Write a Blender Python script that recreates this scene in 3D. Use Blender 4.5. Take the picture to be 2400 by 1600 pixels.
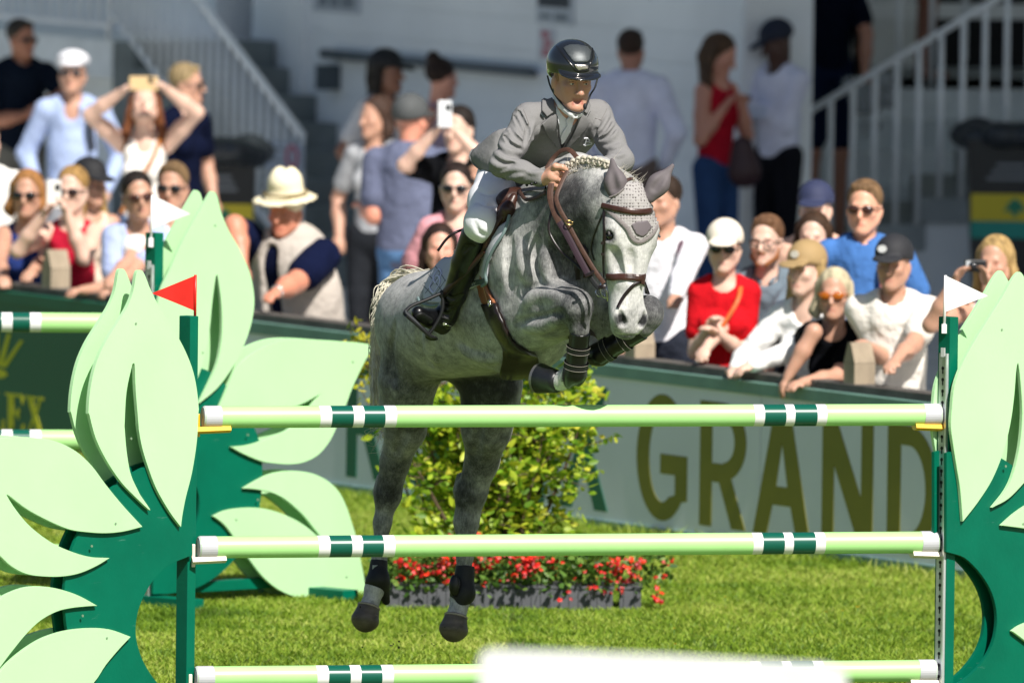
import bpy, bmesh, math, random
import numpy as np
from mathutils import Vector, Matrix

for _o in list(bpy.data.objects):
    bpy.data.objects.remove(_o)
SC = bpy.context.scene
COL = SC.collection
RNG = np.random.default_rng(7)
random.seed(7)

# ------------------------------------------------------------------ camera, sky, sun
CAM_Y, CAM_Z = -70.0, 6.0
FPX = 37800.0                      # focal length in pixels of the 2400 px wide photograph
PITCH = math.atan(2287 / FPX)
ROLL = 0.0122
_fw = np.array([0, math.cos(PITCH), -math.sin(PITCH)])
_u0 = np.array([0, math.sin(PITCH), math.cos(PITCH)])
_r0 = np.array([1.0, 0, 0])
_rt = math.cos(ROLL) * _r0 + math.sin(ROLL) * _u0
_up = -math.sin(ROLL) * _r0 + math.cos(ROLL) * _u0
CAMP = np.array([0, CAM_Y, CAM_Z])

cd = bpy.data.cameras.new('camera')
cam = bpy.data.objects.new('camera', cd)
COL.objects.link(cam)
cam.matrix_world = Matrix(((_rt[0], _up[0], -_fw[0], CAMP[0]), (_rt[1], _up[1], -_fw[1], CAMP[1]),
                           (_rt[2], _up[2], -_fw[2], CAMP[2]), (0, 0, 0, 1)))
cd.sensor_width = 36
cd.lens = 36 * FPX / 2400
cd.clip_start = 1
cd.clip_end = 4000
cd.dof.use_dof = True
cd.dof.focus_distance = 69.9
cd.dof.aperture_fstop = (cd.lens / 1000) / 0.118
SC.camera = cam

SUN = np.array([0.32, -0.60, 0.73])
SUN = SUN / np.linalg.norm(SUN)
w = bpy.data.worlds.new('World')
SC.world = w
w.use_nodes = True
_n = w.node_tree.nodes
_sky = _n.new('ShaderNodeTexSky')
_sky.sky_type = 'NISHITA'
_sky.sun_disc = False
_sky.sun_elevation = math.asin(SUN[2])
_sky.sun_rotation = math.atan2(SUN[0], SUN[1])
w.node_tree.links.new(_sky.outputs[0], _n['Background'].inputs[0])
_n['Background'].inputs[1].default_value = 0.060
sl = bpy.data.lights.new('sun', 'SUN')
sl.energy = 5.0
sl.angle = math.radians(0.53)
sl.color = (1.0, 0.95, 0.88)
so = bpy.data.objects.new('sun', sl)
COL.objects.link(so)
so.rotation_euler = Vector(SUN).to_track_quat('Z', 'Y').to_euler()
so.location = (10, -10, 30)
SC.view_settings.view_transform = 'Standard'
SC.view_settings.look = 'None'
SC.view_settings.gamma = 1
SC.view_settings.exposure = 0.42
SC.view_settings.use_curve_mapping = False
SC.render.engine = 'CYCLES'
SC.cycles.use_denoising = True
SC.cycles.max_bounces = 6
SC.cycles.transparent_max_bounces = 8

# ------------------------------------------------------------------ pixel -> world helpers
def ray(px, py):
    return _fw + _rt * ((px - 1200) / FPX) + _up * ((800 - py) / FPX)
YOFF = [0.0]
def P(px, py, y):
    """the world point on the photo ray (px, py) at world depth y"""
    d = ray(px, py)
    return CAMP + d * ((y + YOFF[0] - CAM_Y) / d[1])
def ground(px, py, z=0.0):
    d = ray(px, py)
    return CAMP + d * ((z - CAM_Z) / d[2])
def onplane(px, py, p0, n):
    d = ray(px, py)
    return CAMP + d * (np.dot(np.asarray(p0) - CAMP, n) / np.dot(d, n))
def proj(p):
    q = np.asarray(p) - CAMP
    zz = q @ _fw
    return 1200 + FPX * (q @ _rt) / zz, 800 - FPX * (q @ _up) / zz
def nrm(v):
    v = np.asarray(v, float)
    return v / (np.linalg.norm(v) + 1e-12)

# ------------------------------------------------------------------ materials
_mats = {}
def lin(h):
    """'#rrggbb' (as seen) -> linear rgb"""
    h = h.lstrip('#')
    c = [int(h[i:i + 2], 16) / 255 for i in (0, 2, 4)]
    return tuple(x / 12.92 if x <= .04045 else ((x + .055) / 1.055) ** 2.4 for x in c)
def M(name, col, rough=.6, metal=0., var=None, bump=None, coat=0., spec=.5, sss=0., trans=0., alpha=1., scale3=(1, 1, 1), sheen=0.):
    if name in _mats:
        return _mats[name]
    if isinstance(col, str):
        col = lin(col)
    m = bpy.data.materials.new(name)
    m.use_nodes = True
    nt = m.node_tree
    b = nt.nodes['Principled BSDF']
    b.inputs['Base Color'].default_value = (*col, 1)
    b.inputs['Roughness'].default_value = rough
    b.inputs['Metallic'].default_value = metal
    b.inputs['Coat Weight'].default_value = coat
    b.inputs['Specular IOR Level'].default_value = spec
    b.inputs['Transmission Weight'].default_value = trans
    b.inputs['Alpha'].default_value = alpha
    if sheen:
        b.inputs['Sheen Weight'].default_value = sheen
    if sss:
        b.inputs['Subsurface Weight'].default_value = sss
        b.inputs['Subsurface Radius'].default_value = (.012, .004, .002)
    if var or bump:
        tc = nt.nodes.new('ShaderNodeTexCoord')
        mp = nt.nodes.new('ShaderNodeMapping')
        mp.inputs['Scale'].default_value = scale3
        nt.links.new(tc.outputs['Object'], mp.inputs[0])
    if var:
        nz = nt.nodes.new('ShaderNodeTexNoise')
        nz.inputs['Scale'].default_value = var[0]
        nz.inputs['Detail'].default_value = 5
        nt.links.new(mp.outputs[0], nz.inputs['Vector'])
        mr = nt.nodes.new('ShaderNodeMapRange')
        mr.inputs[1].default_value = .3
        mr.inputs[2].default_value = .7
        nt.links.new(nz.outputs[0], mr.inputs[0])
        mx = nt.nodes.new('ShaderNodeMix')
        mx.data_type = 'RGBA'
        a = var[1]
        c2 = var[2] if len(var) > 2 else None
        if isinstance(c2, str):
            c2 = lin(c2)
        mx.inputs[6].default_value = (*[min(1, x * (1 + a)) for x in col], 1)
        mx.inputs[7].default_value = (*(c2 if c2 else [x * (1 - a) for x in col]), 1)
        nt.links.new(mr.outputs[0], mx.inputs[0])
        nt.links.new(mx.outputs[2], b.inputs['Base Color'])
    if bump:
        nb = nt.nodes.new('ShaderNodeTexNoise')
        nb.inputs['Scale'].default_value = bump[0]
        nb.inputs['Detail'].default_value = 4
        nt.links.new(mp.outputs[0], nb.inputs['Vector'])
        bp = nt.nodes.new('ShaderNodeBump')
        bp.inputs['Strength'].default_value = bump[1]
        bp.inputs['Distance'].default_value = bump[2] if len(bump) > 2 else .01
        nt.links.new(nb.outputs[0], bp.inputs['Height'])
        nt.links.new(bp.outputs[0], b.inputs['Normal'])
    _mats[name] = m
    return m

# ------------------------------------------------------------------ mesh helpers
def tag(o, label=None, cat=None, group=None, kind=None):
    if label: o['label'] = label
    if cat: o['category'] = cat
    if group: o['group'] = group
    if kind: o['kind'] = kind
    return o
def empty(name, loc=(0, 0, 0), label=None, cat=None, group=None, kind=None):
    o = bpy.data.objects.new(name, None)
    COL.objects.link(o)
    o.location = loc
    o.empty_display_size = .1
    return tag(o, label, cat, group, kind)
def link(name, me, mat, parent=None):
    o = bpy.data.objects.new(name, me)
    COL.objects.link(o)
    if mat is not None and not me.materials:
        for q in (mat if isinstance(mat, (list, tuple)) else [mat]):
            me.materials.append(q)
    if parent is not None:
        o.parent = parent
        # vertices are in world space: undo the parent's placement
        mw = Matrix.Identity(4)
        p = parent
        chain = []
        while p is not None:
            chain.append(p)
            p = p.parent
        for p in reversed(chain):
            mw = mw @ p.matrix_parent_inverse @ Matrix.LocRotScale(p.location, p.rotation_euler, p.scale)
        o.matrix_parent_inverse = mw.inverted()
    return o
def mesh(name, V, F, mat, parent=None, smooth=False, mi=None, attrs=None):
    me = bpy.data.meshes.new(name)
    V = np.asarray(V, np.float32)
    if isinstance(F, np.ndarray):
        nf, k = F.shape
        me.vertices.add(len(V))
        me.vertices.foreach_set('co', V.ravel())
        me.loops.add(nf * k)
        me.loops.foreach_set('vertex_index', F.astype(np.int32).ravel())
        me.polygons.add(nf)
        me.polygons.foreach_set('loop_start', np.arange(0, nf * k, k, dtype=np.int32))
        me.polygons.foreach_set('loop_total', np.full(nf, k, np.int32))
        me.update(calc_edges=True)
    else:
        me.from_pydata([tuple(map(float, v)) for v in V], [], [tuple(map(int, f)) for f in F])
    if smooth:
        me.polygons.foreach_set('use_smooth', np.ones(len(me.polygons), bool))
    if mi is not None:
        me.polygons.foreach_set('material_index', np.asarray(mi, np.int32))
    if attrs:
        for k_, v_ in attrs.items():
            a = me.attributes.new(k_, 'FLOAT', 'POINT')
            a.data.foreach_set('value', np.asarray(v_, np.float32))
    me.update()
    return link(name, me, mat, parent)
def frame(d, up=(0, 0, 1)):
    """3x3 columns: side, up, along d"""
    d = nrm(d)
    s = np.cross(up, d)
    if np.linalg.norm(s) < 1e-4:
        s = np.cross((1, 0, 0), d)
    s = nrm(s)
    return np.stack([s, np.cross(d, s), d], 1)
def box_vf(c, h, R=None):
    c = np.asarray(c, float)
    h = np.asarray(h, float)
    v = np.array([[x, y, z] for x in (-1, 1) for y in (-1, 1) for z in (-1, 1)], float) * h
    if R is not None:
        v = v @ np.asarray(R).T
    f = [(0, 1, 3, 2), (4, 6, 7, 5), (0, 4, 5, 1), (2, 3, 7, 6), (0, 2, 6, 4), (1, 5, 7, 3)]
    return v + c, f
def merge(parts):
    V, F, n = [], [], 0
    for v, f in parts:
        V.append(np.asarray(v))
        F += [tuple(i + n for i in q) for q in f]
        n += len(v)
    return np.concatenate(V), F
def box(name, c, h, mat, parent=None, R=None, bevel=0.):
    v, f = box_vf(c, h, R)
    o = mesh(name, v, f, mat, parent)
    if bevel:
        md = o.modifiers.new('b', 'BEVEL')
        md.width = bevel
        md.segments = 2
    return o
def tube_vf(pts, rad, seg=8, flat=None, normal=None, caps=True, closed=False):
    """tube along pts; rad scalar/list; flat=(a,b) scales section along (normal, binormal)"""
    pts = np.asarray(pts, float)
    n = len(pts)
    rad = np.full(n, rad, float) if np.isscalar(rad) else np.asarray(rad, float)
    tg = np.gradient(pts, axis=0) if not closed else (np.roll(pts, -1, 0) - np.roll(pts, 1, 0))
    tg /= np.linalg.norm(tg, axis=1)[:, None] + 1e-12
    V = []
    if normal is None:
        ref = np.array([0, 0, 1.]) if abs(tg[0][2]) < .9 else np.array([1., 0, 0])
        nn = nrm(ref - tg[0] * (ref @ tg[0]))
        N = []
        for t in tg:
            nn = nrm(nn - t * (nn @ t))
            N.append(nn)
    else:
        normal = np.asarray(normal, float)
        if normal.ndim == 1:
            normal = np.tile(normal, (n, 1))
        N = [nrm(q - t * (q @ t)) for q, t in zip(normal, tg)]
    fa, fb = flat if flat else (1, 1)
    for i in range(n):
        b = np.cross(tg[i], N[i])
        for k in range(seg):
            a = 2 * math.pi * (k + .5) / seg
            V.append(pts[i] + rad[i] * (N[i] * math.cos(a) * fa + b * math.sin(a) * fb))
    F = []
    for i in range(n if closed else n - 1):
        j = (i + 1) % n
        for k in range(seg):
            k2 = (k + 1) % seg
            F.append((i * seg + k, i * seg + k2, j * seg + k2, j * seg + k))
    if caps and not closed:
        F.append(tuple(reversed(range(seg))))
        F.append(tuple((n - 1) * seg + k for k in range(seg)))
    return np.array(V), F
def tube(name, pts, rad, mat, parent=None, seg=8, smooth=True, **k):
    v, f = tube_vf(pts, rad, seg, **k)
    return mesh(name, v, f, mat, parent, smooth)
def spline(pts, n=8, closed=False):
    """Catmull-Rom through pts"""
    p = np.asarray(pts, float)
    if closed:
        q = np.concatenate([p[-1:], p, p[:2]])
    else:
        q = np.concatenate([2 * p[:1] - p[1:2], p, 2 * p[-1:] - p[-2:-1]])
    out = []
    for i in range(1, len(q) - 2):
        for t in np.arange(n) / n:
            a, b, c, d = q[i - 1:i + 3]
            out.append(.5 * (2 * b + (c - a) * t + (2 * a - 5 * b + 4 * c - d) * t * t + (3 * b - a - 3 * c + d) * t ** 3))
    if not closed:
        out.append(p[-1])
    return np.array(out)
def ribbon(name, pts, width, thick, mat, parent=None, normal=None):
    v, f = tube_vf(pts, 1.0, 4 if thick < .002 else 8, flat=(thick / 2 * 1.15, width / 2 * 1.15), normal=normal)
    return mesh(name, v, f, mat, parent, smooth=False)
def prism(name, poly, thick, nvec, mat, parent=None, bev=0., holes=()):
    """a flat polygon (world points) given thickness along -nvec, bevelled"""
    from mathutils.geometry import delaunay_2d_cdt
    nvec = nrm(nvec)
    bm = bmesh.new()
    loops = [np.asarray(poly, float)] + [np.asarray(h, float) for h in holes]
    R = frame(nvec)
    o0 = loops[0].mean(0)
    p2, ed, off0 = [], [], 0
    for lp in loops:
        q = (lp - o0) @ R[:, :2]
        p2 += [Vector((a, b)) for a, b in q]
        ed += [(off0 + i, off0 + (i + 1) % len(lp)) for i in range(len(lp))]
        off0 += len(lp)
    res = delaunay_2d_cdt(p2, ed, [], 1, 1e-5)
    h2 = [(lp - o0) @ R[:, :2] for lp in loops[1:]]
    def in_hole(c):
        for hp in h2:
            a_, b_ = hp, np.roll(hp, -1, 0)
            m_ = (a_[:, 1] > c[1]) != (b_[:, 1] > c[1])
            xx = (b_[:, 0] - a_[:, 0]) * (c[1] - a_[:, 1]) / (b_[:, 1] - a_[:, 1] + 1e-12) + a_[:, 0]
            if (m_ & (c[0] < xx)).sum() % 2:
                return True
        return False
    vs = [bm.verts.new(tuple(o0 + R[:, 0] * v.x + R[:, 1] * v.y)) for v in res[0]]
    for f in res[2]:
        if h2 and in_hole(np.mean([res[0][i][:] for i in f], 0)):
            continue
        bm.faces.new([vs[i] for i in f])
    for v in list(bm.verts):
        if not v.link_faces:
            bm.verts.remove(v)
    bm.normal_update()
    fs = list(bm.faces)
    for f in fs:
        if f.normal.dot(Vector(nvec)) < 0:
            f.normal_flip()
    r = bmesh.ops.extrude_face_region(bm, geom=fs)
    nv = [g for g in r['geom'] if isinstance(g, bmesh.types.BMVert)]
    for v in nv:
        v.co -= Vector(nvec) * thick
    bmesh.ops.recalc_face_normals(bm, faces=bm.faces)
    if bev:
        se = [e for e in bm.edges if len(e.link_faces) == 2 and e.calc_face_angle(0) > 1.2]
        bmesh.ops.bevel(bm, geom=se, offset=bev, segments=2, affect='EDGES', clamp_overlap=True)
    me = bpy.data.meshes.new(name)
    bm.to_mesh(me)
    bm.free()
    return link(name, me, mat, parent)

# ------------------------------------------------------------------ signed distance bodies
class Body:
    """smooth union of tapered capsules and ellipsoids, meshed with surface nets"""
    def __init__(self, k=.03):
        self.k = k
        self.ops = []
    def cone(self, a, b, r1, r2, k=None, sub=False, flat=None):
        """flat = (unit axis, factor): section squashed along axis"""
        a = np.asarray(a, float)
        b = np.asarray(b, float)
        r = max(r1, r2)
        self.ops.append(('c', a, b, r1, r2, flat, self.k if k is None else k, sub, np.minimum(a, b) - r, np.maximum(a, b) + r))
        return self
    def chain(self, pts, rads, k=None, flat=None):
        for i in range(len(pts) - 1):
            self.cone(pts[i], pts[i + 1], rads[i], rads[i + 1], k, flat=flat)
        return self
    def ell(self, c, r, R=None, k=None, sub=False):
        c = np.asarray(c, float)
        r = np.asarray(r, float)
        R = np.eye(3) if R is None else np.asarray(R, float)
        e = np.sqrt(((R * r) ** 2).sum(1))
        self.ops.append(('e', c, r, R, None, None, self.k if k is None else k, sub, c - e, c + e))
        return self
    def cut(self, p, n, k=.004):
        """remove everything on the +n side of the plane through p"""
        self.ops.append(('p', np.asarray(p, float), nrm(n), None, None, None, k, True, None, None))
        return self
    def bounds(self):
        lo = np.min([o[8] for o in self.ops if not o[7]], 0)
        hi = np.max([o[9] for o in self.ops if not o[7]], 0)
        return lo, hi
    def field(self, h, clip=None):
        lo, hi = self.bounds()
        if clip is not None:
            lo = np.maximum(lo, clip[0])
            hi = np.minimum(hi, clip[1])
        lo = lo - 3 * h
        n = np.ceil((hi + 3 * h - lo) / h).astype(int) + 1
        vol = np.full(n, 1.0, np.float32)
        ax = [(lo[i] + h * np.arange(n[i])).astype(np.float32) for i in range(3)]
        for o in self.ops:
            k, sub = o[6], o[7]
            if o[0] == 'p':
                d = ((ax[0] - o[1][0]) * o[2][0])[:, None, None] + ((ax[1] - o[1][1]) * o[2][1])[None, :, None] + ((ax[2] - o[1][2]) * o[2][2])[None, None, :]
                vol = np.maximum(vol, d.astype(np.float32))
                continue
            mg = k + 3 * h
            i0 = np.clip(np.floor((o[8] - mg - lo) / h).astype(int), 0, n - 1)
            i1 = np.clip(np.ceil((o[9] + mg - lo) / h).astype(int) + 1, 1, n)
            if (i1 <= i0).any():
                continue
            sl_ = tuple(slice(i0[i], i1[i]) for i in range(3))
            X, Y, Z = (ax[i][sl_[i]] for i in range(3))
            X = X[:, None, None]; Y = Y[None, :, None]; Z = Z[None, None, :]
            if o[0] == 'c':
                a, b, r1, r2, flat = o[1:6]
                ab = b - a
                L2 = ab @ ab + 1e-12
                x, y, z = X - np.float32(a[0]), Y - np.float32(a[1]), Z - np.float32(a[2])
                t = np.clip((x * np.float32(ab[0]) + y * np.float32(ab[1]) + z * np.float32(ab[2])) / np.float32(L2), 0, 1)
                dx = x - t * np.float32(ab[0]); dy = y - t * np.float32(ab[1]); dz = z - t * np.float32(ab[2])
                rr = np.float32(r1) + t * np.float32(r2 - r1)
                if flat is not None:
                    fx, f = flat
                    q = dx * np.float32(fx[0]) + dy * np.float32(fx[1]) + dz * np.float32(fx[2])
                    d2 = dx * dx + dy * dy + dz * dz + q * q * np.float32(1 / (f * f) - 1)
                    d = (np.sqrt(np.maximum(d2, 0)) - rr) * np.float32(min(1., f) ** .5)
                else:
                    d = np.sqrt(dx * dx + dy * dy + dz * dz) - rr
            else:
                c, r, R = o[1:4]
                x, y, z = X - np.float32(c[0]), Y - np.float32(c[1]), Z - np.float32(c[2])
                k0 = 0; k1 = 0
                for j in range(3):
                    q = x * np.float32(R[0, j]) + y * np.float32(R[1, j]) + z * np.float32(R[2, j])
                    k0 = k0 + (q / np.float32(r[j])) ** 2
                    k1 = k1 + (q / np.float32(r[j] ** 2)) ** 2
                k0 = np.sqrt(k0)
                d = k0 * (k0 - 1) / np.sqrt(k1 + 1e-12)
            cur = vol[sl_]
            if sub:
                d = -d
                hh = np.maximum(k - np.abs(cur - d), 0) / k if k > 0 else 0
                vol[sl_] = np.maximum(cur, d) + hh * hh * np.float32(k * .25)
            else:
                hh = np.maximum(k - np.abs(cur - d), 0) / k if k > 0 else 0
                vol[sl_] = np.minimum(cur, d) - hh * hh * np.float32(k * .25)
        return vol, lo, h
    def build(self, h, clip=None):
        return nets(*self.field(h, clip))
def nets(vol, lo, h):
    s = vol < 0
    a = s[:-1, :-1, :-1]
    cnt = np.zeros(a.shape, np.uint8)
    n = np.array(vol.shape) - 1
    for i in (0, 1):
        for j in (0, 1):
            for k in (0, 1):
                cnt += s[i:i + n[0], j:j + n[1], k:k + n[2]]
    act = np.argwhere((cnt > 0) & (cnt < 8))
    idx = np.full(tuple(n), -1, np.int32)
    idx[act[:, 0], act[:, 1], act[:, 2]] = np.arange(len(act))
    acc = np.zeros((len(act), 3), np.float32)
    num = np.zeros(len(act), np.float32)
    corners = [(i, j, k) for i in (0, 1) for j in (0, 1) for k in (0, 1)]
    cv = {c: vol[act[:, 0] + c[0], act[:, 1] + c[1], act[:, 2] + c[2]] for c in corners}
    for c in corners:
        for axn in range(3):
            if c[axn] == 0:
                e = list(c); e[axn] = 1; e = tuple(e)
                v0, v1 = cv[c], cv[e]
                m = (v0 < 0) != (v1 < 0)
                t = np.where(m, v0 / np.where(m, v0 - v1, 1), 0)
                p = np.tile(np.array(c, np.float32), (len(act), 1))
                p[:, axn] = t
                acc += p * m[:, None]
                num += m
    Vv = (act + acc / num[:, None]) * h + lo
    Fs = []
    for axn in range(3):
        o1, o2 = (axn + 1) % 3, (axn + 2) % 3
        sh = [slice(None)] * 3
        sl0 = list(sh); sl0[axn] = slice(0, -1)
        sl1 = list(sh); sl1[axn] = slice(1, None)
        x = s[tuple(sl0)] != s[tuple(sl1)]
        q = np.argwhere(x)
        ok = (q[:, o1] > 0) & (q[:, o2] > 0) & (q[:, o1] < n[o1]) & (q[:, o2] < n[o2])
        q = q[ok]
        if not len(q):
            continue
        ins = s[q[:, 0], q[:, 1], q[:, 2]]
        def g(d1, d2):
            r = q.copy()
            r[:, o1] -= d1
            r[:, o2] -= d2
            return idx[r[:, 0], r[:, 1], r[:, 2]]
        f = np.stack([g(1, 1), g(0, 1), g(0, 0), g(1, 0)], 1)
        f[~ins] = f[~ins][:, ::-1]
        Fs.append(f)
    F = np.concatenate(Fs)
    F = F[(F >= 0).all(1)]
    return Vv, F
def rotz(a):
    c, s = math.cos(a), math.sin(a)
    return np.array([[c, -s, 0], [s, c, 0], [0, 0, 1.]])
def rotaxis(ax, a):
    return np.array(Matrix.Rotation(a, 3, Vector(ax)))
# ------------------------------------------------------------------ the setting
B0 = ground(805, 1159)[:2]
B1 = ground(2288, 1365)[:2]
GU = (B1 - B0) / np.linalg.norm(B1 - B0)          # along the arena board (towards the camera, to the right)
GV = np.array([-GU[1], GU[0]])                    # away from the arena
GU3 = np.array([*GU, 0]); GV3 = np.array([*GV, 0]); UP3 = np.array([0, 0, 1.])
GR = np.stack([GU3, GV3, UP3], 1)
def GP(u, v, z):
    return np.array([*(B0 + GU * u + GV * v), z])
def gpx(px, py, v):
    """photo pixel -> (u, z) on the vertical plane v behind the board"""
    p = onplane(px, py, GP(0, v, 0), GV3)
    return (p[:2] - B0) @ GU, p[2]
def gb(name, u0, u1, v0, v1, z0, z1, mat, parent=None, bevel=0.):
    c = GP((u0 + u1) / 2, (v0 + v1) / 2, (z0 + z1) / 2)
    return box(name, c, ((u1 - u0) / 2, (v1 - v0) / 2, (z1 - z0) / 2), mat, parent, GR, bevel)

def ground_material():
    m = bpy.data.materials.new('lawn_soil'); m.use_nodes = True
    nt = m.node_tree; b = nt.nodes['Principled BSDF']; b.inputs['Roughness'].default_value = .95
    tc = nt.nodes.new('ShaderNodeTexCoord')
    n1 = nt.nodes.new('ShaderNodeTexNoise'); n1.inputs['Scale'].default_value = 1.3; n1.inputs['Detail'].default_value = 8
    nt.links.new(tc.outputs['Object'], n1.inputs['Vector'])
    r = nt.nodes.new('ShaderNodeValToRGB')
    r.color_ramp.elements[0].position = .3; r.color_ramp.elements[0].color = (.075, .115, .02, 1)
    r.color_ramp.elements[1].position = .7; r.color_ramp.elements[1].color = (.14, .185, .035, 1)
    nt.links.new(n1.outputs[0], r.inputs[0]); nt.links.new(r.outputs[0], b.inputs['Base Color'])
    return m
me = bpy.data.meshes.new('ground')
me.from_pydata([(-1500, -1500, 0), (1500, -1500, 0), (1500, 1500, 0), (-1500, 1500, 0)], [], [(0, 1, 2, 3)])
tag(link('ground', me, ground_material()), 'mown green lawn of the jumping arena', 'lawn', kind='structure')
gb('pavement', -70, 70, .16, 60, -.2, .006, M('paving', '#cfcdc8', .9, var=(3, .15), bump=(40, .3)))
tag(bpy.data.objects['pavement'], 'grey paved walkway behind the arena board', 'pavement', kind='structure')

def grass_mesh():
    # the lawn between the front jump and the board, every blade a folded strip
    N = 330000
    y = RNG.uniform(2.4, 21.5, N * 2)
    x = RNG.uniform(-4.2, 3.6, N * 2)
    rel = np.stack([x, y], 1) - B0
    v = rel @ GV
    keep = (v < -.01) & (np.abs(x) < 2.9 * (70 + y) / 74)
    x, y = x[keep][:N], y[keep][:N]
    n = len(x)
    # clumpy height
    def vn(sc, seed):
        g = np.random.default_rng(seed).random((64, 64))
        fx, fy = (x * sc) % 63, (y * sc) % 63
        i, j = fx.astype(int), fy.astype(int); a, b_ = fx - i, fy - j
        return g[i, j] * (1 - a) * (1 - b_) + g[i + 1, j] * a * (1 - b_) + g[i, j + 1] * (1 - a) * b_ + g[i + 1, j + 1] * a * b_
    cl = .55 * vn(1.1, 1) + .45 * vn(4.3, 2)
    h = (.012 + .024 * RNG.random(n)) * (.6 + .8 * cl)
    edge = (np.stack([x, y], 1) - B0) @ GV > -.12          # longer tufts along the board
    h = np.where(edge, h * RNG.uniform(1, 2.6, n), h)
    az = RNG.uniform(0, 2 * np.pi, n)
    wd = RNG.uniform(.0025, .005, n)
    lean = RNG.uniform(.3, 1.5, n) * h
    la = RNG.uniform(0, 2 * np.pi, n)
    s = np.stack([np.cos(az), np.sin(az), 0 * az], 1) * wd[:, None]
    base = np.stack([x, y, 0 * x], 1)
    L = np.stack([np.cos(la) * lean, np.sin(la) * lean, 0 * la], 1)
    mid = base + L * .35 + np.stack([0 * h, 0 * h, h * .6], 1)
    tip = base + L + np.stack([0 * h, 0 * h, h], 1)
    V = np.stack([base - s, base + s, mid - s * .8, mid + s * .8, tip], 1).reshape(-1, 3)
    q = np.arange(n)[:, None] * 5
    F = np.concatenate([q + [0, 1, 3], q + [0, 3, 2], q + [2, 3, 4]], 0)
    tone = np.repeat(np.clip(.55 * RNG.random(n) + .6 * (vn(.9, 5) * .6 + vn(3.1, 6) * .4) - .08, 0, 1), 5)
    bare = np.repeat(np.clip((vn(.8, 9) * .6 + vn(2.7, 10) * .4 - .62) * 5, 0, 1), 5)
    return V, F, tone * (1 - .75 * bare)
def grass_material():
    m = bpy.data.materials.new('grass_blades'); m.use_nodes = True
    nt = m.node_tree; b = nt.nodes['Principled BSDF']
    b.inputs['Roughness'].default_value = .55
    b.inputs['Specular IOR Level'].default_value = .35
    at = nt.nodes.new('ShaderNodeAttribute'); at.attribute_name = 'tone'
    r = nt.nodes.new('ShaderNodeValToRGB')
    e = r.color_ramp.elements
    e[0].position = .12; e[0].color = (.09, .19, .012, 1)
    e[1].position = .95; e[1].color = (.54, .57, .14, 1)
    k = e.new(.5); k.color = (.27, .40, .03, 1)
    k = e.new(.02); k.color = (.20, .17, .06, 1)
    nt.links.new(at.outputs['Fac'], r.inputs[0]); nt.links.new(r.outputs[0], b.inputs['Base Color'])
    tr = nt.nodes.new('ShaderNodeBsdfTranslucent')
    nt.links.new(r.outputs[0], tr.inputs[0])
    ms = nt.nodes.new('ShaderNodeMixShader'); ms.inputs[0].default_value = .35
    out = nt.nodes['Material Output']
    nt.links.new(b.outputs[0], ms.inputs[1]); nt.links.new(tr.outputs[0], ms.inputs[2]); nt.links.new(ms.outputs[0], out.inputs[0])
    return m
V_, F_, t_ = grass_mesh()
tag(mesh('grass', V_, F_, grass_material(), attrs={'tone': t_}), 'short mown grass covering the arena between the jumps', 'grass', kind='stuff')

# little yellow flowers in the lawn
my = M('dandelion_yellow', (.75, .45, .02), .6)
for i, (px, py) in enumerate([(2010, 1422), (1975, 1430), (1580, 1472), (1582, 1508), (1098, 1552), (1936, 1433), (1700, 1398), (1855, 1560)]):
    c = ground(px, py, .05)
    e_ = empty('dandelion', (c[0], c[1], 0), 'small yellow dandelion flower in the mown grass', 'flower', 'dandelions in the lawn')
    tube('stalk', [c * [1, 1, 0], c], .0018, M('stalk_green', (.1, .2, .03)), e_, 5)
    parts = []
    for k in range(11):
        a = k * 2 * math.pi / 11
        d = np.array([math.cos(a), math.sin(a), .35])
        sd = np.array([-math.sin(a), math.cos(a), 0])
        r_ = .011 if i == 0 else .007
        parts.append((np.array([c - sd * .002, c + sd * .002, c + d * r_ + sd * .003, c + d * r_ - sd * .003]), [(0, 1, 2, 3)]))
    v, f = merge(parts)
    mesh('petal_disc', v, f, my, e_)

# ------------------------------------------------------------------ arena board
mgrey = M('board_white', '#e8ecf2', .6, var=(2, .05))
mrim = M('board_rim_green', '#6d9488', .5, var=(6, .12))
mdkg = M('board_dark_green', '#00604a', .42, var=(3, .06))
molive = M('letter_olive', '#7d7a18', .5, var=(8, .05))
mteal_l = M('letter_green', '#00694f', .5, var=(8, .05))
myel = M('letter_yellow', '#d2cf20', .5, var=(8, .05))
u_split = gpx(520, 950, 0)[0]
u_l = gpx(-500, 950, 0)[0] - 3
u_r = gpx(2600, 1100, 0)[0] + 3
seam = [u_split + .012, gpx(1130, 1000, 0)[0], gpx(1783, 1000, 0)[0], gpx(2460, 1100, 0)[0], u_r]
wb = empty('advertising_board', GP(u_split, 0, 0), 'pale grey advertising board with green and olive capital letters along the arena', 'board')
for a, b in zip(seam[:-1], seam[1:]):
    gb('panel', a + .004, b - .004, 0, .03, .055, .80, mgrey, wb)
    gb('top_rim', a + .002, b - .002, -.012, .045, .80, .862, mrim, wb)
    gb('bottom_rim', a + .002, b - .002, -.012, .04, 0.004, .055, mrim, wb)
db = empty('advertising_board', GP(u_l, 0, 0), 'dark green advertising board with yellow serif letters and crown behind the rails', 'board')
useam = [u_l, u_l + 2.9, u_split - .012]
for a, b in zip(useam[:-1], useam[1:]):
    gb('panel', a + .004, b - .004, 0, .03, .02, .80, mdkg, db)
    gb('top_rim', a + .002, b - .002, -.012, .045, .80, .862, mdkg, db)

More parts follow.
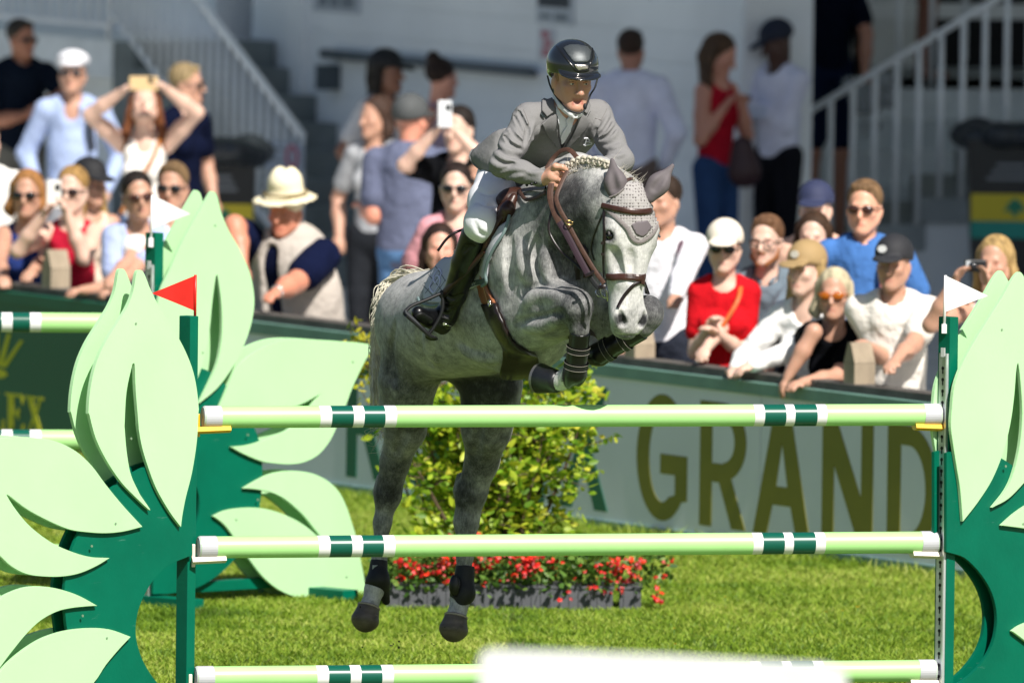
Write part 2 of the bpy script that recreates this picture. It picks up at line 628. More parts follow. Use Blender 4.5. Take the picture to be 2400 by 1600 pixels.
def letter_polys(ch, t=.26, ty=.155):
    """outline loops in a unit box; t = stem width, ty = bar height; returns (outer, holes)"""
    def arc(cx, cy, rx, ry, a0, a1, n=14):
        return [(cx + rx * math.cos(math.radians(a)), cy + ry * math.sin(math.radians(a))) for a in np.linspace(a0, a1, n)]
    if ch == 'G':
        return arc(.5, .5, .52, .51, 42, 318, 30) + [(1, .17), (1, .53), (.46, .53), (.46, .37), (.76, .37), (.76, .21)] + arc(.5, .5, .27, .36, 300, 58, 24), []
    if ch == 'D':
        return [(0, 0)] + arc(.42, .5, .58, .5, -90, 90, 24) + [(0, 1)], [[(t, ty)] + arc(.42, .5, .34, .5 - ty, -90, 90, 20) + [(t, 1 - ty)]]
    if ch == 'R':
        return [(0, 0), (t, 0), (t, .36), (.42, .36), (.70, 0), (1, 0), (.68, .40)] + arc(.5, .69, .5, .31, -62, 90, 18) + [(0, 1)], [[(t, .51), (.5, .51)] + arc(.5, .69, .25, .17, -85, 85, 12) + [(.5, .86), (t, .86)]]
    if ch == 'A':
        return [(0, 0), (.24, 0), (.34, .24), (.66, .24), (.76, 0), (1, 0), (.64, 1), (.36, 1)], [[(.40, .39), (.60, .39), (.5, .74)]]
    if ch == 'N':
        return [(0, 0), (.23, 0), (.23, .62), (.74, 0), (1, 0), (1, 1), (.77, 1), (.77, .38), (.26, 1), (0, 1)], []
    if ch == 'O':
        return arc(.5, .5, .52, .51, 0, 354, 40), [arc(.5, .5, .27, .355, 0, 351, 36)]
    if ch == 'L':
        return [(0, 0), (1, 0), (1, ty + .02), (t * 1.2, ty + .02), (t * 1.2, 1), (0, 1)], []
    if ch == 'E':
        return [(0, 0), (1, 0), (1, .16), (.32, .16), (.32, .42), (.9, .42), (.9, .58), (.32, .58), (.32, .84), (1, .84), (1, 1), (0, 1)], []
    if ch == 'X':
        return [(0, 0), (.27, 0), (.5, .36), (.73, 0), (1, 0), (.64, .51), (.97, 1), (.71, 1), (.5, .66), (.29, 1), (.03, 1), (.36, .51)], []
    if ch == 'Ls':
        return [(0, 0), (.95, 0), (1, .32), (.93, .32), (.84, .06), (.42, .06), (.42, .94), (.56, .94), (.56, 1), (0, 1), (0, .94), (.14, .94), (.14, .06), (0, .06)], []
    if ch == 'Es':
        return [(0, 0), (.92, 0), (1, .28), (.93, .28), (.82, .06), (.44, .06), (.44, .48), (.62, .48), (.68, .38), (.74, .38), (.74, .66), (.68, .66), (.62, .55), (.44, .55), (.44, .94), (.78, .94), (.88, .76), (.95, .76), (.92, 1), (0, 1), (0, .94), (.15, .94), (.15, .06), (0, .06)], []
    if ch == 'Xs':
        return [(0, 0), (.34, 0), (.34, .06), (.22, .06), (.44, .40), (.62, .06), (.52, .06), (.52, 0), (1, 0), (1, .06), (.92, .06), (.60, .55), (.82, .94), (.94, .94), (.94, 1), (.62, 1), (.62, .94), (.72, .94), (.54, .65), (.40, .94), (.50, .94), (.50, 1), (.04, 1), (.04, .94), (.12, .94), (.40, .48), (.12, .06), (0, .06)], []
    return [(0, 0), (1, 0), (1, 1), (0, 1)], []
def put_letter(ch, u0, u1, z0, z1, mat, parent, name='letter'):
    o, hs = letter_polys(ch)
    mp = lambda q: [GP(u0 + (u1 - u0) * x, -.0035, z0 + (z1 - z0) * y) for x, y in q]
    prism(name, mp(o), .003, -GV3, mat, parent, holes=[mp(h) for h in hs])
zt = onplane(1645, 937, GP(0, 0, 0), GV3)[2]
zb = onplane(1641, 1229, GP(0, 0, 0), GV3)[2]
for ch, a, b, m in [('R', 812, 905, mteal_l), ('O', 927, 1052, mteal_l), ('L', 1085, 1160, mteal_l), ('E', 1194, 1276, mteal_l), ('X', 1310, 1426, mteal_l),
                    ('G', 1495, 1611, molive), ('R', 1641, 1749, molive), ('A', 1767, 1900, molive), ('N', 1928, 2047, molive), ('D', 2081, 2199, molive)]:
    put_letter(ch, gpx(a, 1100, 0)[0], gpx(b, 1100, 0)[0], zb, zt, m, wb)
zt2 = onplane(60, 926, GP(0, 0, 0), GV3)[2]
zb2 = onplane(60, 1020, GP(0, 0, 0), GV3)[2]
for ch, a, b in [('R', -115, -72), ('O', -68, -28), ('Ls', -26, 10), ('Es', 13, 57), ('Xs', 59, 105)]:
    put_letter(ch, gpx(a, 970, 0)[0], gpx(b, 970, 0)[0], zb2, zt2, myel, db)
# the crown above those letters: five prongs over an oval
uc = gpx(-8, 850, 0)[0]
zc = onplane(0, 880, GP(0, 0, 0), GV3)[2]
ps = []
for k in range(-2, 3):
    x0, x1 = uc + k * .045, uc + k * .15
    prism('prong', [GP(x0 - .028, -.0035, zc + .05), GP(x0 + .028, -.0035, zc + .05), GP(x1 + .02, -.0035, zc + .27 - .03 * abs(k)), GP(x1 - .02, -.0035, zc + .27 - .03 * abs(k))], .003, -GV3, myel, db)
prism('crown_base', [GP(uc + .13 * math.cos(a), -.0035, zc + .012 + .028 * math.sin(a)) for a in np.linspace(0, 6.05, 24)], .003, -GV3, myel, db)

# weathered timber fence just behind the board
mwood = M('weathered_wood', '#a2937e', .85, var=(9, .3), bump=(30, .5), scale3=(1, 1, .25))
mrail = M('dark_rail_wood', '#55514c', .85, var=(7, .3), bump=(30, .5))
wf = empty('timber_fence', GP(0, .1, 0), 'weathered grey timber rail fence the spectators lean on', 'fence')
us = np.arange(u_l, u_r, 2.4)
for a, b in zip(us[:-1], us[1:]):
    gb('top_rail', a + .003, b - .003, .05, .17, .855, .905, mrail, wf, .006)
    gb('middle_rail', a + .003, b - .003, .075, .12, .42, .52, mrail, wf)
for px, py in [(137, 640), (2020, 870), (700, 730), (1130, 790), (1505, 830)]:
    u, _ = gpx(px, py, .13)
    tp = 1.06 if px in (137, 2020) else 1.02 if px == 1505 else .85
    w_ = .055
    o = gb('post', u - w_, u + w_, .055, .175, 0, tp - .05, mwood, wf)
    v, f = box_vf((0, 0, 0), (w_, .06, .05), None)
    top = np.where(v[:, 2:3] > 0, v * [.25, 1, 1], v)
    mesh('post_cap', (top @ GR.T) + GP(u, .115, tp + .002), f, mwood, wf)

# ------------------------------------------------------------------ grandstand behind
mwall = M('grandstand_wall_paint', '#eef2f5', .8, var=(.9, .10), bump=(14, .25), spec=.2)
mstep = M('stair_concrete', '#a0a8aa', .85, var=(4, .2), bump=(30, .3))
mriser = M('stair_riser', '#dfe5e8', .85, var=(4, .12))
mrailw = M('white_handrail', '#eef2f5', .4, var=(4, .06))
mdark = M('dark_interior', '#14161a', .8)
VW = 9.9
gs = empty('grandstand', GP(-8, VW, 0), 'pale painted grandstand building with deep roof shading the stairs', 'building')
u0w = gpx(-700, 100, VW)[0] - 25
u1w = gpx(1745, 100, VW)[0]
ud0, ud1 = gpx(505, 30, VW)[0], gpx(592, 30, VW)[0]
uw0 = gpx(705, 60, VW)[0]
gb('wall', u0w, ud0, VW, VW + .5, 0, 13.6, mwall, gs)
gb('wall', ud0 + .0, ud1, VW, VW + .5, 4.2, 13.6, mwall, gs)
gb('wall', ud1, u1w, VW, VW + .5, 0, 13.6, mwall, gs)
gb('door_opening', ud0, ud1, VW + .45, VW + .5, 1.4, 4.2, mdark, gs)
gb('wall_pilaster', uw0 - .1, uw0 + .12, VW - .06, VW - .002, 0, 13.6, mwall, gs)
gb('roof', -70, 70, 6.0, 34, 13.65, 14.0, M('roof_sheet', '#9aa0a3', .6), gs)
# block courses of the wall: recessed joints as thin proud courses
for k in range(9):
    z = .2 + k * .2
    gb('course', uw0 + .2, u1w - .02, VW - .012, VW - .001, z, z + .188, mwall, gs)
# the right-hand back part beyond the stairs
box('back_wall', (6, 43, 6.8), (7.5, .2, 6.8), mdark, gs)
for px, w_ in [(2090, .28), (1985, .10)]:
    c = P(px, 100, 41.5)
    box('column', (c[0], 41.5, 6.8), (w_, .15, 6.8), mwall, gs)
box('landing_beam', (6.2, 40.5, 1.62), (3.9, .12, .05), mrailw, gs)
for k in range(6):
    box('back_step', (5.2, 36.25 + .3 * k + .9, .2 * k + .2 - .1), (3.4, .9 + .0 - .15 * 0, .1), mriser if k % 2 else M('stair_riser_b', '#cdd5d9', .85), gs)
for k in range(9):
    uj = uw0 + .9 + k * 1.25
    if uj < u1w - .1:
        gb('panel_joint', uj - .008, uj + .008, VW - .016, VW - .0125, 1.99, 6, M('joint_grey', '#7d868c', .8), gs)
# handrail bar on the wall
ua, za = gpx(757, 129, VW - .1); ub, zb_ = gpx(1246, 166, VW - .1)
hz = (za + zb_) / 2
tube('wall_rail', [GP(ua, VW - .1, hz), GP(ub, VW - .1, hz)], .035, M('rail_grey', '#5d666c', .6), gs)
for u in (ua + .05, ub - .1):
    tube('rail_bracket', [GP(u, VW - .1, hz), GP(u, VW + .02, hz - .03)], .02, M('rail_grey', '#5d666c', .6), gs, 6)
gb('wall_lamp', *sorted((gpx(783, 180, VW)[0], gpx(803, 180, VW)[0])), VW - .14, VW - .015, gpx(790, 210, VW)[1], gpx(790, 152, VW)[1], M('lamp_grey', '#4a545a', .6), gs)
# posters on the wall
def poster(px0, px1, py0, py1, mat, label, inner=None):
    ua, ub = gpx(px0, (py0 + py1) / 2, VW - .02)[0], gpx(px1, (py0 + py1) / 2, VW - .02)[0]
    z1, z0 = gpx((px0 + px1) / 2, py0, VW - .02)[1], gpx((px0 + px1) / 2, py1, VW - .02)[1]
    r = gb('poster', ua, ub, VW - .022, VW - .016, z0, z1, mat)
    tag(r, label, 'poster')
    if inner:
        for (a, b, c, d, m_) in inner:
            gb('print', ua + (ub - ua) * a, ua + (ub - ua) * b, VW - .025, VW - .0225, z0 + (z1 - z0) * c, z0 + (z1 - z0) * d, m_, r)
mpaper = M('poster_paper', '#bcc3cb', .7)
mpr = M('print_red', '#b7737c', .7)
mpd = M('print_dark', '#3a4048', .7)
mpg = M('print_grey', '#7d868e', .7)
poster(1262, 1302, 66, 140, M('poster_pale', '#c9ccd3', .7), 'small pale notice with red figures on the grandstand wall', [(.25, .7, .1, .35, mpr), (.35, .8, .4, .62, mpr), (.2, .65, .68, .9, mpr)])
poster(1258, 1345, -90, 58, mpaper, 'notice board sheet with a dark printed block high on the wall', [(.05, .9, .27, .8, mpd), (.1, .4, .08, .16, mpg), (.5, .85, .06, .18, mpg)])
poster(735, 845, -70, 30, mpaper, 'pale wall sign with grey numbers beside the grandstand door', [(.12, .3, .12, .4, mpg), (.36, .55, .12, .4, mpg), (.6, .88, .12, .42, mpg)])

# left flight of stairs with its white railing
VR = 8.8
ls = empty('staircase', GP(-12, VR, 0), 'grey concrete stairs with white baluster railing climbing beside the wall', 'staircase')
uE, zE = gpx(708, 318, VR)
uT, zT = gpx(467, 0, VR)
slope = (zT - zE) / (uT - uE)
tr = .29
nst = 9
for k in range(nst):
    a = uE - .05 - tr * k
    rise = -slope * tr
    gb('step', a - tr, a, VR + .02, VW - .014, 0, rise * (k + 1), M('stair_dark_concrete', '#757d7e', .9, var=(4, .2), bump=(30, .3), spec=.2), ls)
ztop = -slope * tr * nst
uL = uE - .05 - tr * nst
gb('landing', uL - 12, uL - .002, VR + .02, VW - .014, ztop - .25, ztop, mriser, ls)
gb('landing_wall', uL - 12, uL - .5, VR + .3, VR + .5, 0, ztop - .26, mwall, ls)
def railing(root, p0, p1, hgt, n, rad=.018):
    tube('handrail', [p0 + UP3 * hgt, p1 + UP3 * hgt], .03, mrailw, root, 8)
    tube('bottom_bar', [p0 + UP3 * .1, p1 + UP3 * .1], .018, mrailw, root, 6)
    for k in range(n + 1):
        q = p0 + (p1 - p0) * k / n
        tube('baluster', [q + UP3 * (.0 if k in (0, n) else .1), q + UP3 * hgt], rad, mrailw, root, 6)
railing(ls, GP(uE, VR, zE - .95), GP(uL, VR, zE - .95 + slope * (uL - uE)), .95, 23)
railing(ls, GP(uL - .02, VR, ztop), GP(uL - 5, VR, ztop), .95, 36)
# notice hung on the end of that railing
ua, z1 = gpx(622, 330, VR - .06); ub, z0 = gpx(706, 402, VR - .06)
r = gb('railing_sign', ua, ub, VR - .06, VR - .045, z0, z1, M('sign_bluegrey', '#8f9bb0', .5))
tag(r, 'pale blue notice with a red ring hung on the stair railing end', 'sign')
um, zm = ua + (ub - ua) * .76, (z0 + z1) / 2
tube('ring_mark', [GP(um + .07 * math.cos(a), VR - .062, zm + .07 * math.sin(a)) for a in np.linspace(0, 2 * math.pi, 20)], .014, M('ring_red', '#b05068', .5), r, 5)
gb('print', ua + (ub - ua) * .1, ua + (ub - ua) * .5, VR - .063, VR - .0605, zm + .03, zm + .05, mpg, r)
gb('print', ua + (ub - ua) * .1, ua + (ub - ua) * .5, VR - .063, VR - .0605, zm - .04, zm - .02, mpg, r)

# right flight: climbs to the right, seen from the side
YS = 33.0
rs = empty('staircase', (2, YS, 0), 'wide pale stairs with white railing beside the black litter bin', 'staircase')
c0 = P(2064, 526, YS); c1 = P(2170, 463, YS)
tread = c1[0] - c0[0]; rise = c1[2] - c0[2]
k0 = int(c0[2] / rise)
xs = c0[0] - tread * k0; zs = c0[2] - rise * k0
for k in range(-1, 12):
    x0 = xs + tread * k; z1 = zs + rise * k
    if z1 < .03:
        continue
    x1 = x0 + tread
    v, f = box_vf(((x0 + x1) / 2, YS + 1.5, (z1 - .16) / 2), (tread / 2, 1.5, max(.01, (z1 - .16) / 2)))
    mesh('stair_side', v, f, mwall, rs)
    box('step', ((x0 + x1) / 2 - .015, YS + 1.49, z1 - .08), (tread / 2 + .015, 1.52, .08), mstep, rs)
ra = P(1898, 261, YS - .02); rb = P(2333, 0, YS - .02)
rd = (rb - ra)
ra2 = ra - rd * .22; rb2 = ra + rd * 2.2
tube('handrail', [ra2, rb2], .024, mrailw, rs, 8)
for k in range(-2, 18):
    x = P(1947 + 51.3 * k, 300, YS)[0]
    t = (x - ra[0]) / rd[0]
    top = ra[2] + rd[2] * t
    kk = math.floor((x - xs) / tread)
    bot = max(0, zs + rise * kk)
    if top > bot:
        tube('baluster', [(x, YS - .02, bot), (x, YS - .02, top)], .021, mrailw, rs, 6)
ra3 = P(1640, 260, YS + 2.9); rb3 = P(1890, 70, YS + 2.9)
tube('handrail', [ra3, ra3 + (rb3 - ra3) * 2.5], .03, mrailw, rs, 8)
for k in range(9):
    q = ra3 + (rb3 - ra3) * 2.5 * k / 8
    tube('baluster', [q, (q[0], q[1], max(0, q[2] - 1.0))], .02, mrailw, rs, 6)

# litter bins
def litter_bin(px, ytop, yd, label, wid):
    c = P(px, ytop, yd); x, z = c[0], c[2]
    e_ = empty('litter_bin', (x, yd, 0), label, 'bin')
    v, f = box_vf((x, yd, z * .47), (wid, wid, z * .47))
    v[:, 0] = np.where(v[:, 2] < .1, x + (v[:, 0] - x) * .82, v[:, 0])
    mesh('bin_body', v, f, M('bin_black', '#16191c', .45, var=(6, .2)), e_)
    bag = Body(.03)
    for k in range(10):
        a = k * 2 * math.pi / 10
        q = np.array([x + math.cos(a) * wid * .95, yd + math.sin(a) * wid * .95, z - .06 + .02 * math.sin(3 * a)])
        bag.ell(q, (.13, .13, .09))
    bag.ell((x, yd, z - .07), (wid, wid, .05))
    V, F = bag.build(.02)
    mesh('bin_bag', V, F, M('bag_black', '#2b3138', .3, bump=(18, .8, .03)), e_, True)
    f_ = yd - wid - .004
    for (z0, z1, m_) in [(z * .52, z * .66, M('bin_yellow', '#c9b824', .5)), (z * .43, z * .517, M('bin_teal', '#0f8c80', .5))]:
        box('bin_panel', (x, f_, (z0 + z1) / 2), (wid * .93, .006, (z1 - z0) / 2), m_, e_)
    prism('tree_mark', [np.array([x + a_ * wid, f_ - .008, z * (.59 + b_)]) for a_, b_ in [(-.06, -.045), (.06, -.045), (.06, -.02), (.26, -.02), (.12, .015), (.2, .015), (0, .05), (-.2, .015), (-.12, .015), (-.26, -.02), (-.06, -.02)]], .003, (0, -1, 0), M('mark_green', '#12795a', .5), e_)
    for k in range(3):
        box('print', (x - wid * .1, f_ + .001, z * (.74 + .035 * k)), (wid * (.5 - .1 * k), .003, .012), M('bin_print', '#6f747a', .5), e_)
litter_bin(2378, 296, 32.2, 'black litter bin with yellow and teal panels beside the wide stairs', .30)
litter_bin(530, 332, 31.0, 'black litter bin behind the woman in navy near the stair railing', .19)
# ------------------------------------------------------------------ the jumps
mpet = M('petal_pale_green', (.46, .74, .41), .42, var=(2.5, .04), bump=(60, .05))
mteal = M('wing_teal', (.0, .125, .072), .42, var=(5, .10), bump=(50, .08), spec=.18)
mpole = M('pole_pale_green', (.42, .77, .29), .35, var=(6, .03))
mpw = M('pole_white', (.82, .82, .82), .35)
mpt = M('pole_teal', (.003, .095, .062), .28)
mcap = M('pole_end_grey', (.52, .52, .56), .5)
mgalv = M('galvanised', (.55, .58, .6), .35, .8, var=(20, .15))
mslot = M('slot_black', (.008, .008, .008), .8)
mcupy = M('cup_yellow', (.85, .45, .01), .35)
mcupw = M('cup_cream', (.78, .70, .58), .4)

def pole(label, a, b, fr, group=None, r=.0478):
    """a show-jumping pole with painted bands; fr = band limits as fractions, alternating white/teal in two clusters"""
    a = np.asarray(a); b = np.asarray(b)
    L = np.linalg.norm(b - a)
    R = frame(b - a)
    st = [0, .0]
    # ring positions with material
    segs = []
    pos = 0.0
    for x0, x1, mi in fr:
        if x0 > pos:
            segs.append((pos, x0, 0))
        segs.append((x0, x1, mi))
        pos = x1
    segs.append((pos, 1., 0))
    seg = 28
    V, F, mi_ = [], [], []
    ring = []
    def addring(t):
        i = len(V)
        for k in range(seg):
            an = 2 * math.pi * k / seg
            V.append(a + (b - a) * t + R[:, 0] * r * math.cos(an) + R[:, 1] * r * math.sin(an))
        return i
    for (t0, t1, m_) in segs:
        nsub = max(1, int((t1 - t0) * 12))
        i0 = addring(t0)
        for s in range(nsub):
            i1 = addring(t0 + (t1 - t0) * (s + 1) / nsub)
            for k in range(seg):
                F.append((i0 + k, i0 + (k + 1) % seg, i1 + (k + 1) % seg, i1 + k)); mi_.append(m_)
            i0 = i1
    o = mesh('jump_pole', V, F, [mpole, mpw, mpt], None, True, mi_)
    tag(o, label, 'pole', group)
    for e, s in ((a, -1), (b, 1)):
        d = nrm(b - a) * s
        prof = [(-.075, r + .0015), (-.004, r + .0015), (.004, r - .003), (.006, r - .012), (.001, r - .016), (-.004, 0.004)]
        v, f = tube_vf([e + d * q[0] for q in prof], [q[1] for q in prof], 28, normal=R[:, 0])
        mesh('end_cap', v, f, mcap, o, False)
        v, f = tube_vf([e + d * .0055, e + d * .0075], .006, 10, normal=R[:, 0])
        mesh('bolt', v, f, mgalv, o)
    return o
YL, YR_ = -.40, .40
def frx(y0, p0, p1, pxs):
    """photo columns -> fraction along pole"""
    out = []
    for x0, x1, mi in pxs:
        f = []
        for x in (x0, x1):
            lo, hi = 0., 1.
            for _ in range(40):
                m_ = (lo + hi) / 2
                if proj(p0 + (p1 - p0) * m_)[0] < x: lo = m_
                else: hi = m_
            f.append(lo)
        out.append((f[0], f[1], mi))
    return out
K = 1.0204
front = [('top', 977, 971.5, 477, 2202, 0), ('middle', 1282, 1270, 466, 2196, -6), ('bottom', 1586.5, 1570.5, 459, 2190, -12)]
FR = {}
for nm, ya, yb, xa, xb, sh in front:
    a = P(xa, ya, YL); b = P(xb, yb, YR_)
    bands = [(746, 773, 1), (773, 824, 2), (824, 849, 1), (849, 898, 2), (898, 925, 1), (1764, 1787, 1), (1787, 1837, 2), (1837, 1858, 1), (1858, 1910, 2), (1910, 1933, 1)]
    bands = [(q + sh * .6, r_ + sh * .6, m_) for q, r_, m_ in bands]
    lab = {'top': 'uppermost pale green pole with white and teal bands under the jumping horse', 'middle': 'middle pale green banded pole crossing the dangling hind legs', 'bottom': 'lowest pale green banded pole, part hidden by the blurred white panel'}[nm]
    FR[nm] = (a, b, pole(lab, a, b, frx(0, a, b, bands)))

# wings --------------------------------------------------------------
TH = math.radians(44)
WN = np.array([math.sin(TH), -math.cos(TH), 0])       # wing face normal
WD = np.array([math.cos(TH), math.sin(TH), 0])        # along the wing, to the right
def scuffed(m, amt, colr, sc=(3, 3, 26), scale=2.2):
    """pale scrapes and dull smears on a painted board"""
    nt = m.node_tree; b = nt.nodes['Principled BSDF']; L = nt.links.new
    tc = nt.nodes.new('ShaderNodeTexCoord'); mp = nt.nodes.new('ShaderNodeMapping'); mp.inputs['Scale'].default_value = sc
    mp.inputs['Rotation'].default_value = (.5, .3, .2)
    n = nt.nodes.new('ShaderNodeTexNoise'); n.inputs['Scale'].default_value = scale; n.inputs['Detail'].default_value = 6; n.inputs['Roughness'].default_value = .7
    L(tc.outputs['Object'], mp.inputs[0]); L(mp.outputs[0], n.inputs['Vector'])
    r = nt.nodes.new('ShaderNodeMapRange'); r.inputs[1].default_value = .66; r.inputs[2].default_value = .74; r.inputs[4].default_value = amt
    L(n.outputs[0], r.inputs[0])
    src = b.inputs['Base Color'].links[0].from_socket
    mx = nt.nodes.new('ShaderNodeMix'); mx.data_type = 'RGBA'; mx.inputs[7].default_value = (*colr, 1)
    L(r.outputs[0], mx.inputs[0]); L(src, mx.inputs[6]); L(mx.outputs[2], b.inputs['Base Color'])
scuffed(mteal, .35, (.25, .42, .36)); scuffed(mpet, .22, (.40, .55, .25)); scuffed(mpole, .28, (.30, .42, .18), (22, 3, 3))
def zoom(pts, ox, oy, f):
    return [(ox + x / f, oy + y / f) for x, y in pts]
Z3 = lambda p: zoom(p, 0, 420, 2.613)
Z4 = lambda p: zoom(p, 0, 950, 2.412)
Z5 = lambda p: zoom(p, 1950, 600, 1.568)
def smooth_loop(pts, sharp):
    """spline through a closed outline with corners kept at the listed indices"""
    n = len(pts); out = []
    idx = sorted(sharp)
    if not idx:
        return spline(pts, 4, True)
    for a, b in zip(idx, idx[1:] + [idx[0] + n]):
        seg = [pts[i % n] for i in range(a, b + 1)]
        out += list(spline(seg, 4)[:-1])
    return out
def wing(label, p0, petals, board, hole, post_px, post_top, post_w, flag, side, tracked=False, far=.115, rear=False):
    root = empty('jump_wing', (p0[0], p0[1], 0), label, 'jump wing', 'flower shaped jump wings')
    t_ = .018
    onp = lambda q, off=0: onplane(q[0], q[1], p0 + WN * off, WN)
    for (pts, sharp) in petals:
        loop = smooth_loop(pts, sharp)
        poly = np.array([onp(q) for q in loop])
        po_ = prism('petal', poly, t_, WN, mpet, root, .002)
        cen = poly[[i_ * 4 % len(poly) for i_ in sharp]] if sharp else poly[:1]
        mid_ = poly.mean(0)
        for q_ in cen:
            c_ = q_ * .72 + mid_ * .28 + WN * .0005
            v_, f_ = tube_vf([c_ - WN * .002, c_ + WN * .0015], .0055, 10, normal=WD)
            mesh('screw', v_, f_, M('screw_head', (.30, .42, .28), .4, .5), po_)
        prism('rear_petal', poly - WN * (far + .0), t_, WN, mpet, root, .002)
    bl = [onp(q) - WN * (t_ + .002) for q in smooth_loop(*board)]
    hl = [onp(q) - WN * (t_ + .002) for q in smooth_loop(*hole)] if hole else None
    prism('board', bl, t_, WN, mteal, root, .0015, holes=[hl] if hl else [])
    prism('rear_board', [q - WN * (far - 2 * t_ - .004) for q in bl], t_, WN, mteal, root, .0015, holes=[[q - WN * (far - 2 * t_ - .004) for q in hl]] if hl else [])
    # spacers between the two boards
    # post: between the boards
    (xt, yt), (xb_, yb_) = post_px
    # vertical post whose front face centre lies on this ray, standing on the ground
    pt = onplane(xt, yt, p0 - WN * .045, WN)
    pb = np.array([pt[0], pt[1], 0])
    R = np.stack([WD, -WN, UP3], 1)
    hgt = pt[2]
    dep = .036
    box('post', (pt[0], pt[1], hgt / 2) - WN * dep, (post_w / 2, dep, hgt / 2), mteal, root, R, .003)
    # foot
    box('foot', np.array([pt[0], pt[1], .03]) - WN * .03, (.05, .32, .028), mteal, root, R, .004)
    sgn = 1 if side == 'right' else -1
    box('base_bar', np.array([pt[0], pt[1], .085]) - WN * .04 + WD * sgn * .55, (.5, .03, .026), mteal, root, R, .004)
    box('foot', np.array([pt[0], pt[1], .03]) - WN * .03 + WD * sgn * 1.02, (.05, .32, .028), mteal, root, R, .004)
    if tracked:
        sx = -1 if side == 'right' else 1     # the pole side of the post
        face = pt - WN * dep + WD * (post_w / 2 + .002) * sx
        Rt = np.stack([WD * sx, -WN, UP3], 1)
        tr_ = box('track', (face[0], face[1], hgt * .46), (.003, .024, hgt * .455), mgalv, root, Rt)
        lip = box('track_lip', np.array([face[0], face[1], hgt * .46]) + WN * .026 + WD * sx * .004, (.007, .004, hgt * .455), M('galv_bright', (.75, .78, .8), .3, .6), root, Rt)
        nh = int(hgt * .9 / .05)
        for k in range(nh):
            z = .04 + k * .05
            c = np.array([face[0], face[1], z]) + WD * sx * .0036
            a_ = [c + -WN * .0 + (WN * .0085 * math.cos(q) + UP3 * (.0085 * math.sin(q) + .008)) for q in np.linspace(0, 2 * math.pi, 10)[:-1]]
            b_ = [c + WN * .0035, c - WN * .0035, c - WN * .0035 - UP3 * .016, c + WN * .0035 - UP3 * .016]
            v, f = merge([(np.array(a_), [tuple(range(9))]), (np.array(b_) + WD * sx * .0003, [(0, 1, 2, 3)])])
            mesh('keyhole', v, f, mslot, root)
        # maker's sticker
        st = face + UP3 * (-.16)
        box('sticker', np.array([st[0], st[1], hgt - .155]) + WD * sx * .004, (.0015, .012, .02), M('sticker_white', (.7, .7, .7), .5), root, Rt)
    return root, pt
# front left wing
L1 = Z3([(853, 556), (880, 572), (920, 670), (975, 780), (1050, 900), (1120, 1020), (1175, 1150), (1203, 1270), (1217, 1400)]) + Z4([(1122, 40), (1113, 200), (1085, 380), (1050, 520), (1031, 620), (1023, 685),
     (960, 600), (885, 470), (835, 340), (800, 220), (780, 100)]) + Z3([(850, 1516), (832, 1300), (825, 1140), (815, 1130), (808, 1145), (775, 1300), (763, 1500)]) + Z4([(705, 130), (716, 260), (740, 390), (790, 500), (850, 592),
     (760, 510), (680, 425), (600, 305), (540, 180), (505, 50)]) + Z3([(542, 1430), (548, 1330), (565, 1220), (595, 1110), (645, 1000), (720, 880), (780, 780), (815, 690), (835, 580)])
n1 = 9 + 5
L2 = Z4([(808, 685), (700, 568), (600, 447), (520, 340), (430, 258), (320, 203), (200, 182), (80, 177), (-60, 185), (-250, 170), (-320, 160), (-290, 330), (-220, 560), (-130, 720), (-60, 800), (0, 850), (60, 905), (130, 945), (200, 962), (300, 968), (380, 963), (460, 945), (550, 905), (622, 861),
     (520, 856), (420, 830), (300, 778), (180, 690), (100, 600), (47, 520), (50, 510), (150, 585), (270, 650), (390, 700), (500, 717), (600, 722), (700, 712)])
L3 = Z4([(552, 1131), (450, 1075), (350, 1040), (250, 1022), (150, 1025), (60, 1055), (0, 1090), (-120, 1190), (-190, 1400), (-200, 1650), (-60, 1730), (100, 1760), (260, 1750), (400, 1690), (530, 1568), (600, 1465), (680, 1370), (741, 1306),
     (620, 1264), (500, 1257), (370, 1272), (250, 1310), (150, 1368), (60, 1440), (0, 1500), (-12, 1500), (30, 1440), (80, 1375), (150, 1290), (230, 1215), (320, 1165), (400, 1145), (480, 1136)])
LB = Z4([(1105, 330), (1106, 848), (1090, 852), (980, 900), (900, 970), (840, 1060), (800, 1160), (785, 1260), (795, 1350), (830, 1450), (905, 1565), (1000, 1650), (1100, 1690), (1100, 1810), (850, 1790), (680, 1700), (560, 1600), (480, 1500), (430, 1400), (400, 1280), (385, 1150), (382, 1050), (395, 940), (420, 830), (465, 720), (540, 590), (625, 490), (680, 447), (745, 400), (835, 350), (950, 320)])
pL = P(459, 1100, -.46)
wl, ptL = wing('flower shaped wing of pale green petals under the red flag', pL,
     [(L1, [14, 30]), (L2, [0, 10, 23]), (L3, [0, 9, 17])], (LB, [0, 1, 2, 12, 13]), None, ((456, 741), (440, 1600)), 741, .048, 'red', 'left')
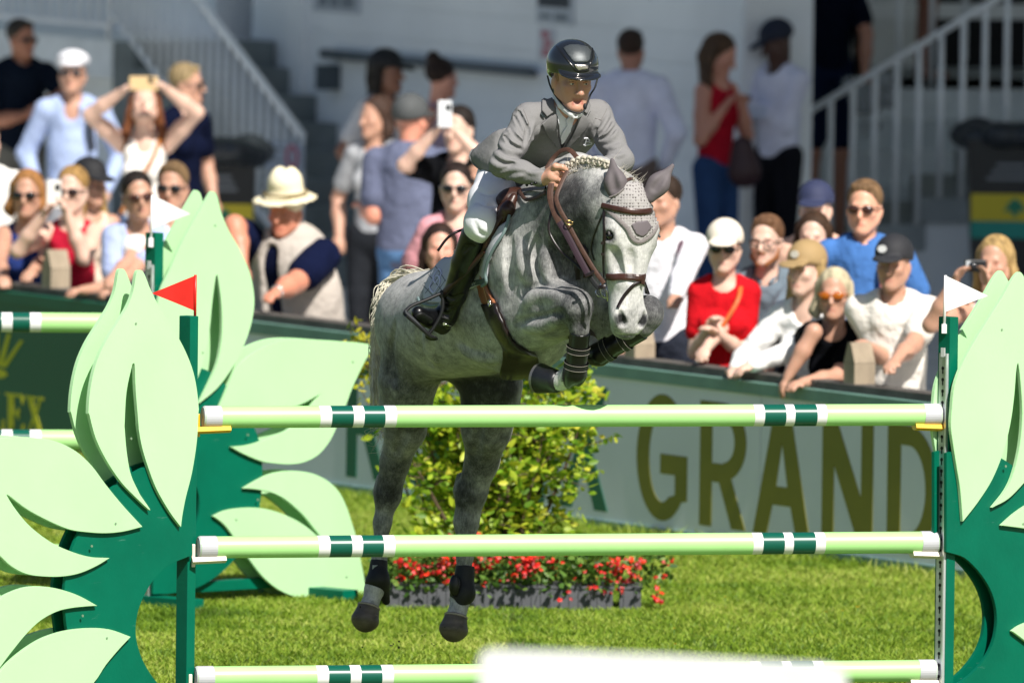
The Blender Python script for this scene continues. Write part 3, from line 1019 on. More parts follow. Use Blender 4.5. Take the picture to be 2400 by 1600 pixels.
# front right wing
T1 = [(2385, 640), (2370, 660), (2345, 704), (2309, 761), (2280, 808), (2255, 855), (2237, 906), (2231, 960), (2229, 1000), (2234, 1040), (2243, 1097), (2251, 1148), (2257, 1222), (2294, 1174), (2326, 1123), (2352, 1059), (2368, 995), (2377, 932), (2383, 862), (2388, 858),
      (2395, 930), (2396, 983), (2390, 1046), (2376, 1107), (2358, 1148), (2326, 1189), (2364, 1168), (2405, 1126), (2470, 1050), (2520, 960), (2530, 880), (2505, 800), (2450, 725), (2410, 665), (2395, 640)]
T2 = [(2347, 1231), (2384, 1199), (2430, 1172), (2520, 1140), (2620, 1135), (2720, 1130), (2690, 1200), (2640, 1270), (2560, 1320), (2520, 1300), (2480, 1265), (2420, 1242)]
T3 = [(2372, 1478), (2400, 1461), (2470, 1440), (2560, 1450), (2640, 1510), (2680, 1620), (2560, 1610), (2470, 1560), (2420, 1515)]
TB = [(2226, 1062), (2226, 1294), (2231, 1295), (2269, 1308), (2307, 1346), (2333, 1391), (2344, 1442), (2339, 1493), (2320, 1537), (2288, 1576), (2256, 1600), (2226, 1612), (2226, 1690), (2330, 1690), (2420, 1640), (2500, 1560), (2540, 1450), (2540, 1330), (2500, 1220), (2440, 1140), (2380, 1090), (2330, 1062), (2280, 1050)]
pR = P(2227, 1200, .30)
wr, ptR = wing('flower shaped wing of pale green petals beside the camera woman and white flag', pR,
     [(T1, [12, 25]), (T2, [0, 5]), (T3, [0, 5])], (TB, [0, 1, 2, 11, 12]), None, ((2237, 743), (2224, 1600)), 743, .052, 'white', 'right', True)
# rear wing
R1 = Z3([(1305, 75), (1330, 100), (1355, 200), (1400, 310), (1470, 430), (1530, 570), (1556, 700), (1555, 800), (1530, 920), (1480, 1050), (1420, 1160), (1330, 1280), (1220, 1372),
     (1280, 1250), (1330, 1130), (1355, 1000), (1361, 880), (1355, 750), (1334, 598), (1326, 590), (1320, 610), (1300, 760), (1287, 900), (1265, 1030), (1225, 1180), (1150, 1330),
     (1060, 1230), (1000, 1100), (965, 950), (962, 800), (985, 690), (1040, 560), (1100, 420), (1180, 270), (1250, 150), (1288, 85)])
R2 = [(882, 810), (842, 803), (785, 799), (727, 795), (681, 795), (643, 803), (605, 820), (574, 841), (551, 868), (536, 903), (517, 948), (503, 972), (560, 976), (640, 966), (700, 950), (750, 924), (753, 921),
      (720, 962), (680, 1003), (650, 1018), (614, 1033), (580, 1043), (541, 1047), (572, 1064), (614, 1081), (647, 1086), (680, 1088), (713, 1083), (746, 1066), (771, 1037), (788, 1004), (811, 950), (823, 917), (838, 883), (861, 837)]
R3 = Z4([(1376, 468), (1440, 430), (1520, 390), (1600, 372), (1690, 370), (1780, 388), (1860, 430), (1920, 490), (1960, 570), (1990, 660), (2020, 760), (2040, 870), (2060, 970), (2072, 1072), (2000, 1072), (1920, 1080), (1830, 1095), (1740, 1098), (1650, 1075), (1560, 1030), (1480, 960), (1410, 870), (1350, 785), (1300, 712), (1260, 665), (1206, 625),
     (1280, 592), (1380, 578), (1480, 580), (1580, 605), (1680, 650), (1760, 705), (1815, 760), (1822, 755), (1780, 700), (1720, 625), (1660, 568), (1600, 522), (1530, 490), (1450, 474)])
RB = [(372, 850), (463, 860), (500, 872), (528, 894), (560, 935), (585, 968), (603, 1003), (614, 1033), (621, 1083), (622, 1124), (618, 1166), (612, 1205), (600, 1240), (580, 1275), (556, 1311), (525, 1342), (489, 1367), (452, 1383), (400, 1392), (365, 1392)]
RH = [(420, 1100), (455, 1120), (470, 1150), (474, 1180), (470, 1215), (455, 1245), (420, 1268), (390, 1268), (385, 1180), (390, 1105)]
g_ = ground(372, 1425)
pQ = P(372, 1300, g_[1])
wq, ptQ = wing('flower shaped wing of pale green petals beside the shrub, white flag on its post', pQ,
     [(R1, [12, 25]), (R2, [0, 11, 22]), (R3, [0, 13, 25])], (RB, [0, 18, 19]), (RH, []), ((374, 546), (360, 1400)), 546, .055, 'white', 'right', True)

# flags
mred = M('flag_red', (.72, .018, .012), .4, var=(14, .12))
mwhite = M('flag_white', (.85, .85, .85), .45)
def flag(label, base_px, top_px, tri, yd, mat, rodmat):
    a = P(*base_px, yd); b = P(*top_px, yd)
    e_ = empty('flag', a, label, 'flag')
    tube('rod', [a, b], .0065, rodmat, e_, 8)
    T = np.array([P(*q, yd) for q in tri])
    n_ = 8
    V, F = [], []
    top, bot, tip = T
    for i in range(n_ + 1):
        t = i / n_
        u_ = top + (tip - top) * t * .985; l_ = bot + (tip - bot) * t * .985
        wv = .006 * math.sin(t * 5) * t
        for s in (-1, 1):
            for q in (u_, l_):
                V.append(q + np.array([0, wv + s * .0012, 0]))
    for i in range(n_):
        A = i * 4; B = A + 4
        F += [(A, A + 1, B + 1, B), (A + 2, B + 2, B + 3, A + 3), (A, B, B + 2, A + 2), (A + 1, A + 3, B + 3, B + 1)]
    F += [(0, 2, 3, 1), (n_ * 4, n_ * 4 + 1, n_ * 4 + 3, n_ * 4 + 2)]
    mesh('pennant', V, F, mat, e_)
    return e_
yf = ptL[1] + .02
flag('small red triangular flag on the left-turning wing post', (457, 745), (458, 644), [(459, 645), (458, 729), (356, 687)], yf, mred, mred)
bpy.data.objects['flag']['label'] = 'small red triangular flag on a dark green wing post'
yf2 = ptR[1] - .0
e_ = flag('white triangular flag beside the woman with the camera', (2213, 775), (2216, 645), [(2217, 646), (2215, 731), (2316, 693)], yf2, mwhite, mwhite)
c = P(2213, 770, yf2); box('clip', c, (.011, .01, .02), mwhite, e_)
yf3 = ptQ[1]
e_ = flag('white triangular flag beside the sunglasses woman in pale blue', (354, 572), (357, 457), [(357, 457), (354, 537), (446, 501)], yf3, mwhite, mwhite)
c = P(354, 568, yf3); box('clip', c, (.012, .012, .022), mwhite, e_)

# cups that carry the poles
def cup(label, end, d, mat):
    """cup below a pole end; d points from the pole end out to the post"""
    d = nrm(d)
    R = frame(d)
    e_ = empty('pole_cup', end - UP3 * .05, label, 'pole cup')
    V, F = [], []
    n_ = 9
    for i, t in enumerate((-.115, .035)):
        for k in range(n_):
            an = math.radians(-90 + (k - (n_ - 1) / 2) * 9)
            for rr in (.0505, .074):
                V.append(end + d * t + R[:, 0] * rr * math.cos(an) + UP3 * rr * math.sin(an) + UP3 * (.006 if t < 0 else 0))
    for k in range(n_ - 1):
        a, b = 2 * k, 2 * n_ + 2 * k
        F += [(a, a + 2, b + 2, b), (a + 1, b + 1, b + 3, a + 3)]
    F += [tuple([2 * k for k in range(n_)] + [2 * k + 1 for k in reversed(range(n_))]), tuple([2 * n_ + 2 * k + 1 for k in range(n_)] + [2 * n_ + 2 * k for k in reversed(range(n_))]),
          (0, 2 * n_, 2 * n_ + 1, 1), (2 * n_ - 2, 2 * n_ - 1, 4 * n_ - 1, 4 * n_ - 2)]
    mesh('tray', V, F, mat, e_)
    c = end + d * .026 - UP3 * .035
    box('bracket', c, (.014, .05, .008), mat, e_, np.stack([R[:, 0], UP3, d], 1), .003)
for nm, m_ in (('top', mcupy), ('middle', mcupw), ('bottom', mcupw)):
    a, b, o = FR[nm]
    col_ = 'yellow' if m_ is mcupy else 'cream'
    wh = {'top': 'uppermost', 'middle': 'middle', 'bottom': 'lowest'}[nm]
    cup(f'{col_} plastic cup holding the {wh} pole at the red flag wing', a, a - b, m_)
    cup(f'{col_} plastic cup holding the {wh} pole at the metal track post', b, b - a, m_)

# rear rails
ry = ptQ[1]
for nm, ya, lab in (('t', 754, 'upper pale green banded pole above the dark green board'), ('m', 1028, 'middle pale green banded pole across the dark green board'), ('b', 1296, 'lower pale green banded pole far behind the petals near the grass')):
    b = P(350, ya + 3, ry); a = P(0, ya - 1, ry)
    d = (a - b)
    d = nrm(np.array([d[0], -.12 * 0 - abs(d[0]) * .1, 0]))
    b2 = b; a2 = b2 + d * 3.3
    bands = [(4, 29, 1), (29, 70, 2), (70, 96, 1), (-17, 4, 2), (-42, -17, 1)]
    fr = sorted([tuple(sorted((1 - 0, 1))) for _ in []])
    f2 = []
    for x0, x1, mi in bands:
        q = [(P(x, ya, ry)[0] - b2[0]) / (a2[0] - b2[0]) for x in (x1, x0)]
        f2.append((q[0], q[1], mi))
    pole(lab, b2, a2, sorted(f2), 'poles of the rear jump')

# blurred white panel in front
yd = -27.0
pw = [(1128, 1600), (1122, 1552), (1126, 1534), (1140, 1524), (1160, 1521), (1550, 1536), (1930, 1557), (1965, 1566), (1985, 1582), (1990, 1600)]
poly = [P(x, y, yd) for x, y in pw]
zl = 1.1
poly = [np.array([poly[0][0], yd, zl])] + poly[1:-1] + [np.array([poly[-1][0], yd, zl])]
fp = empty('white_panel', (poly[0][0], yd, 0), 'out of focus white rounded panel in front of the jump', 'panel')
prism('panel_sheet', poly, .03, (0, -1, 0), M('panel_white', (.70, .70, .71), .6, var=(6, .05)), fp, .003)
for t in (.12, .88):
    x = poly[0][0] + (poly[-1][0] - poly[0][0]) * t
    box('leg', (x, yd + .05, .62), (.03, .025, .62), M('panel_white', (.85, .85, .85), .5), fp)
    box('foot', (x, yd + .05, .02), (.04, .3, .02), M('panel_white', (.85, .85, .85), .5), fp)

# ------------------------------------------------------------------ planter and shrub
yp = ground(1200, 1430)[1]
mplant = M('planter_grey', '#55575c', .7, var=(8, .1))
def leaf_cloud(cs, size, tilt, seed, nrm_bias=None):
    """leaf shaped folded blades at centres cs; returns V, F(tri)"""
    r = np.random.default_rng(seed)
    n = len(cs)
    d = r.normal(size=(n, 3)); d[:, 2] = d[:, 2] * .6 + tilt
    d /= np.linalg.norm(d, axis=1)[:, None]
    s = np.cross(d, r.normal(size=(n, 3))); s /= np.linalg.norm(s, axis=1)[:, None]
    nn = np.cross(s, d)
    L = size * r.uniform(.6, 1.25, n)[:, None]
    W = L * .25
    c = cs
    V = np.stack([c, c + d * L * .35 + s * W - nn * W * .3, c + d * L * .75 + s * W * .75 - nn * W * .2, c + d * L, c + d * L * .75 - s * W * .75 - nn * W * .2, c + d * L * .35 - s * W - nn * W * .3, c + d * L * .5], 1).reshape(-1, 3)
    q = np.arange(n)[:, None] * 7
    F = np.concatenate([q + [0, 1, 6], q + [1, 2, 6], q + [2, 3, 6], q + [3, 4, 6], q + [4, 5, 6], q + [5, 0, 6]], 0)
    return V, F
def leaf_mat(name, stops, transl=.35, rough=.45):
    m = bpy.data.materials.new(name); m.use_nodes = True
    nt = m.node_tree; b = nt.nodes['Principled BSDF']; b.inputs['Roughness'].default_value = rough
    at = nt.nodes.new('ShaderNodeAttribute'); at.attribute_name = 'tone'
    r = nt.nodes.new('ShaderNodeValToRGB'); e = r.color_ramp.elements
    e[0].position, e[0].color = stops[0][0], (*stops[0][1], 1)
    e[1].position, e[1].color = stops[-1][0], (*stops[-1][1], 1)
    for p_, c_ in stops[1:-1]:
        k = e.new(p_); k.color = (*c_, 1)
    nt.links.new(at.outputs['Fac'], r.inputs[0]); nt.links.new(r.outputs[0], b.inputs['Base Color'])
    tr = nt.nodes.new('ShaderNodeBsdfTranslucent'); nt.links.new(r.outputs[0], tr.inputs[0])
    ms = nt.nodes.new('ShaderNodeMixShader'); ms.inputs[0].default_value = transl
    nt.links.new(b.outputs[0], ms.inputs[1]); nt.links.new(tr.outputs[0], ms.inputs[2]); nt.links.new(ms.outputs[0], nt.nodes['Material Output'].inputs[0])
    return m
def planter(px0, px1, label, seedn, side=.16):
    a = P(px0, 1425, yp); b = P(px1, 1425, yp)
    e_ = empty('flower_trough', ((a[0] + b[0]) / 2, yp, 0), label, 'planter', 'flower troughs at the foot of the shrub')
    w_ = (b[0] - a[0]) / 2; cx = (a[0] + b[0]) / 2
    box('trough_body', (cx, yp + .16, .055), (w_, .16, .055), mplant, e_)
    box('trough_rim', (cx, yp + .16, .116), (w_ + .006, .166, .006), mplant, e_)
    n_ = int(w_ * 2 / .045)
    for k in range(n_):
        box('rib', (a[0] + (k + .5) * (2 * w_ / n_), yp - .003, .055), (.006, .003, .05), mplant, e_)
    r = np.random.default_rng(seedn)
    N = int(4600 * w_)
    c = np.stack([r.uniform(a[0] - .05, b[0] + (.14 if px1 > 1460 else .0), N), yp + r.uniform(-.06, .38, N), r.beta(2, 1.6, N) * .22 + .08], 1)
    c[:, 2] -= np.maximum(0, -(c[:, 1] - yp)) * .6
    V, F = leaf_cloud(c, .045, .5, seedn)
    mesh('foliage', V, F, LM1, e_, attrs={'tone': np.repeat(r.random(N), 7)})['kind'] = 'stuff'
    # blossoms
    nf = int(420 * w_) + 16
    fv = []
    ctr = [(r.uniform(a[0], b[0]), r.uniform(-.10, .10), r.uniform(.17, .29)) for _ in range(max(3, int(26 * w_)))]
    for k in range(nf):
        if k % 3:
            cx_, cy_, cz_ = ctr[k % len(ctr)]
            q = np.array([cx_ + r.normal() * .035, yp + cy_ + r.normal() * .03, cz_ + r.normal() * .025])
        else:
            q = np.array([r.uniform(a[0] - .02, b[0] + (.18 if px1 > 1460 else .0)), yp + r.uniform(-.1, .3), .17 + r.normal() * .07])
        q[2] = max(q[2], .05)
        fv.append(q)
        for j in range(r.integers(0, 3)):
            fv.append(q + r.normal(size=3) * .02)
    parts = []
    for q in fv:
        nv = nrm(np.array([r.normal() * .4, -.7, .6]) + r.normal(size=3) * .3)
        R = frame(nv); s0 = r.uniform(.011, .020)
        pts = [q + nv * .006]
        for j in range(10):
            an = 2 * math.pi * j / 10
            pts.append(q + (R[:, 0] * math.cos(an) + R[:, 1] * math.sin(an)) * s0 * (1 if j % 2 else .62))
        parts.append((np.array(pts), [(0, 1 + j, 1 + (j + 1) % 10) for j in range(10)]))
    v, f = merge(parts)
    tone = np.repeat(r.random(len(fv)), 11)
    mesh('blossom', v, np.array(f), LM2, e_, attrs={'tone': tone})['kind'] = 'stuff'
LM1 = leaf_mat('flowerbed_leaves', [(0, (.035, .09, .015)), (.5, (.10, .22, .03)), (1, (.24, .36, .07))])
LM2 = leaf_mat('red_blossom', [(0, (.30, .008, .01)), (.6, (.75, .012, .008)), (.85, (.85, .05, .01)), (1, (.7, .12, .13))], .2)
planter(905, 1436, 'long grey ribbed trough overflowing with red blossoms', 21)
planter(1452, 1502, 'short grey trough of red blossoms at the end of the row', 22)

def shrub():
    r = np.random.default_rng(5)
    ys = yp + .75
    root_c = P(1168, 1330, ys); bx = root_c[0]
    e_ = empty('golden_shrub', (bx, ys, 0), 'yellow green leafy shrub growing behind the flower troughs', 'shrub')
    mb = M('shrub_bark', '#5a4a38', .9, bump=(40, .5))
    stems, tips = [], []
    for k in range(20):
        a = 2 * math.pi * k / 20 + r.normal() * .2
        sp = r.uniform(.05, .52)
        top = np.array([bx + math.cos(a) * sp * 1.05, ys + math.sin(a) * sp * .6, r.uniform(.6, 1.36)])
        b0 = np.array([bx + math.cos(a) * .06, ys + math.sin(a) * .06, 0])
        mid = (b0 + top) / 2 + np.array([math.cos(a) * .04, math.sin(a) * .04, .08])
        pts = spline([b0, mid, top], 6)
        stems.append(tube_vf(pts, np.linspace(.013, .004, len(pts)), 6))
        for j in range(14):
            t = r.uniform(.25, 1)
            q = pts[int(t * (len(pts) - 1))]
            dv = nrm(np.array([r.normal(), r.normal() * .8, r.uniform(-.35, .9)])) * r.uniform(.10, .34)
            stems.append(tube_vf([q, q + dv * .5 + [0, 0, .01], q + dv], [.004, .003, .0015], 5))
            tips.append((q, q + dv))
    v, f = merge(stems)
    mesh('branches', v, f, mb, e_)
    cs = []
    for q, w_ in tips:
        n = r.integers(16, 34)
        t = r.uniform(.15, 1.08, n)[:, None]
        cs.append(q + (w_ - q) * t + r.normal(size=(n, 3)) * .03)
    cs = np.concatenate(cs)
    hh = cs[:, 2]
    V, F = leaf_cloud(cs, .056, .25, 6)
    out = np.clip(((cs[:, 2] - .5) * .5 + np.abs(cs[:, 0] - bx) * .3), 0, .5)
    tone = np.clip(r.beta(2, 2, len(cs)) * .9 + r.normal(size=len(cs)) * .08 + .08, 0, 1)
    mesh('crown', V, F, leaf_mat('shrub_leaves', [(0, (.06, .16, .012)), (.35, (.22, .40, .02)), (.7, (.50, .60, .04)), (1, (.82, .72, .08))], .4), e_, attrs={'tone': np.repeat(tone, 7)})
shrub()
def sprig(px, py, label, n_, seedn):
    r = np.random.default_rng(seedn)
    ys = yp + 1.0
    t_ = P(px, py, ys)
    e_ = empty('golden_shrub', (t_[0], ys, 0), label, 'shrub')
    st = []; cs = []
    for k in range(n_):
        top = t_ + np.array([r.normal() * .06, r.normal() * .08, -abs(r.normal()) * .12])
        b0 = np.array([t_[0] + .50 + r.normal() * .03, ys + .1, 0])
        pts = spline([b0, (b0 + top) / 2 + [.02, 0, .05], top], 8)
        st.append(tube_vf(pts, np.linspace(.008, .002, len(pts)), 5))
        for q in pts[-4:]:
            m_ = r.integers(5, 9)
            cs.append(q + r.normal(size=(m_, 3)) * [.035, .035, .03])
    v, f = merge(st)
    mesh('branches', v, f, M('shrub_bark', '#5a4a38'), e_)
    cs = np.concatenate(cs)
    V, F = leaf_cloud(cs, .05, .5, seedn + 1)
    mesh('crown', V, F, leaf_mat('sprig_leaves', [(0, (.15, .22, .02)), (.5, (.42, .44, .03)), (1, (.7, .6, .06))], .4), e_, attrs={'tone': np.repeat(r.random(len(cs)), 7)})
sprig(842, 768, 'slim yellow leafed shrub showing between the petals and the pale tail', 7, 31)
# ------------------------------------------------------------------ the horse
from mathutils.bvhtree import BVHTree
HH = nrm([.59, -.81, 0])                # heading of the horse
HS = nrm([-.81, -.59, 0])               # its right side (towards the picture's left)
YOFF[0] = .22
hip, loin, belly, girth, chest = P(1016, 764, 1.15), P(1068, 752, .95), P(1132, 727, .72), P(1212, 700, .42), P(1296, 640, .08)
def bframe(f):
    f = nrm(f)
    s = nrm(HS - f * (HS @ f))
    return np.stack([s, nrm(np.cross(f, s)) * (1 if np.cross(f, s)[2] > 0 else -1), f], 1)
horse = Body(.07)
hb = horse
fb = bframe(girth - hip)
hb.ell(hip, (.225, .232, .30), fb)
hb.ell(loin, (.255, .232, .32), bframe(belly - loin), .1)
hb.ell(belly, (.285, .272, .36), bframe(girth - loin), .1)
hb.ell(girth, (.28, .34, .33), bframe(chest - belly), .1)
hb.ell(chest, (.235, .29, .28), bframe(chest - girth), .1)
for s in (1, -1):
    hb.ell(belly + HS * .10 * s - UP3 * .045, (.19, .20, .36), bframe(girth - loin), .09)
    hb.ell(loin + HS * .08 * s - UP3 * .03, (.17, .19, .26), bframe(belly - loin), .09)
    hb.ell(hip + HS * .105 * s + fb[:, 1] * .03 - fb[:, 2] * .0, (.12, .185, .22), fb, .08)       # gluteals
    hb.ell(chest + HS * .13 * s - HH * .06 + UP3 * .02, (.14, .27, .20), bframe(chest - girth), .07)  # shoulder
hb.ell(hip - HH * .17 + UP3 * .02, (.12, .17, .11), fb, .1)
hb.ell(girth + fb[:, 1] * .31 + HH * .03, (.075, .075, .22), fb, .1)                                 # withers
hb.ell(P(1335, 690, -.04), (.17, .16, .16), bframe(HH), .08)                                       # breast
# neck
NK = [P(1262, 600, .22), P(1312, 540, .0), P(1362, 490, -.2), P(1415, 478, -.36), P(1462, 478, -.46)]
hb.chain(NK, [.28, .232, .178, .122, .08], .08, flat=(HS, .74))
CR = [P(1222, 478, .36), P(1285, 440, .1), P(1322, 412, -.03), P(1352, 396, -.12), P(1405, 402, -.30), P(1455, 426, -.42)]
hb.chain(CR, [.06, .062, .055, .048, .042, .04], .08)
# head frame: l to the picture's right, n out of the face, d down the face
hn = nrm([.45, -.89, .04]); hd = np.array([.02, -.16, -.985]); hd = nrm(hd - hn * (hd @ hn)); hl = np.cross(hn, hd)
if hl[0] < 0: hl = -hl
HO = P(1497, 436, -.50)
HR = np.stack([hl, hn, hd], 1)
HK = 1.06
def H(l, n, d): return HO + (hl * l + hn * n + hd * d * .97) * HK
def he(l, n, d, r, k=.03, sub=False): hb.ell(H(l, n, d), np.array(r) * HK, HR, k, sub)
he(0, -.08, .10, (.085, .09, .12), .05)
he(0, -.065, .19, (.108, .082, .13), .05)
for s in (-1, 1):
    he(s * .083, -.05, .205, (.036, .042, .06), .035)
    hb.cone(H(s * .09, -.035, .17), H(s * .098, -.035, .215), .017, .02, .03)              # brow
    he(s * .066, -.165, .225, (.052, .115, .135), .05)                                     # cheek
    hb.cone(H(s * .085, -.085, .27), H(s * .062, -.075, .40), .02, .012, .035)            # facial crest
    he(s * .047, -.034, .555, (.030, .038, .045), .03)                                     # nostril wing
    he(s * .018, -.03, .345, (.03, .03, .12), .05)                                        # nasal bones
hb.cone(H(0, -.075, .2), H(0, -.07, .46), .093, .062, .05)
hb.cone(H(0, -.14, .25), H(0, -.105, .5), .075, .045, .05)
he(0, -.065, .535, (.062, .058, .085), .05)
he(0, -.055, .605, (.048, .042, .04), .04)
he(0, -.11, .60, (.036, .038, .035), .04)
for s in (-1, 1):
    hb.cone(H(s * .058, -.002, .535), H(s * .044, -.006, .578), .012, .019, .006, sub=True)
    he(s * .112, -.028, .216, (.016, .022, .02), .012, True)
hb.cone(H(-.05, -.05, .628), H(0, -.012, .632), .005, .005, .008, sub=True)
hb.cone(H(.05, -.05, .628), H(0, -.012, .632), .005, .005, .008, sub=True)
# right foreleg (picture left)
EL, KN, FT = P(1248, 738, .02), P(1351, 719, -.36), P(1349, 866, -.31)
hb.ell(EL, (.15, .142, .16), bframe(HH), .06)
hb.ell(P(1225, 770, .06), (.075, .08, .09), bframe(HH), .06)
hb.chain([EL, P(1300, 727, -.17), P(1330, 719, -.29), KN], [.138, .112, .078, .066], .05)
hb.cone(P(1270, 700, -.1), P(1330, 704, -.29), .085, .052, .05)
hb.ell(KN, (.066, .068, .076), None, .04)
hb.ell(KN + np.array([.012, -.03, .012]), (.045, .035, .05), None, .03)
hb.chain([KN, P(1358, 770, -.365), P(1354, 810, -.345), FT], [.052, .036, .031, .034], .03)
hb.ell(FT, (.043, .045, .042), None, .03)
PS = P(1314, 893, -.245)
hb.chain([FT, PS], [.038, .043], .02)
HF1 = (P(1306, 894, -.235), P(1264, 886, -.17))
# left foreleg (picture right)
EL2, KN2, FT2 = P(1425, 742, .0), P(1519, 733, -.27), P(1404, 832, -.19)
hb.ell(EL2, (.125, .13, .14), bframe(HH), .06)
hb.chain([EL2, P(1480, 735, -.14), KN2], [.115, .085, .06], .05)
hb.ell(KN2, (.058, .070, .074), None, .04)
hb.chain([KN2, P(1506, 768, -.275), P(1460, 797, -.235), FT2], [.05, .037, .032, .034], .03)
hb.ell(FT2, (.044, .046, .045), None, .03)
hb.chain([FT2, P(1378, 806, -.12)], [.042, .044], .02)
HF2 = (P(1376, 803, -.11), P(1360, 775, -.05))
# right hind (picture left)
hb.chain([hip + HS * .07, P(957, 890, 1.13), P(951, 950, 1.18), P(950, 1005, 1.24), P(926, 1082, 1.33), P(909, 1160, 1.38)], [.175, .128, .112, .090, .063, .058], .03)
hb.ell(P(985, 838, 1.02), (.105, .11, .13), bframe(HH), .06)
hb.cone(P(893, 1120, 1.42), P(890, 1150, 1.42), .022, .03, .03)
hb.chain([P(909, 1160, 1.38), P(896, 1225, 1.39), P(889, 1310, 1.37), P(879, 1378, 1.34)], [.054, .036, .029, .034], .03)
hb.ell(P(878, 1378, 1.34), (.043, .045, .042), None, .03)
hb.chain([P(878, 1382, 1.34), P(866, 1418, 1.31)], [.037, .042], .02)
HF3 = (P(866, 1416, 1.305), P(853, 1462, 1.275))
# left hind (picture right)
hb.chain([hip - HS * .10 + UP3 * .02, P(1152, 900, 1.0), P(1149, 950, 1.03), P(1140, 1005, 1.08), P(1130, 1080, 1.17), P(1104, 1155, 1.22)], [.18, .132, .124, .108, .073, .066], .03)
hb.ell(P(1155, 830, .95), (.10, .10, .12), bframe(HH), .06)
hb.cone(P(1082, 1120, 1.27), P(1078, 1150, 1.27), .026, .032, .03)
hb.chain([P(1104, 1155, 1.22), P(1093, 1222, 1.23), P(1090, 1300, 1.21), P(1081, 1395, 1.19)], [.068, .052, .034, .036], .03)
hb.ell(P(1081, 1397, 1.19), (.046, .048, .045), None, .03)
hb.chain([P(1081, 1400, 1.19), P(1070, 1440, 1.16)], [.04, .044], .02)
HF4 = (P(1070, 1438, 1.155), P(1061, 1484, 1.13))
def tree_of(V, F):
    return BVHTree.FromPolygons([tuple(v) for v in V.astype(float)], [tuple(f) for f in F.tolist()])
def hit(tree, px, py):
    h = tree.ray_cast(Vector(CAMP), Vector(nrm(ray(px, py))), 200)
    return (None, None) if h[0] is None else (np.array(h[0]), np.array(h[1]))
def carve(body, tree, line, r, off, k=.02, sub=True, n=5):
    q = []
    for x, y in spline(line, n):
        a, b_ = hit(tree, x, y)
        if a is not None: q.append(a + b_ * off)
    m_ = len(q)
    for i in range(m_ - 1):
        t0, t1 = i / (m_ - 1), (i + 1) / (m_ - 1)
        f = lambda t: r * (.35 + .65 * math.sin(math.pi * min(1, max(0, t))) ** .6)
        body.cone(q[i], q[i + 1], f(t0), f(t1), k, sub)
_T = tree_of(*hb.build(.014))
# muscle lines of shoulder, forearm, flank and gaskin
for ln, r_ in (([(1226, 700), (1240, 676), (1268, 668), (1305, 680)], .012), ([(1212, 758), (1245, 752), (1285, 748), (1318, 732)], .012), ([(988, 720), (980, 770), (986, 820), (1006, 856)], .014),
               ([(1258, 560), (1258, 610), (1278, 655)], .014), ([(1300, 560), (1296, 610), (1305, 650)], .014), ([(1195, 560), (1190, 620), (1196, 680)], .014), ([(960, 960), (948, 1010), (930, 1060)], .010),
               ([(1135, 960), (1120, 1020), (1115, 1070)], .010), ([(925, 760), (915, 830), (925, 900)], .012), ([(1345, 540), (1335, 580), (1340, 620)], .014), ([(1440, 585), (1446, 615), (1455, 650)], .008), ([(1478, 590), (1480, 620), (1480, 655)], .006)):
    carve(hb, _T, ln, r_, r_ * .35, .03)
for ln, r_ in (([(1228, 715), (1262, 690), (1312, 695)], .02), ([(1232, 770), (1270, 765), (1310, 748)], .016), ([(1225, 575), (1228, 620), (1240, 655)], .02), ([(1275, 590), (1280, 625), (1292, 655)], .016), ([(1080, 815), (1120, 835), (1165, 842)], .02), ([(1005, 770), (1005, 815), (1022, 850)], .014)):
    carve(hb, _T, ln, r_, -r_ * .45, .035, False)
HV, HF = hb.build(.0075)
# coat tone with painted under-belly shade: 0 white .. 1 black, placed on the animal
dk = np.full(len(HV), .40, np.float32)
def spot(p, r, val, w=1.):
    global dk
    d2 = ((HV - np.asarray(p)) ** 2).sum(1) / (r * r)
    a = np.clip(1.5 * np.exp(-d2 * .75) - .12, 0, 1) * w
    dk = dk * (1 - a) + val * a
for l_, d_ in ((0, .15), (0, .3), (0, .42), (-.06, .25), (.06, .25)):
    spot(H(l_, 0, d_), .13, .15)
spot(H(-.08, -.15, .24), .10, .22)
spot(H(0, .0, .575), .06, .40)
for s in (-1, 1):
    spot(H(s * .050, -.012, .562), .019, 1.15); spot(H(s * .104, -.03, .215), .026, .82)
    spot(H(s * .07, -.02, .30), .035, .3)
spot(H(0, -.05, .635), .03, .72)
for q, r_, v_ in ((P(1345, 480, -.3), .16, .84), (P(1350, 560, -.25), .14, .8), (P(1310, 520, -.2), .08, .6), (P(1385, 560, -.3), .12, .85), (P(1360, 395, -.2), .07, .12), (P(1410, 410, -.35), .07, .12), (P(1310, 440, -.1), .06, .25)):
    spot(q, r_, v_)
spot(KN, .085, .86); spot(KN + UP3 * -.06, .06, .9); spot(KN2, .085, .86); spot(EL + HS * .1, .12, .42); spot(P(1300, 730, -.22), .07, .62)
for q in (P(1357, 800, -.4), P(1460, 800, -.3)): spot(q, .08, .7)
for q in (P(1310, 892, -.27), P(1390, 815, -.15)): spot(q, .05, .2)
for q in (P(950, 1000, 1.1), P(1140, 1000, 1.0)): spot(q, .13, .62)
for q in (P(905, 1150, 1.35), P(1090, 1160, 1.2)): spot(q, .07, .86); spot(q + UP3 * .07, .06, .75)
for q in (P(925, 1080, 1.3), P(1130, 1080, 1.1)): spot(q, .08, .7)
for q in (P(895, 1260, 1.37), P(1092, 1270, 1.2), P(1092, 1310, 1.2)): spot(q, .09, .55)
for q in (P(872, 1395, 1.3), P(1070, 1435, 1.13)): spot(q, .05, .3)
for q in ((1050, 890, .95), (1085, 905, .95), (1120, 905, .9), (1155, 905, .88), (1185, 905, .9), (1050, 930, 1.0), (1110, 930, .95), (1160, 930, .93)): spot(P(*q), .06, .97)  # body shade painted into the coat under the belly, over dark inner-thigh skin
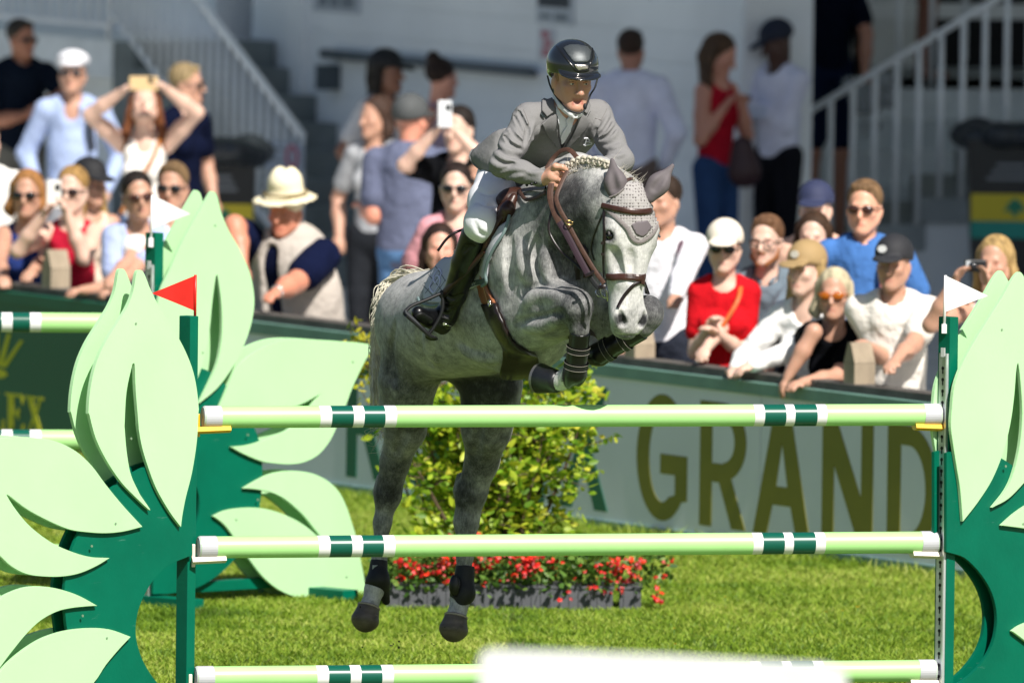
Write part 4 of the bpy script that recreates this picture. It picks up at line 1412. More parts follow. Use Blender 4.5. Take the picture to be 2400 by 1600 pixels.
spot(P(930, 880, 1.0), .14, .66); spot(P(1230, 560, .05), .15, .3); spot(P(1270, 560, 0), .12, .28); spot(P(1120, 760, .5), .15, .36); spot(P(1000, 680, 1.0), .12, .33)
def coat_mat():
    m = bpy.data.materials.new('dapple_grey_coat'); m.use_nodes = True
    nt = m.node_tree; L = nt.links.new; b = nt.nodes['Principled BSDF']
    b.inputs['Roughness'].default_value = .55; b.inputs['Specular IOR Level'].default_value = .22
    b.inputs['Sheen Weight'].default_value = .15; b.inputs['Sheen Roughness'].default_value = .4
    at = nt.nodes.new('ShaderNodeAttribute'); at.attribute_name = 'dark'
    tc = nt.nodes.new('ShaderNodeTexCoord')
    def noise(sc, det, rough=.6, scale3=(1, 1, 1)):
        mp = nt.nodes.new('ShaderNodeMapping'); mp.inputs['Scale'].default_value = scale3
        L(tc.outputs['Object'], mp.inputs[0])
        n = nt.nodes.new('ShaderNodeTexNoise'); n.inputs['Scale'].default_value = sc; n.inputs['Detail'].default_value = det; n.inputs['Roughness'].default_value = rough
        L(mp.outputs[0], n.inputs['Vector']); return n.outputs[0]
    def ma(op, a_, b_):
        n = nt.nodes.new('ShaderNodeMath'); n.operation = op
        for i, q in enumerate((a_, b_)):
            if isinstance(q, (int, float)): n.inputs[i].default_value = q
            else: L(q, n.inputs[i])
        return n.outputs[0]
    blot = noise(9, 4); mid = noise(38, 5, .7); hair = noise(150, 5, .8, (1, 1, .3))
    s = ma('ADD', at.outputs['Fac'], ma('MULTIPLY', ma('SUBTRACT', blot, .5), .55))
    s = ma('ADD', s, ma('MULTIPLY', ma('SUBTRACT', mid, .5), .4))
    s = ma('ADD', s, ma('MULTIPLY', ma('SUBTRACT', hair, .5), .8))
    vo = nt.nodes.new('ShaderNodeTexVoronoi'); vo.feature = 'SMOOTH_F1'; vo.inputs['Scale'].default_value = 24; vo.inputs['Smoothness'].default_value = .35
    wp = nt.nodes.new('ShaderNodeVectorMath'); wp.operation = 'ADD'
    nv = nt.nodes.new('ShaderNodeTexNoise'); nv.inputs['Scale'].default_value = 14
    L(tc.outputs['Object'], nv.inputs['Vector'])
    sv = nt.nodes.new('ShaderNodeVectorMath'); sv.operation = 'SCALE'; sv.inputs[3].default_value = .05
    L(nv.outputs['Color'], sv.inputs[0]); L(tc.outputs['Object'], wp.inputs[0]); L(sv.outputs[0], wp.inputs[1]); L(wp.outputs[0], vo.inputs['Vector'])
    s = ma('ADD', s, ma('MULTIPLY', ma('SUBTRACT', vo.outputs['Distance'], .38), .22))
    r = nt.nodes.new('ShaderNodeValToRGB'); e = r.color_ramp.elements
    e[0].position = 0; e[0].color = (.74, .73, .70, 1)
    e[1].position = 1; e[1].color = (.022, .022, .024, 1)
    k = e.new(.3); k.color = (.46, .455, .44, 1)
    k = e.new(.6); k.color = (.185, .185, .185, 1)
    k = e.new(.82); k.color = (.062, .062, .066, 1)
    L(s, r.inputs[0]); L(r.outputs[0], b.inputs['Base Color'])
    bp = nt.nodes.new('ShaderNodeBump'); bp.inputs['Strength'].default_value = .5; bp.inputs['Distance'].default_value = .004
    L(ma('ADD', hair, ma('MULTIPLY', mid, 2.2)), bp.inputs['Height']); L(bp.outputs[0], b.inputs['Normal'])
    return m
hroot = empty('horse', (*P(1130, 900, .6)[:2], 0), 'dapple grey horse with grey ear bonnet leaping over the pale green poles', 'horse')
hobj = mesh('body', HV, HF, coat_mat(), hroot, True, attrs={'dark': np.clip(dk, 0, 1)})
HT = BVHTree.FromPolygons([tuple(v) for v in HV.astype(float)], [tuple(f) for f in HF.tolist()])
_last = [0.]
def on(px, py, off=.004, tree=None):
    """the point where the photo ray meets the horse, lifted off the skin"""
    d = nrm(ray(px, py))
    h = (tree or HT).ray_cast(Vector(CAMP), Vector(d), 200)
    if h[0] is None:
        q, n_, _, _ = (tree or HT).find_nearest(Vector(P(px, py, _last[0])))
        return np.array(q) + np.array(n_) * off, np.array(n_)
    _last[0] = h[0][1]
    return np.array(h[0]) + np.array(h[1]) * off, np.array(h[1])
def strap(name, pxs, width, mat, parent, off=.004, thick=.004, n=6, tree=None):
    pts = spline([(x, y) for x, y in pxs], n)
    q = [on(x, y, off, tree) for x, y in pts]
    pp = np.array([a for a, _ in q]); nn = np.array([b for _, b in q])
    for _ in range(3):
        pp[1:-1] = (pp[:-2] + 2 * pp[1:-1] + pp[2:]) / 4
        nn[1:-1] = (nn[:-2] + 2 * nn[1:-1] + nn[2:]) / 4
    return ribbon(name, pp, width, thick, mat, parent, nn)
def patch(name, poly, mat, parent, off=.006, thick=.006, step=6, tree=None, sm=2):
    """a sheet laid on the animal inside an outline"""
    from mathutils.geometry import delaunay_2d_cdt
    poly = np.asarray(poly, float)
    # densify outline
    dl = []
    for a, b in zip(poly, np.roll(poly, -1, 0)):
        k = max(1, int(np.linalg.norm(b - a) / step))
        dl += [a + (b - a) * t for t in np.arange(k) / k]
    dl = np.array(dl)
    x0, y0 = dl.min(0); x1, y1 = dl.max(0)
    gx, gy = np.meshgrid(np.arange(x0 + step / 2, x1, step), np.arange(y0 + step / 2, y1, step))
    pts = np.stack([gx.ravel(), gy.ravel()], 1)
    ins = np.zeros(len(pts), bool)
    for a, b in zip(dl, np.roll(dl, -1, 0)):
        c = ((a[1] > pts[:, 1]) != (b[1] > pts[:, 1]))
        xx = (b[0] - a[0]) * (pts[:, 1] - a[1]) / (b[1] - a[1] + 1e-9) + a[0]
        ins ^= c & (pts[:, 0] < xx)
    dmin = np.min(np.linalg.norm(pts[:, None] - dl[None], axis=2), 1)
    pts = pts[ins & (dmin > step * .5)]
    allp = np.concatenate([dl, pts])
    r = delaunay_2d_cdt([Vector(q) for q in allp], [(i, (i + 1) % len(dl)) for i in range(len(dl))], [list(range(len(dl)))], 1, 1e-4)
    vv, ff = r[0], r[2]
    q = [on(v.x, v.y, off, tree) for v in vv]
    pp = np.array([a for a, _ in q])
    nb = [set() for _ in vv]
    for f in ff:
        for i in range(len(f)):
            nb[f[i]].add(f[i - 1]); nb[f[i - 1]].add(f[i])
    for _ in range(sm):
        pn = pp.copy()
        for i, s_ in enumerate(nb):
            if s_: pn[i] = pp[i] * .4 + .6 * np.mean(pp[list(s_)], 0)
        # keep outside the skin
        pp = pn
    for i in range(len(pp)):
        h = (tree or HT).find_nearest(Vector(pp[i]))
        dd = (pp[i] - np.array(h[0])) @ np.array(h[1])
        if dd < off: pp[i] += np.array(h[1]) * (off - dd)
    o = mesh(name, pp, [tuple(reversed(f)) for f in ff], mat, parent, True)
    md = o.modifiers.new('s', 'SOLIDIFY'); md.thickness = thick; md.offset = 0
    return o
YOFF[0] = .22
# ------------------------------------------------------------------ tack
mlea = M('brown_leather', '#3a2119', .38, var=(30, .3), bump=(120, .25, .002))
mled = M('dark_leather', '#1d1312', .35, var=(30, .3), bump=(120, .2, .002))
mlel = M('tan_leather', '#8a5638', .45, var=(30, .2))
mrub = M('rein_web', '#4b3226', .6, var=(60, .25))
mprp = M('rein_rubber', '#35222d', .6)
msteel = M('bit_steel', (.75, .75, .75), .15, 1.)
mbonp = M('bonnet_fabric', '#5f585b', .7, var=(40, .08))
mblk = M('boot_black', '#0b0c0e', .32, var=(12, .2), bump=(70, .15, .002))
mblm = M('boot_matt', '#101113', .6)
mthr = M('pale_stitch', '#8f8a80', .6)
mpad = M('saddle_pad', '#b9bac2', .75, var=(30, .05))
mpadg = M('pad_piping', '#6d8080', .6)
def bonnet_mat():
    m = bpy.data.materials.new('crochet_bonnet'); m.use_nodes = True
    nt = m.node_tree; L = nt.links.new; b = nt.nodes['Principled BSDF']; b.inputs['Roughness'].default_value = .8
    tc = nt.nodes.new('ShaderNodeTexCoord')
    vo = nt.nodes.new('ShaderNodeTexVoronoi'); vo.inputs['Scale'].default_value = 78; vo.inputs['Randomness'].default_value = .25
    L(tc.outputs['Object'], vo.inputs['Vector'])
    r = nt.nodes.new('ShaderNodeValToRGB'); e = r.color_ramp.elements
    e[0].position = .16; e[0].color = (.075, .062, .062, 1)
    e[1].position = .42; e[1].color = (.36, .34, .33, 1)
    L(vo.outputs['Distance'], r.inputs[0]); L(r.outputs[0], b.inputs['Base Color'])
    bp = nt.nodes.new('ShaderNodeBump'); bp.inputs['Strength'].default_value = .8; bp.inputs['Distance'].default_value = .004
    L(vo.outputs['Distance'], bp.inputs['Height']); L(bp.outputs[0], b.inputs['Normal'])
    return m
# hooves
mhoof = M('hoof_horn', '#3b342e', .55, var=(14, .35, '#6b6158'), bump=(40, .4, .004), scale3=(1, 1, 3))
mhoof2 = M('hoof_dark', '#15171a', .4, var=(14, .3), bump=(40, .3, .004))
def hoof(a, b, r0, r1, mat, name='hoof'):
    d = nrm(b - a)
    L = np.linalg.norm(b - a)
    R = frame(d, (0, -1, .2))
    prof = [(-.012, r0 * .86), (0, r0 * 1.0), (.012, r0 * 1.04), (L * .5, (r0 + r1) / 2 * 1.01), (L * .93, r1), (L, r1 * .985), (L + .004, r1 * .8), (L - .006, r1 * .55), (L - .01, .002)]
    v, f = tube_vf([a + d * q[0] for q in prof], [q[1] for q in prof], 24, normal=R[:, 1])
    o = mesh(name, v, f, mat, hroot, True)
    prof2 = [(L - .008, r1 * 1.01), (L + .006, r1 * 1.005), (L + .006, r1 * .8), (L - .004, r1 * .8)]
    v, f = tube_vf([a + d * q[0] for q in prof2], [q[1] for q in prof2], 24, normal=R[:, 1], caps=False)
    mesh('shoe', v, f, M('shoe_steel', (.25, .24, .23), .45, .8), o, False)
hoof(*HF1, .050, .066, mhoof2)
hoof(*HF2, .048, .062, mhoof)
def round_hoof(a, b, r0, r1):
    d = nrm(b - a); L_ = np.linalg.norm(b - a)
    R = frame(d, (0, -1, 0))
    B_ = Body(.012)
    B_.cone(a + d * .012, a + d * L_ * .72, r0, r1, .012)
    B_.ell(a + d * L_ * .80 + np.array([0, -.010, 0]), (r1 * .98, r1 * .90, L_ * .36), R, .014)
    B_.cut(a + d * .002, -d)
    V, F = B_.build(.005)
    o = mesh('hoof', V, F, mhoof, hroot, True)
    tube('coronet', [a + d * .010 + (R[:, 0] * math.cos(q) + R[:, 1] * math.sin(q)) * (r0 - .001) for q in np.linspace(0, 2 * math.pi, 24)], .005, M('coronet_pale', '#a49a8e', .7), o, 6)
round_hoof(HF3[0], HF3[1], .049, .061)
round_hoof(HF4[0], HF4[1], .050, .063)
# eyes
for s in (-1, 1):
    b = Body(.0); b.ell(H(s * .097, -.045, .216), (.022, .026, .022), HR)
    V, F = b.build(.004)
    mesh('eye', V, F, M('horse_eye', (.006, .005, .006), .06, coat=.5), hroot, True)
    lid = [H(s * (.097 + .0235 * math.cos(a) * .3 + .012), -.045 + .026 * math.cos(a), .212 - .017 * abs(math.sin(a))) for a in np.linspace(0, math.pi, 9)]
    tube('eyelid', lid, .0055, M('eyelid_grey', '#4c4a4a', .6), hroot, 6)
# ear covers of the bonnet
bon = empty('ear_bonnet', HO); bon.parent = hroot; bon.matrix_parent_inverse = Matrix.Translation(-Vector(hroot.location))
def ear(b0, b1, tip, wide, yb, name='ear_cover'):
    B = Body(.02)
    a = P(*b0, yb); c = P(*b1, yb - .01); t = P(*tip, yb + .01)
    mid = (a + c) / 2
    ax = nrm(t - mid); sd = nrm((c - a) - ax * ((c - a) @ ax)); nn = np.cross(ax, sd)
    L = np.linalg.norm(t - mid)
    R = np.stack([sd, nn, ax], 1)
    B.ell(mid + ax * L * .30, (wide, .03, L * .38), R)
    B.cone(mid + ax * L * .35, mid + ax * L * .96, wide * .86, .010, .02, flat=(nn, .6))
    B.cone(mid - ax * .015, mid + ax * L * .3, wide * .72, wide * .9, .02, flat=(nn, .7))
    # hollow facing the camera
    cn = nn if nn[1] < 0 else -nn
    B.cone(mid + ax * L * .15 + cn * .038, mid + ax * L * .7 + cn * .03, wide * .35, wide * .14, .02, True)
    V, F = B.build(.005)
    return mesh(name, V, F, mbonp, bon, True)
ear((1430, 462), (1462, 446), (1434, 372), .047, -.49)
ear((1516, 440), (1538, 466), (1578, 386), .044, -.46)
bonp = [(1462, 429), (1488, 427), (1516, 434), (1526, 456), (1540, 473), (1545, 490), (1549, 510)]
sc_ = [(1538, 531), (1525, 551), (1499, 567), (1482, 559), (1471, 536), (1453, 518), (1432, 499)]
bonp += sc_ + [(1420, 489), (1427, 476), (1434, 463), (1460, 447)]
patch('bonnet_net', bonp, bonnet_mat(), bon, .006, .004, 5)
strap('bonnet_edging', [(1549, 510), (1538, 531), (1525, 551), (1499, 567), (1482, 559), (1471, 536), (1453, 518), (1432, 499), (1420, 489)], .016, M('bonnet_edge', '#827b7a', .8, bump=(220, .9, .004)), bon, .008, .006)
patch('bonnet_shield', [(1493, 516), (1514, 515), (1526, 533), (1512, 550), (1503, 557), (1488, 551), (1476, 527)], M('bonnet_plain', '#675f63', .6), bon, .011, .003, 5)
strap('bonnet_cord', [(1432, 464), (1448, 458), (1462, 446)], .008, M('bonnet_edge', '#9d908d'), bon, .012, .008)
strap('bonnet_cord', [(1519, 440), (1528, 458), (1541, 474)], .008, M('bonnet_edge', '#9d908d'), bon, .012, .008)
# bridle
bri = empty('bridle', HO); bri.parent = hroot; bri.matrix_parent_inverse = Matrix.Translation(-Vector(hroot.location))
strap('browband', [(1414, 482), (1440, 489), (1470, 494), (1500, 497), (1525, 494), (1543, 487)], .024, mlea, bri, .012, .012)
strap('headpiece', [(1462, 428), (1480, 420), (1500, 421), (1514, 428)], .014, mlea, bri, .006, .006)
strap('cheekpiece', [(1418, 486), (1418, 530), (1417, 580), (1417, 620), (1419, 648)], .013, mled, bri, .008, .005)
strap('cheekpiece', [(1543, 490), (1549, 540), (1541, 590), (1530, 640)], .013, mled, bri, .006, .005)
strap('throatlatch', [(1418, 492), (1404, 525), (1392, 556), (1387, 585), (1394, 610)], .008, mled, bri, .004, .005)
strap('noseband', [(1426, 648), (1440, 650), (1470, 650), (1500, 651), (1518, 647), (1529, 640)], .027, mlea, bri, .010, .009)
strap('flash_strap', [(1502, 659), (1484, 668), (1467, 688), (1455, 708), (1449, 722)], .014, mled, bri, .006, .005)
strap('flash_strap', [(1500, 660), (1512, 668), (1521, 680)], .014, mled, bri, .006, .005)
q, n_ = on(1502, 658, .014); box('flash_keeper', q, (.008, .006, .012), mlea, bri)
for py in (568, 594):
    q, n_ = on(1417, py, .012); box('buckle', q, (.007, .004, .006), mled, bri)
def ring(name, c, r, t, mat, parent, ax=(0, 1, 0), a0=0, a1=2 * math.pi, flat=1.):
    R = frame(ax)
    pts = [c + R[:, 0] * r * math.cos(a) + R[:, 1] * r * flat * math.sin(a) for a in np.linspace(a0, a1, 20)]
    return tube(name, pts, t, mat, parent, 8)
q, n_ = on(1432, 668, .01); bitc = P(1421, 676, q[1] - .03)
ring('bit_ring', bitc, .030, .0042, msteel, bri, (.4, -.9, 0), flat=1.35)
ring('bit_ring', bitc + np.array([-.03, .0, -.018]), .016, .0035, msteel, bri, (.2, -.9, .2))
ring('curb_link', bitc + np.array([.004, -.006, -.03]), .013, .003, msteel, bri, (.5, -.8, .2))
tube('bit_shank', [bitc + np.array([-.004, -.008, .04]), bitc + np.array([.006, -.01, -.055])], .0045, msteel, bri, 6)
# reins and martingale; free runs hang between hand and bit
def run(name, pts, width, mat, parent, thick=.005, nrml=(-.3, -.9, .2), n=8):
    pp = spline([P(x, y, d) for x, y, d in pts], n)
    return ribbon(name, pp, width, thick, mat, parent, np.tile(nrm(nrml), (len(pp), 1)))
run('rein', [(1292, 430, -.33), (1290, 462, -.36), (1300, 498, -.40), (1312, 522, -.43)], .026, mrub, bri)
run('rein', [(1311, 520, -.43), (1332, 556, -.46), (1355, 600, -.49), (1378, 642, -.52)], .026, mprp, bri)
run('rein', [(1377, 640, -.52), (1392, 662, -.53), (1404, 676, -.54)], .022, mblm, bri)
run('rein', [(1403, 674, -.54), (1412, 672, -.55), (1420, 672, -.55)], .016, mled, bri)
run('rein', [(1330, 400, -.31), (1316, 428, -.34), (1304, 462, -.38), (1312, 490, -.42), (1330, 522, -.44), (1350, 560, -.46), (1374, 602, -.48), (1398, 640, -.50), (1416, 664, -.53)], .018, mrub, bri)
run('rein', [(1294, 488, -.37), (1286, 530, -.38), (1292, 556, -.39), (1315, 590, -.42), (1348, 618, -.46), (1362, 632, -.48)], .010, mled, bri)
run('rein', [(1355, 372, -.26), (1335, 352, -.2), (1315, 354, -.16), (1296, 372, -.14), (1281, 396, -.16)], .020, mrub, bri, nrml=(-.2, -.8, .5))
q = P(1334, 522, -.455); ring('martingale_ring', q, .016, .003, M('brass', (.7, .5, .2), .3, 1.), bri, (.2, -.5, .8))
run('rein_stop', [(1372, 648, -.535), (1384, 642, -.54), (1392, 634, -.54)], .012, mled, bri)
# breastplate
bp_ = empty('breastplate', HO); bp_.parent = hroot; bp_.matrix_parent_inverse = Matrix.Translation(-Vector(hroot.location))
strap('neck_strap', [(1222, 452), (1236, 470), (1258, 466), (1283, 453)], .016, mrub, bp_, .012, .005)
strap('chest_strap', [(1350, 600), (1352, 625), (1354, 655)], .020, mled, bp_, .008, .006)
strap('chest_strap', [(1375, 580), (1378, 615), (1376, 650)], .045, mlea, bp_, .008, .006)
strap('shoulder_strap', [(1216, 452), (1245, 446), (1283, 442)], .018, mled, bp_, .010, .006)
# girth and belly guard
sad = empty('saddle', girth); sad.parent = hroot; sad.matrix_parent_inverse = Matrix.Translation(-Vector(hroot.location))
patch('girth', [(1116, 640), (1132, 634), (1146, 662), (1158, 690), (1170, 712), (1133, 712), (1124, 680)], mlel, sad, .012, .012, 6)
for dx in (8, 15):
    strap('girth_stripe', [(1122 + dx, 650), (1130 + dx, 680), (1138 + dx, 708)], .005, M('girth_pale', '#c9a27c', .6), sad, .0195, .002)
patch('girth_cover', [(1132, 708), (1170, 706), (1188, 750), (1206, 791), (1226, 806), (1262, 826), (1268, 866), (1240, 884), (1200, 890), (1176, 880), (1172, 862), (1178, 836), (1183, 812), (1171, 789), (1148, 750)], mled, sad, .016, .018, 7)
q, n_ = on(1162, 710, .03); ring('girth_ring', q, .013, .0032, M('ring_bright', (.85, .82, .75), .2, 1.), sad, n_)
# saddle pad, flap and seat
patch('saddle_pad', [(1198, 512), (1206, 524), (1176, 566), (1160, 598), (1150, 630), (1152, 656), (1144, 668), (1118, 676), (1090, 690), (1040, 716), (1004, 716), (990, 700), (998, 668), (1014, 636), (1040, 610), (1100, 590), (1150, 548)], mpad, sad, .010, .012, 8, sm=3)
strap('pad_piping', [(1202, 508), (1190, 545), (1170, 576), (1155, 606), (1147, 638), (1150, 660), (1140, 668)], .013, mpadg, sad, .020, .012)
strap('pad_piping', [(988, 700), (996, 712), (1020, 718), (1044, 712)], .010, mpadg, sad, .018, .010)
for a, b in (((1004, 690), (1042, 640)), ((1016, 706), (1052, 658)), ((998, 672), (1026, 700)), ((1010, 648), (1044, 684)), ((1026, 630), (1052, 662))):
    strap('quilt_seam', [a, ((a[0] + b[0]) / 2 + 1, (a[1] + b[1]) / 2), b], .003, M('seam_dark', '#55585c', .8), sad, .0165, .002)
strap('pad_emblem', [(1024, 690), (1014, 676), (1030, 650), (1040, 664), (1024, 690)], .007, M('emblem_lilac', '#cfd0ea', .6), sad, .0185, .003)
strap('pad_emblem', [(1028, 668), (1022, 656), (1034, 636), (1042, 648), (1028, 668)], .006, M('emblem_lilac', '#cfd0ea'), sad, .0185, .003)
strap('pad_strap', [(1094, 676), (1120, 664), (1148, 656)], .022, M('strap_greygreen', '#4d5a58', .6), sad, .020, .004)
mlet = M('lettering_pale', '#c9ccc9', .6)
# small woven lettering on the strap
for i in range(7):
    x = 1099 + i * 5.2; y = 674 - i * 2.0
    strap('woven_letter', [(x, y - 3), (x + 1.5, y), (x + 1, y + 3)], .0022, mlet, sad, .0235, .0015, 2)
    strap('woven_letter', [(x, y - 3), (x + 3, y - 3.6), (x + 3, y + 1)], .0022, mlet, sad, .0235, .0015, 2)
patch('saddle_flap', [(1168, 470), (1196, 462), (1214, 470), (1208, 492), (1190, 524), (1166, 560), (1150, 598), (1136, 616), (1108, 610), (1066, 606), (1058, 580), (1066, 556), (1084, 540), (1120, 520)], mlea, sad, .024, .014, 8, sm=4)
SB = Body(.05)
SB.cone(P(1190, 478, .22), P(1158, 520, .62), .10, .12, .06, flat=(UP3, .55))
SB.ell(P(1206, 470, .12), (.09, .06, .06), bframe(HH), .05)
SB.cone(P(1135, 525, .70) - HS * .10, P(1135, 530, .70) + HS * .05, .04, .035, .05)
V, F = SB.build(.012)
mesh('seat', V, F, mlea, sad, True)
SK = Body(.02)
SK.chain([P(1204, 462, .0), P(1190, 492, -.02), P(1172, 528, .02), P(1156, 566, .03)], [.018, .03, .032, .02], .02)
V, F = SK.build(.006)
mesh('knee_block', V, F, mlea, sad, True)
# braided mane
mman = M('mane_hair', '#bdb6a6', .7, var=(120, .35), bump=(200, .6, .003))
for i, (x, y) in enumerate([(1331, 383), (1344, 376), (1357, 371), (1369, 369), (1382, 369), (1395, 371), (1408, 374), (1421, 379)]):
    q, n_ = on(x, y + 12, .006)
    c = np.array([P(x, y, q[1])[0], q[1], P(x, y, q[1])[2]])
    pts = []
    for a in np.linspace(0, 5 * math.pi, 46):
        rr = .013 * (1 - .35 * a / (5 * math.pi))
        pts.append(c + np.array([math.cos(a) * rr, -.006 - a * .0007, math.sin(a) * rr * 1.05]) + .0035 * np.array([math.cos(4 * a), math.sin(3 * a), math.sin(4 * a)]))
    br = tube('braid', pts, .0058, mman, hroot, 7)
    s1, _ = on(x - 8, y + 16, .003); s2, _ = on(x - 18, y + 30, .002)
def hairs(name, roots, ends, mat, parent, r0=.0012, bend=.02, seed=3, sag=None):
    r = np.random.default_rng(seed)
    parts = []
    for a, b in zip(roots, ends):
        m_ = (a + b) / 2 + r.normal(size=3) * bend + (np.array([0, 0, sag]) if sag else 0)
        pts = spline([a, m_, b], 5)
        parts.append(tube_vf(pts, np.linspace(r0, r0 * .2, len(pts)), 4, caps=False))
    v, f = merge(parts)
    o = mesh(name, v, f, mat, parent, True)
    return o
r = np.random.default_rng(11)
rt, en = [], []
for k in range(130):
    x = r.uniform(1325, 1500)
    y = 388 + (x - 1405) ** 2 * .0035 if x < 1440 else 400 + (x - 1440) * .5
    q, n_ = on(x, y + 4, 0)
    rt.append(q); en.append(q + np.array([r.normal() * .025 + (.03 if x > 1440 else 0), r.normal() * .015, abs(r.normal()) * .028 + .008]))
hairs('mane_wisps', rt, en, M('mane_fine', '#c9c2b4', .6), hroot, .0011, .006)
# tail: long pale locks streaming behind the quarters
r = np.random.default_rng(12)
dock = P(985, 655, 1.36)
rt, en = [], []
parts = []
for k in range(460):
    a = P(1000 + r.normal() * 8, 650 + r.normal() * 6, 1.38)
    t = r.random()
    m1 = P(940 + r.normal() * 14, 664 + r.normal() * 12, 1.5)
    if t < .5:
        ex, ey = r.uniform(868, 915), r.uniform(700, 785)
        b = P(ex, ey, 1.5 + r.normal() * .06)
        pts = spline([a, m1, (m1 + b) / 2 + r.normal(size=3) * .012 + np.array([-.012, 0, .012]), b], 5)
    else:
        b = P(r.uniform(866, 912), r.uniform(860, 1010), 1.52 + r.normal() * .05)
        pts = spline([a, m1, P(897 + r.normal() * 8, 735 + r.normal() * 10, 1.52), P(880 + r.normal() * 7, 830 + r.normal() * 20, 1.53), b], 5)
    parts.append(tube_vf(pts, np.linspace(.0036, .0008, len(pts)), 4, caps=False))
for k in range(60):
    a = P(905 + r.normal() * 6, 1000 + r.normal() * 20, 1.5)
    b = P(r.uniform(860, 1010), r.uniform(1010, 1075), 1.45 + r.normal() * .1)
    pts = spline([a, (a + b) / 2 + r.normal(size=3) * .03, b], 5)
    parts.append(tube_vf(pts, np.linspace(.0014, .0005, len(pts)), 4, caps=False))
v, f = merge(parts)
mesh('tail', v, f, M('tail_hair', '#d8d2bf', .6, var=(30, .25)), hroot, True)
# leg boots
def shell(name, pts, rads, mat, parent, k=.015, h=.005, extra=None, cutp=None):
    B = Body(k)
    B.chain(pts, rads, k)
    if extra: extra(B)
    if cutp:
        for p_, n__ in cutp: B.cut(p_, n__)
    V, F = B.build(h)
    return mesh(name, V, F, mat, parent, True)
def legboot(a, b, r0, r1, side, flapn):
    d = nrm(b - a)
    o = shell('leg_boot', [a, a + (b - a) * .55, b], [r0, r0 * .98, r1], mblk, hroot, .012, .004,
              lambda B: (B.ell(b + side * .022 + d * .012, (.030, .034, .06), frame(d, (0, -1, 0)), .015), B.ell(b - side * .02 + d * .016, (.022, .028, .045), frame(d, (0, -1, 0)), .015)),
              [(a + d * .004, -d)])
    for t in (.42, .80):
        c = a + (b - a) * t
        rr = (r0 + (r1 - r0) * t) * 1.05
        R = frame(d, (0, -1, 0))
        for w_ in (-.012, .012):
            tube('boot_strap_edge', [c + d * w_ + (R[:, 0] * math.cos(a_) + R[:, 1] * math.sin(a_)) * (rr + .002) for a_ in np.linspace(0, 2 * math.pi, 22)], .0010, mthr, o, 5)
        vv, ff = tube_vf([c - d * .012, c + d * .012], rr, 22, normal=R[:, 0], caps=False)
        mesh('boot_strap', vv, ff, mblm, o, True)
    for k in range(6):
        c = b + side * .046 + d * (.0 + .007 * k) + np.array([0, -.012, 0])
        R = frame(d, (0, -1, 0))
        tube('boot_rib', [c - np.array([.010, .006, 0]), c + np.array([.010, -.006, 0])], .0022, mblm, o, 5)
    return o
legboot(P(1360, 776, -.365), P(1348, 874, -.305), .045, .053, np.array([-1, -.2, 0]), 1)
legboot(P(1506, 772, -.27), P(1404, 830, -.195), .045, .053, np.array([-.25, -.3, .6]), 1)
def hindboot(a, b, tip, r0, r1):
    d = nrm(b - a)
    o = shell('hind_boot', [a, b], [r0, r1], mblm, hroot, .02, .005, lambda B: (B.ell(b + d * .01, (.052, .05, .04), frame(d, (0, -1, 0)), .02), B.cone(b + np.array([.01, -.012, .01]), tip, .044, .018, .02)), [(a + d * .006, -d)])
    return o
hb1 = hindboot(P(889, 1310, 1.37), P(884, 1360, 1.345), P(905, 1408, 1.37), .038, .046)
hb2 = hindboot(P(1091, 1322, 1.21), P(1084, 1390, 1.19), P(1070, 1436, 1.15), .041, .052)
B = Body(.01); B.ell(P(1066, 1372, 1.14), (.026, .02, .05)); V, F = B.build(.004)
mesh('fetlock_cup', V, F, mblk, hb2, True)
q = P(879, 1330, 1.325); box('boot_tag', q, (.012, .004, .012), M('tag_grey', '#9aa0a6', .4), hb1)
YOFF[0] = .22
# ------------------------------------------------------------------ the rider
mskin = M('rider_skin', '#c4917a', .5, var=(60, .06), sss=.12)
mjack = M('jacket_grey', '#7e7d7d', .8, var=(260, .06), bump=(24, .45, .014), spec=.2)
mjackd = M('jacket_lapel', '#737272', .8, var=(260, .06), bump=(24, .25, .01), spec=.2)
mshirt = M('shirt_white', (.78, .79, .82), .7)
mtie = M('stock_white', (.72, .73, .75), .8, bump=(500, .6, .001))
mbree = M('breeches_white', (.80, .80, .84), .75, bump=(20, .35, .012), spec=.25)
mhel = M('helmet_gloss', (.012, .014, .018), .12, coat=.6)
mhelp = M('helmet_glitter', (.07, .08, .085), .35, .3, var=(900, .7), bump=(900, .6, .001))
ride = empty('person', (*P(1180, 600, .4)[:2], 0), 'rider in grey jacket, white breeches and black helmet on the leaping horse', 'person')
fn = nrm([.36, -.92, -.13]); fu = np.array([.05, -.10, 1.]); fu = nrm(fu - fn * (fu @ fn)); fl = np.cross(fu, fn); fl = fl if fl[0] > 0 else -fl
Q = P(1341, 189, .0)
FRM = np.stack([fl, fn, fu], 1)
def Hd(l, n, u): return Q + fl * l + fn * n + fu * u
NB = P(1322, 276, .07)
PEL = P(1203, 408, .50)
RS, LS = P(1238, 278, .01), P(1398, 270, .16)
RE, LE = P(1176, 386, -.17), P(1456, 376, .02)
RW, LW = P(1272, 420, -.235), P(1392, 412, -.12)
KNR, ANR = P(1128, 522, .03), P(1050, 730, .31)
HPR = PEL + HS * .075; HPL = PEL - HS * .10
KNL, ANL = KNR - HS * .56 + np.array([0, 0, -.02]), ANR - HS * .80
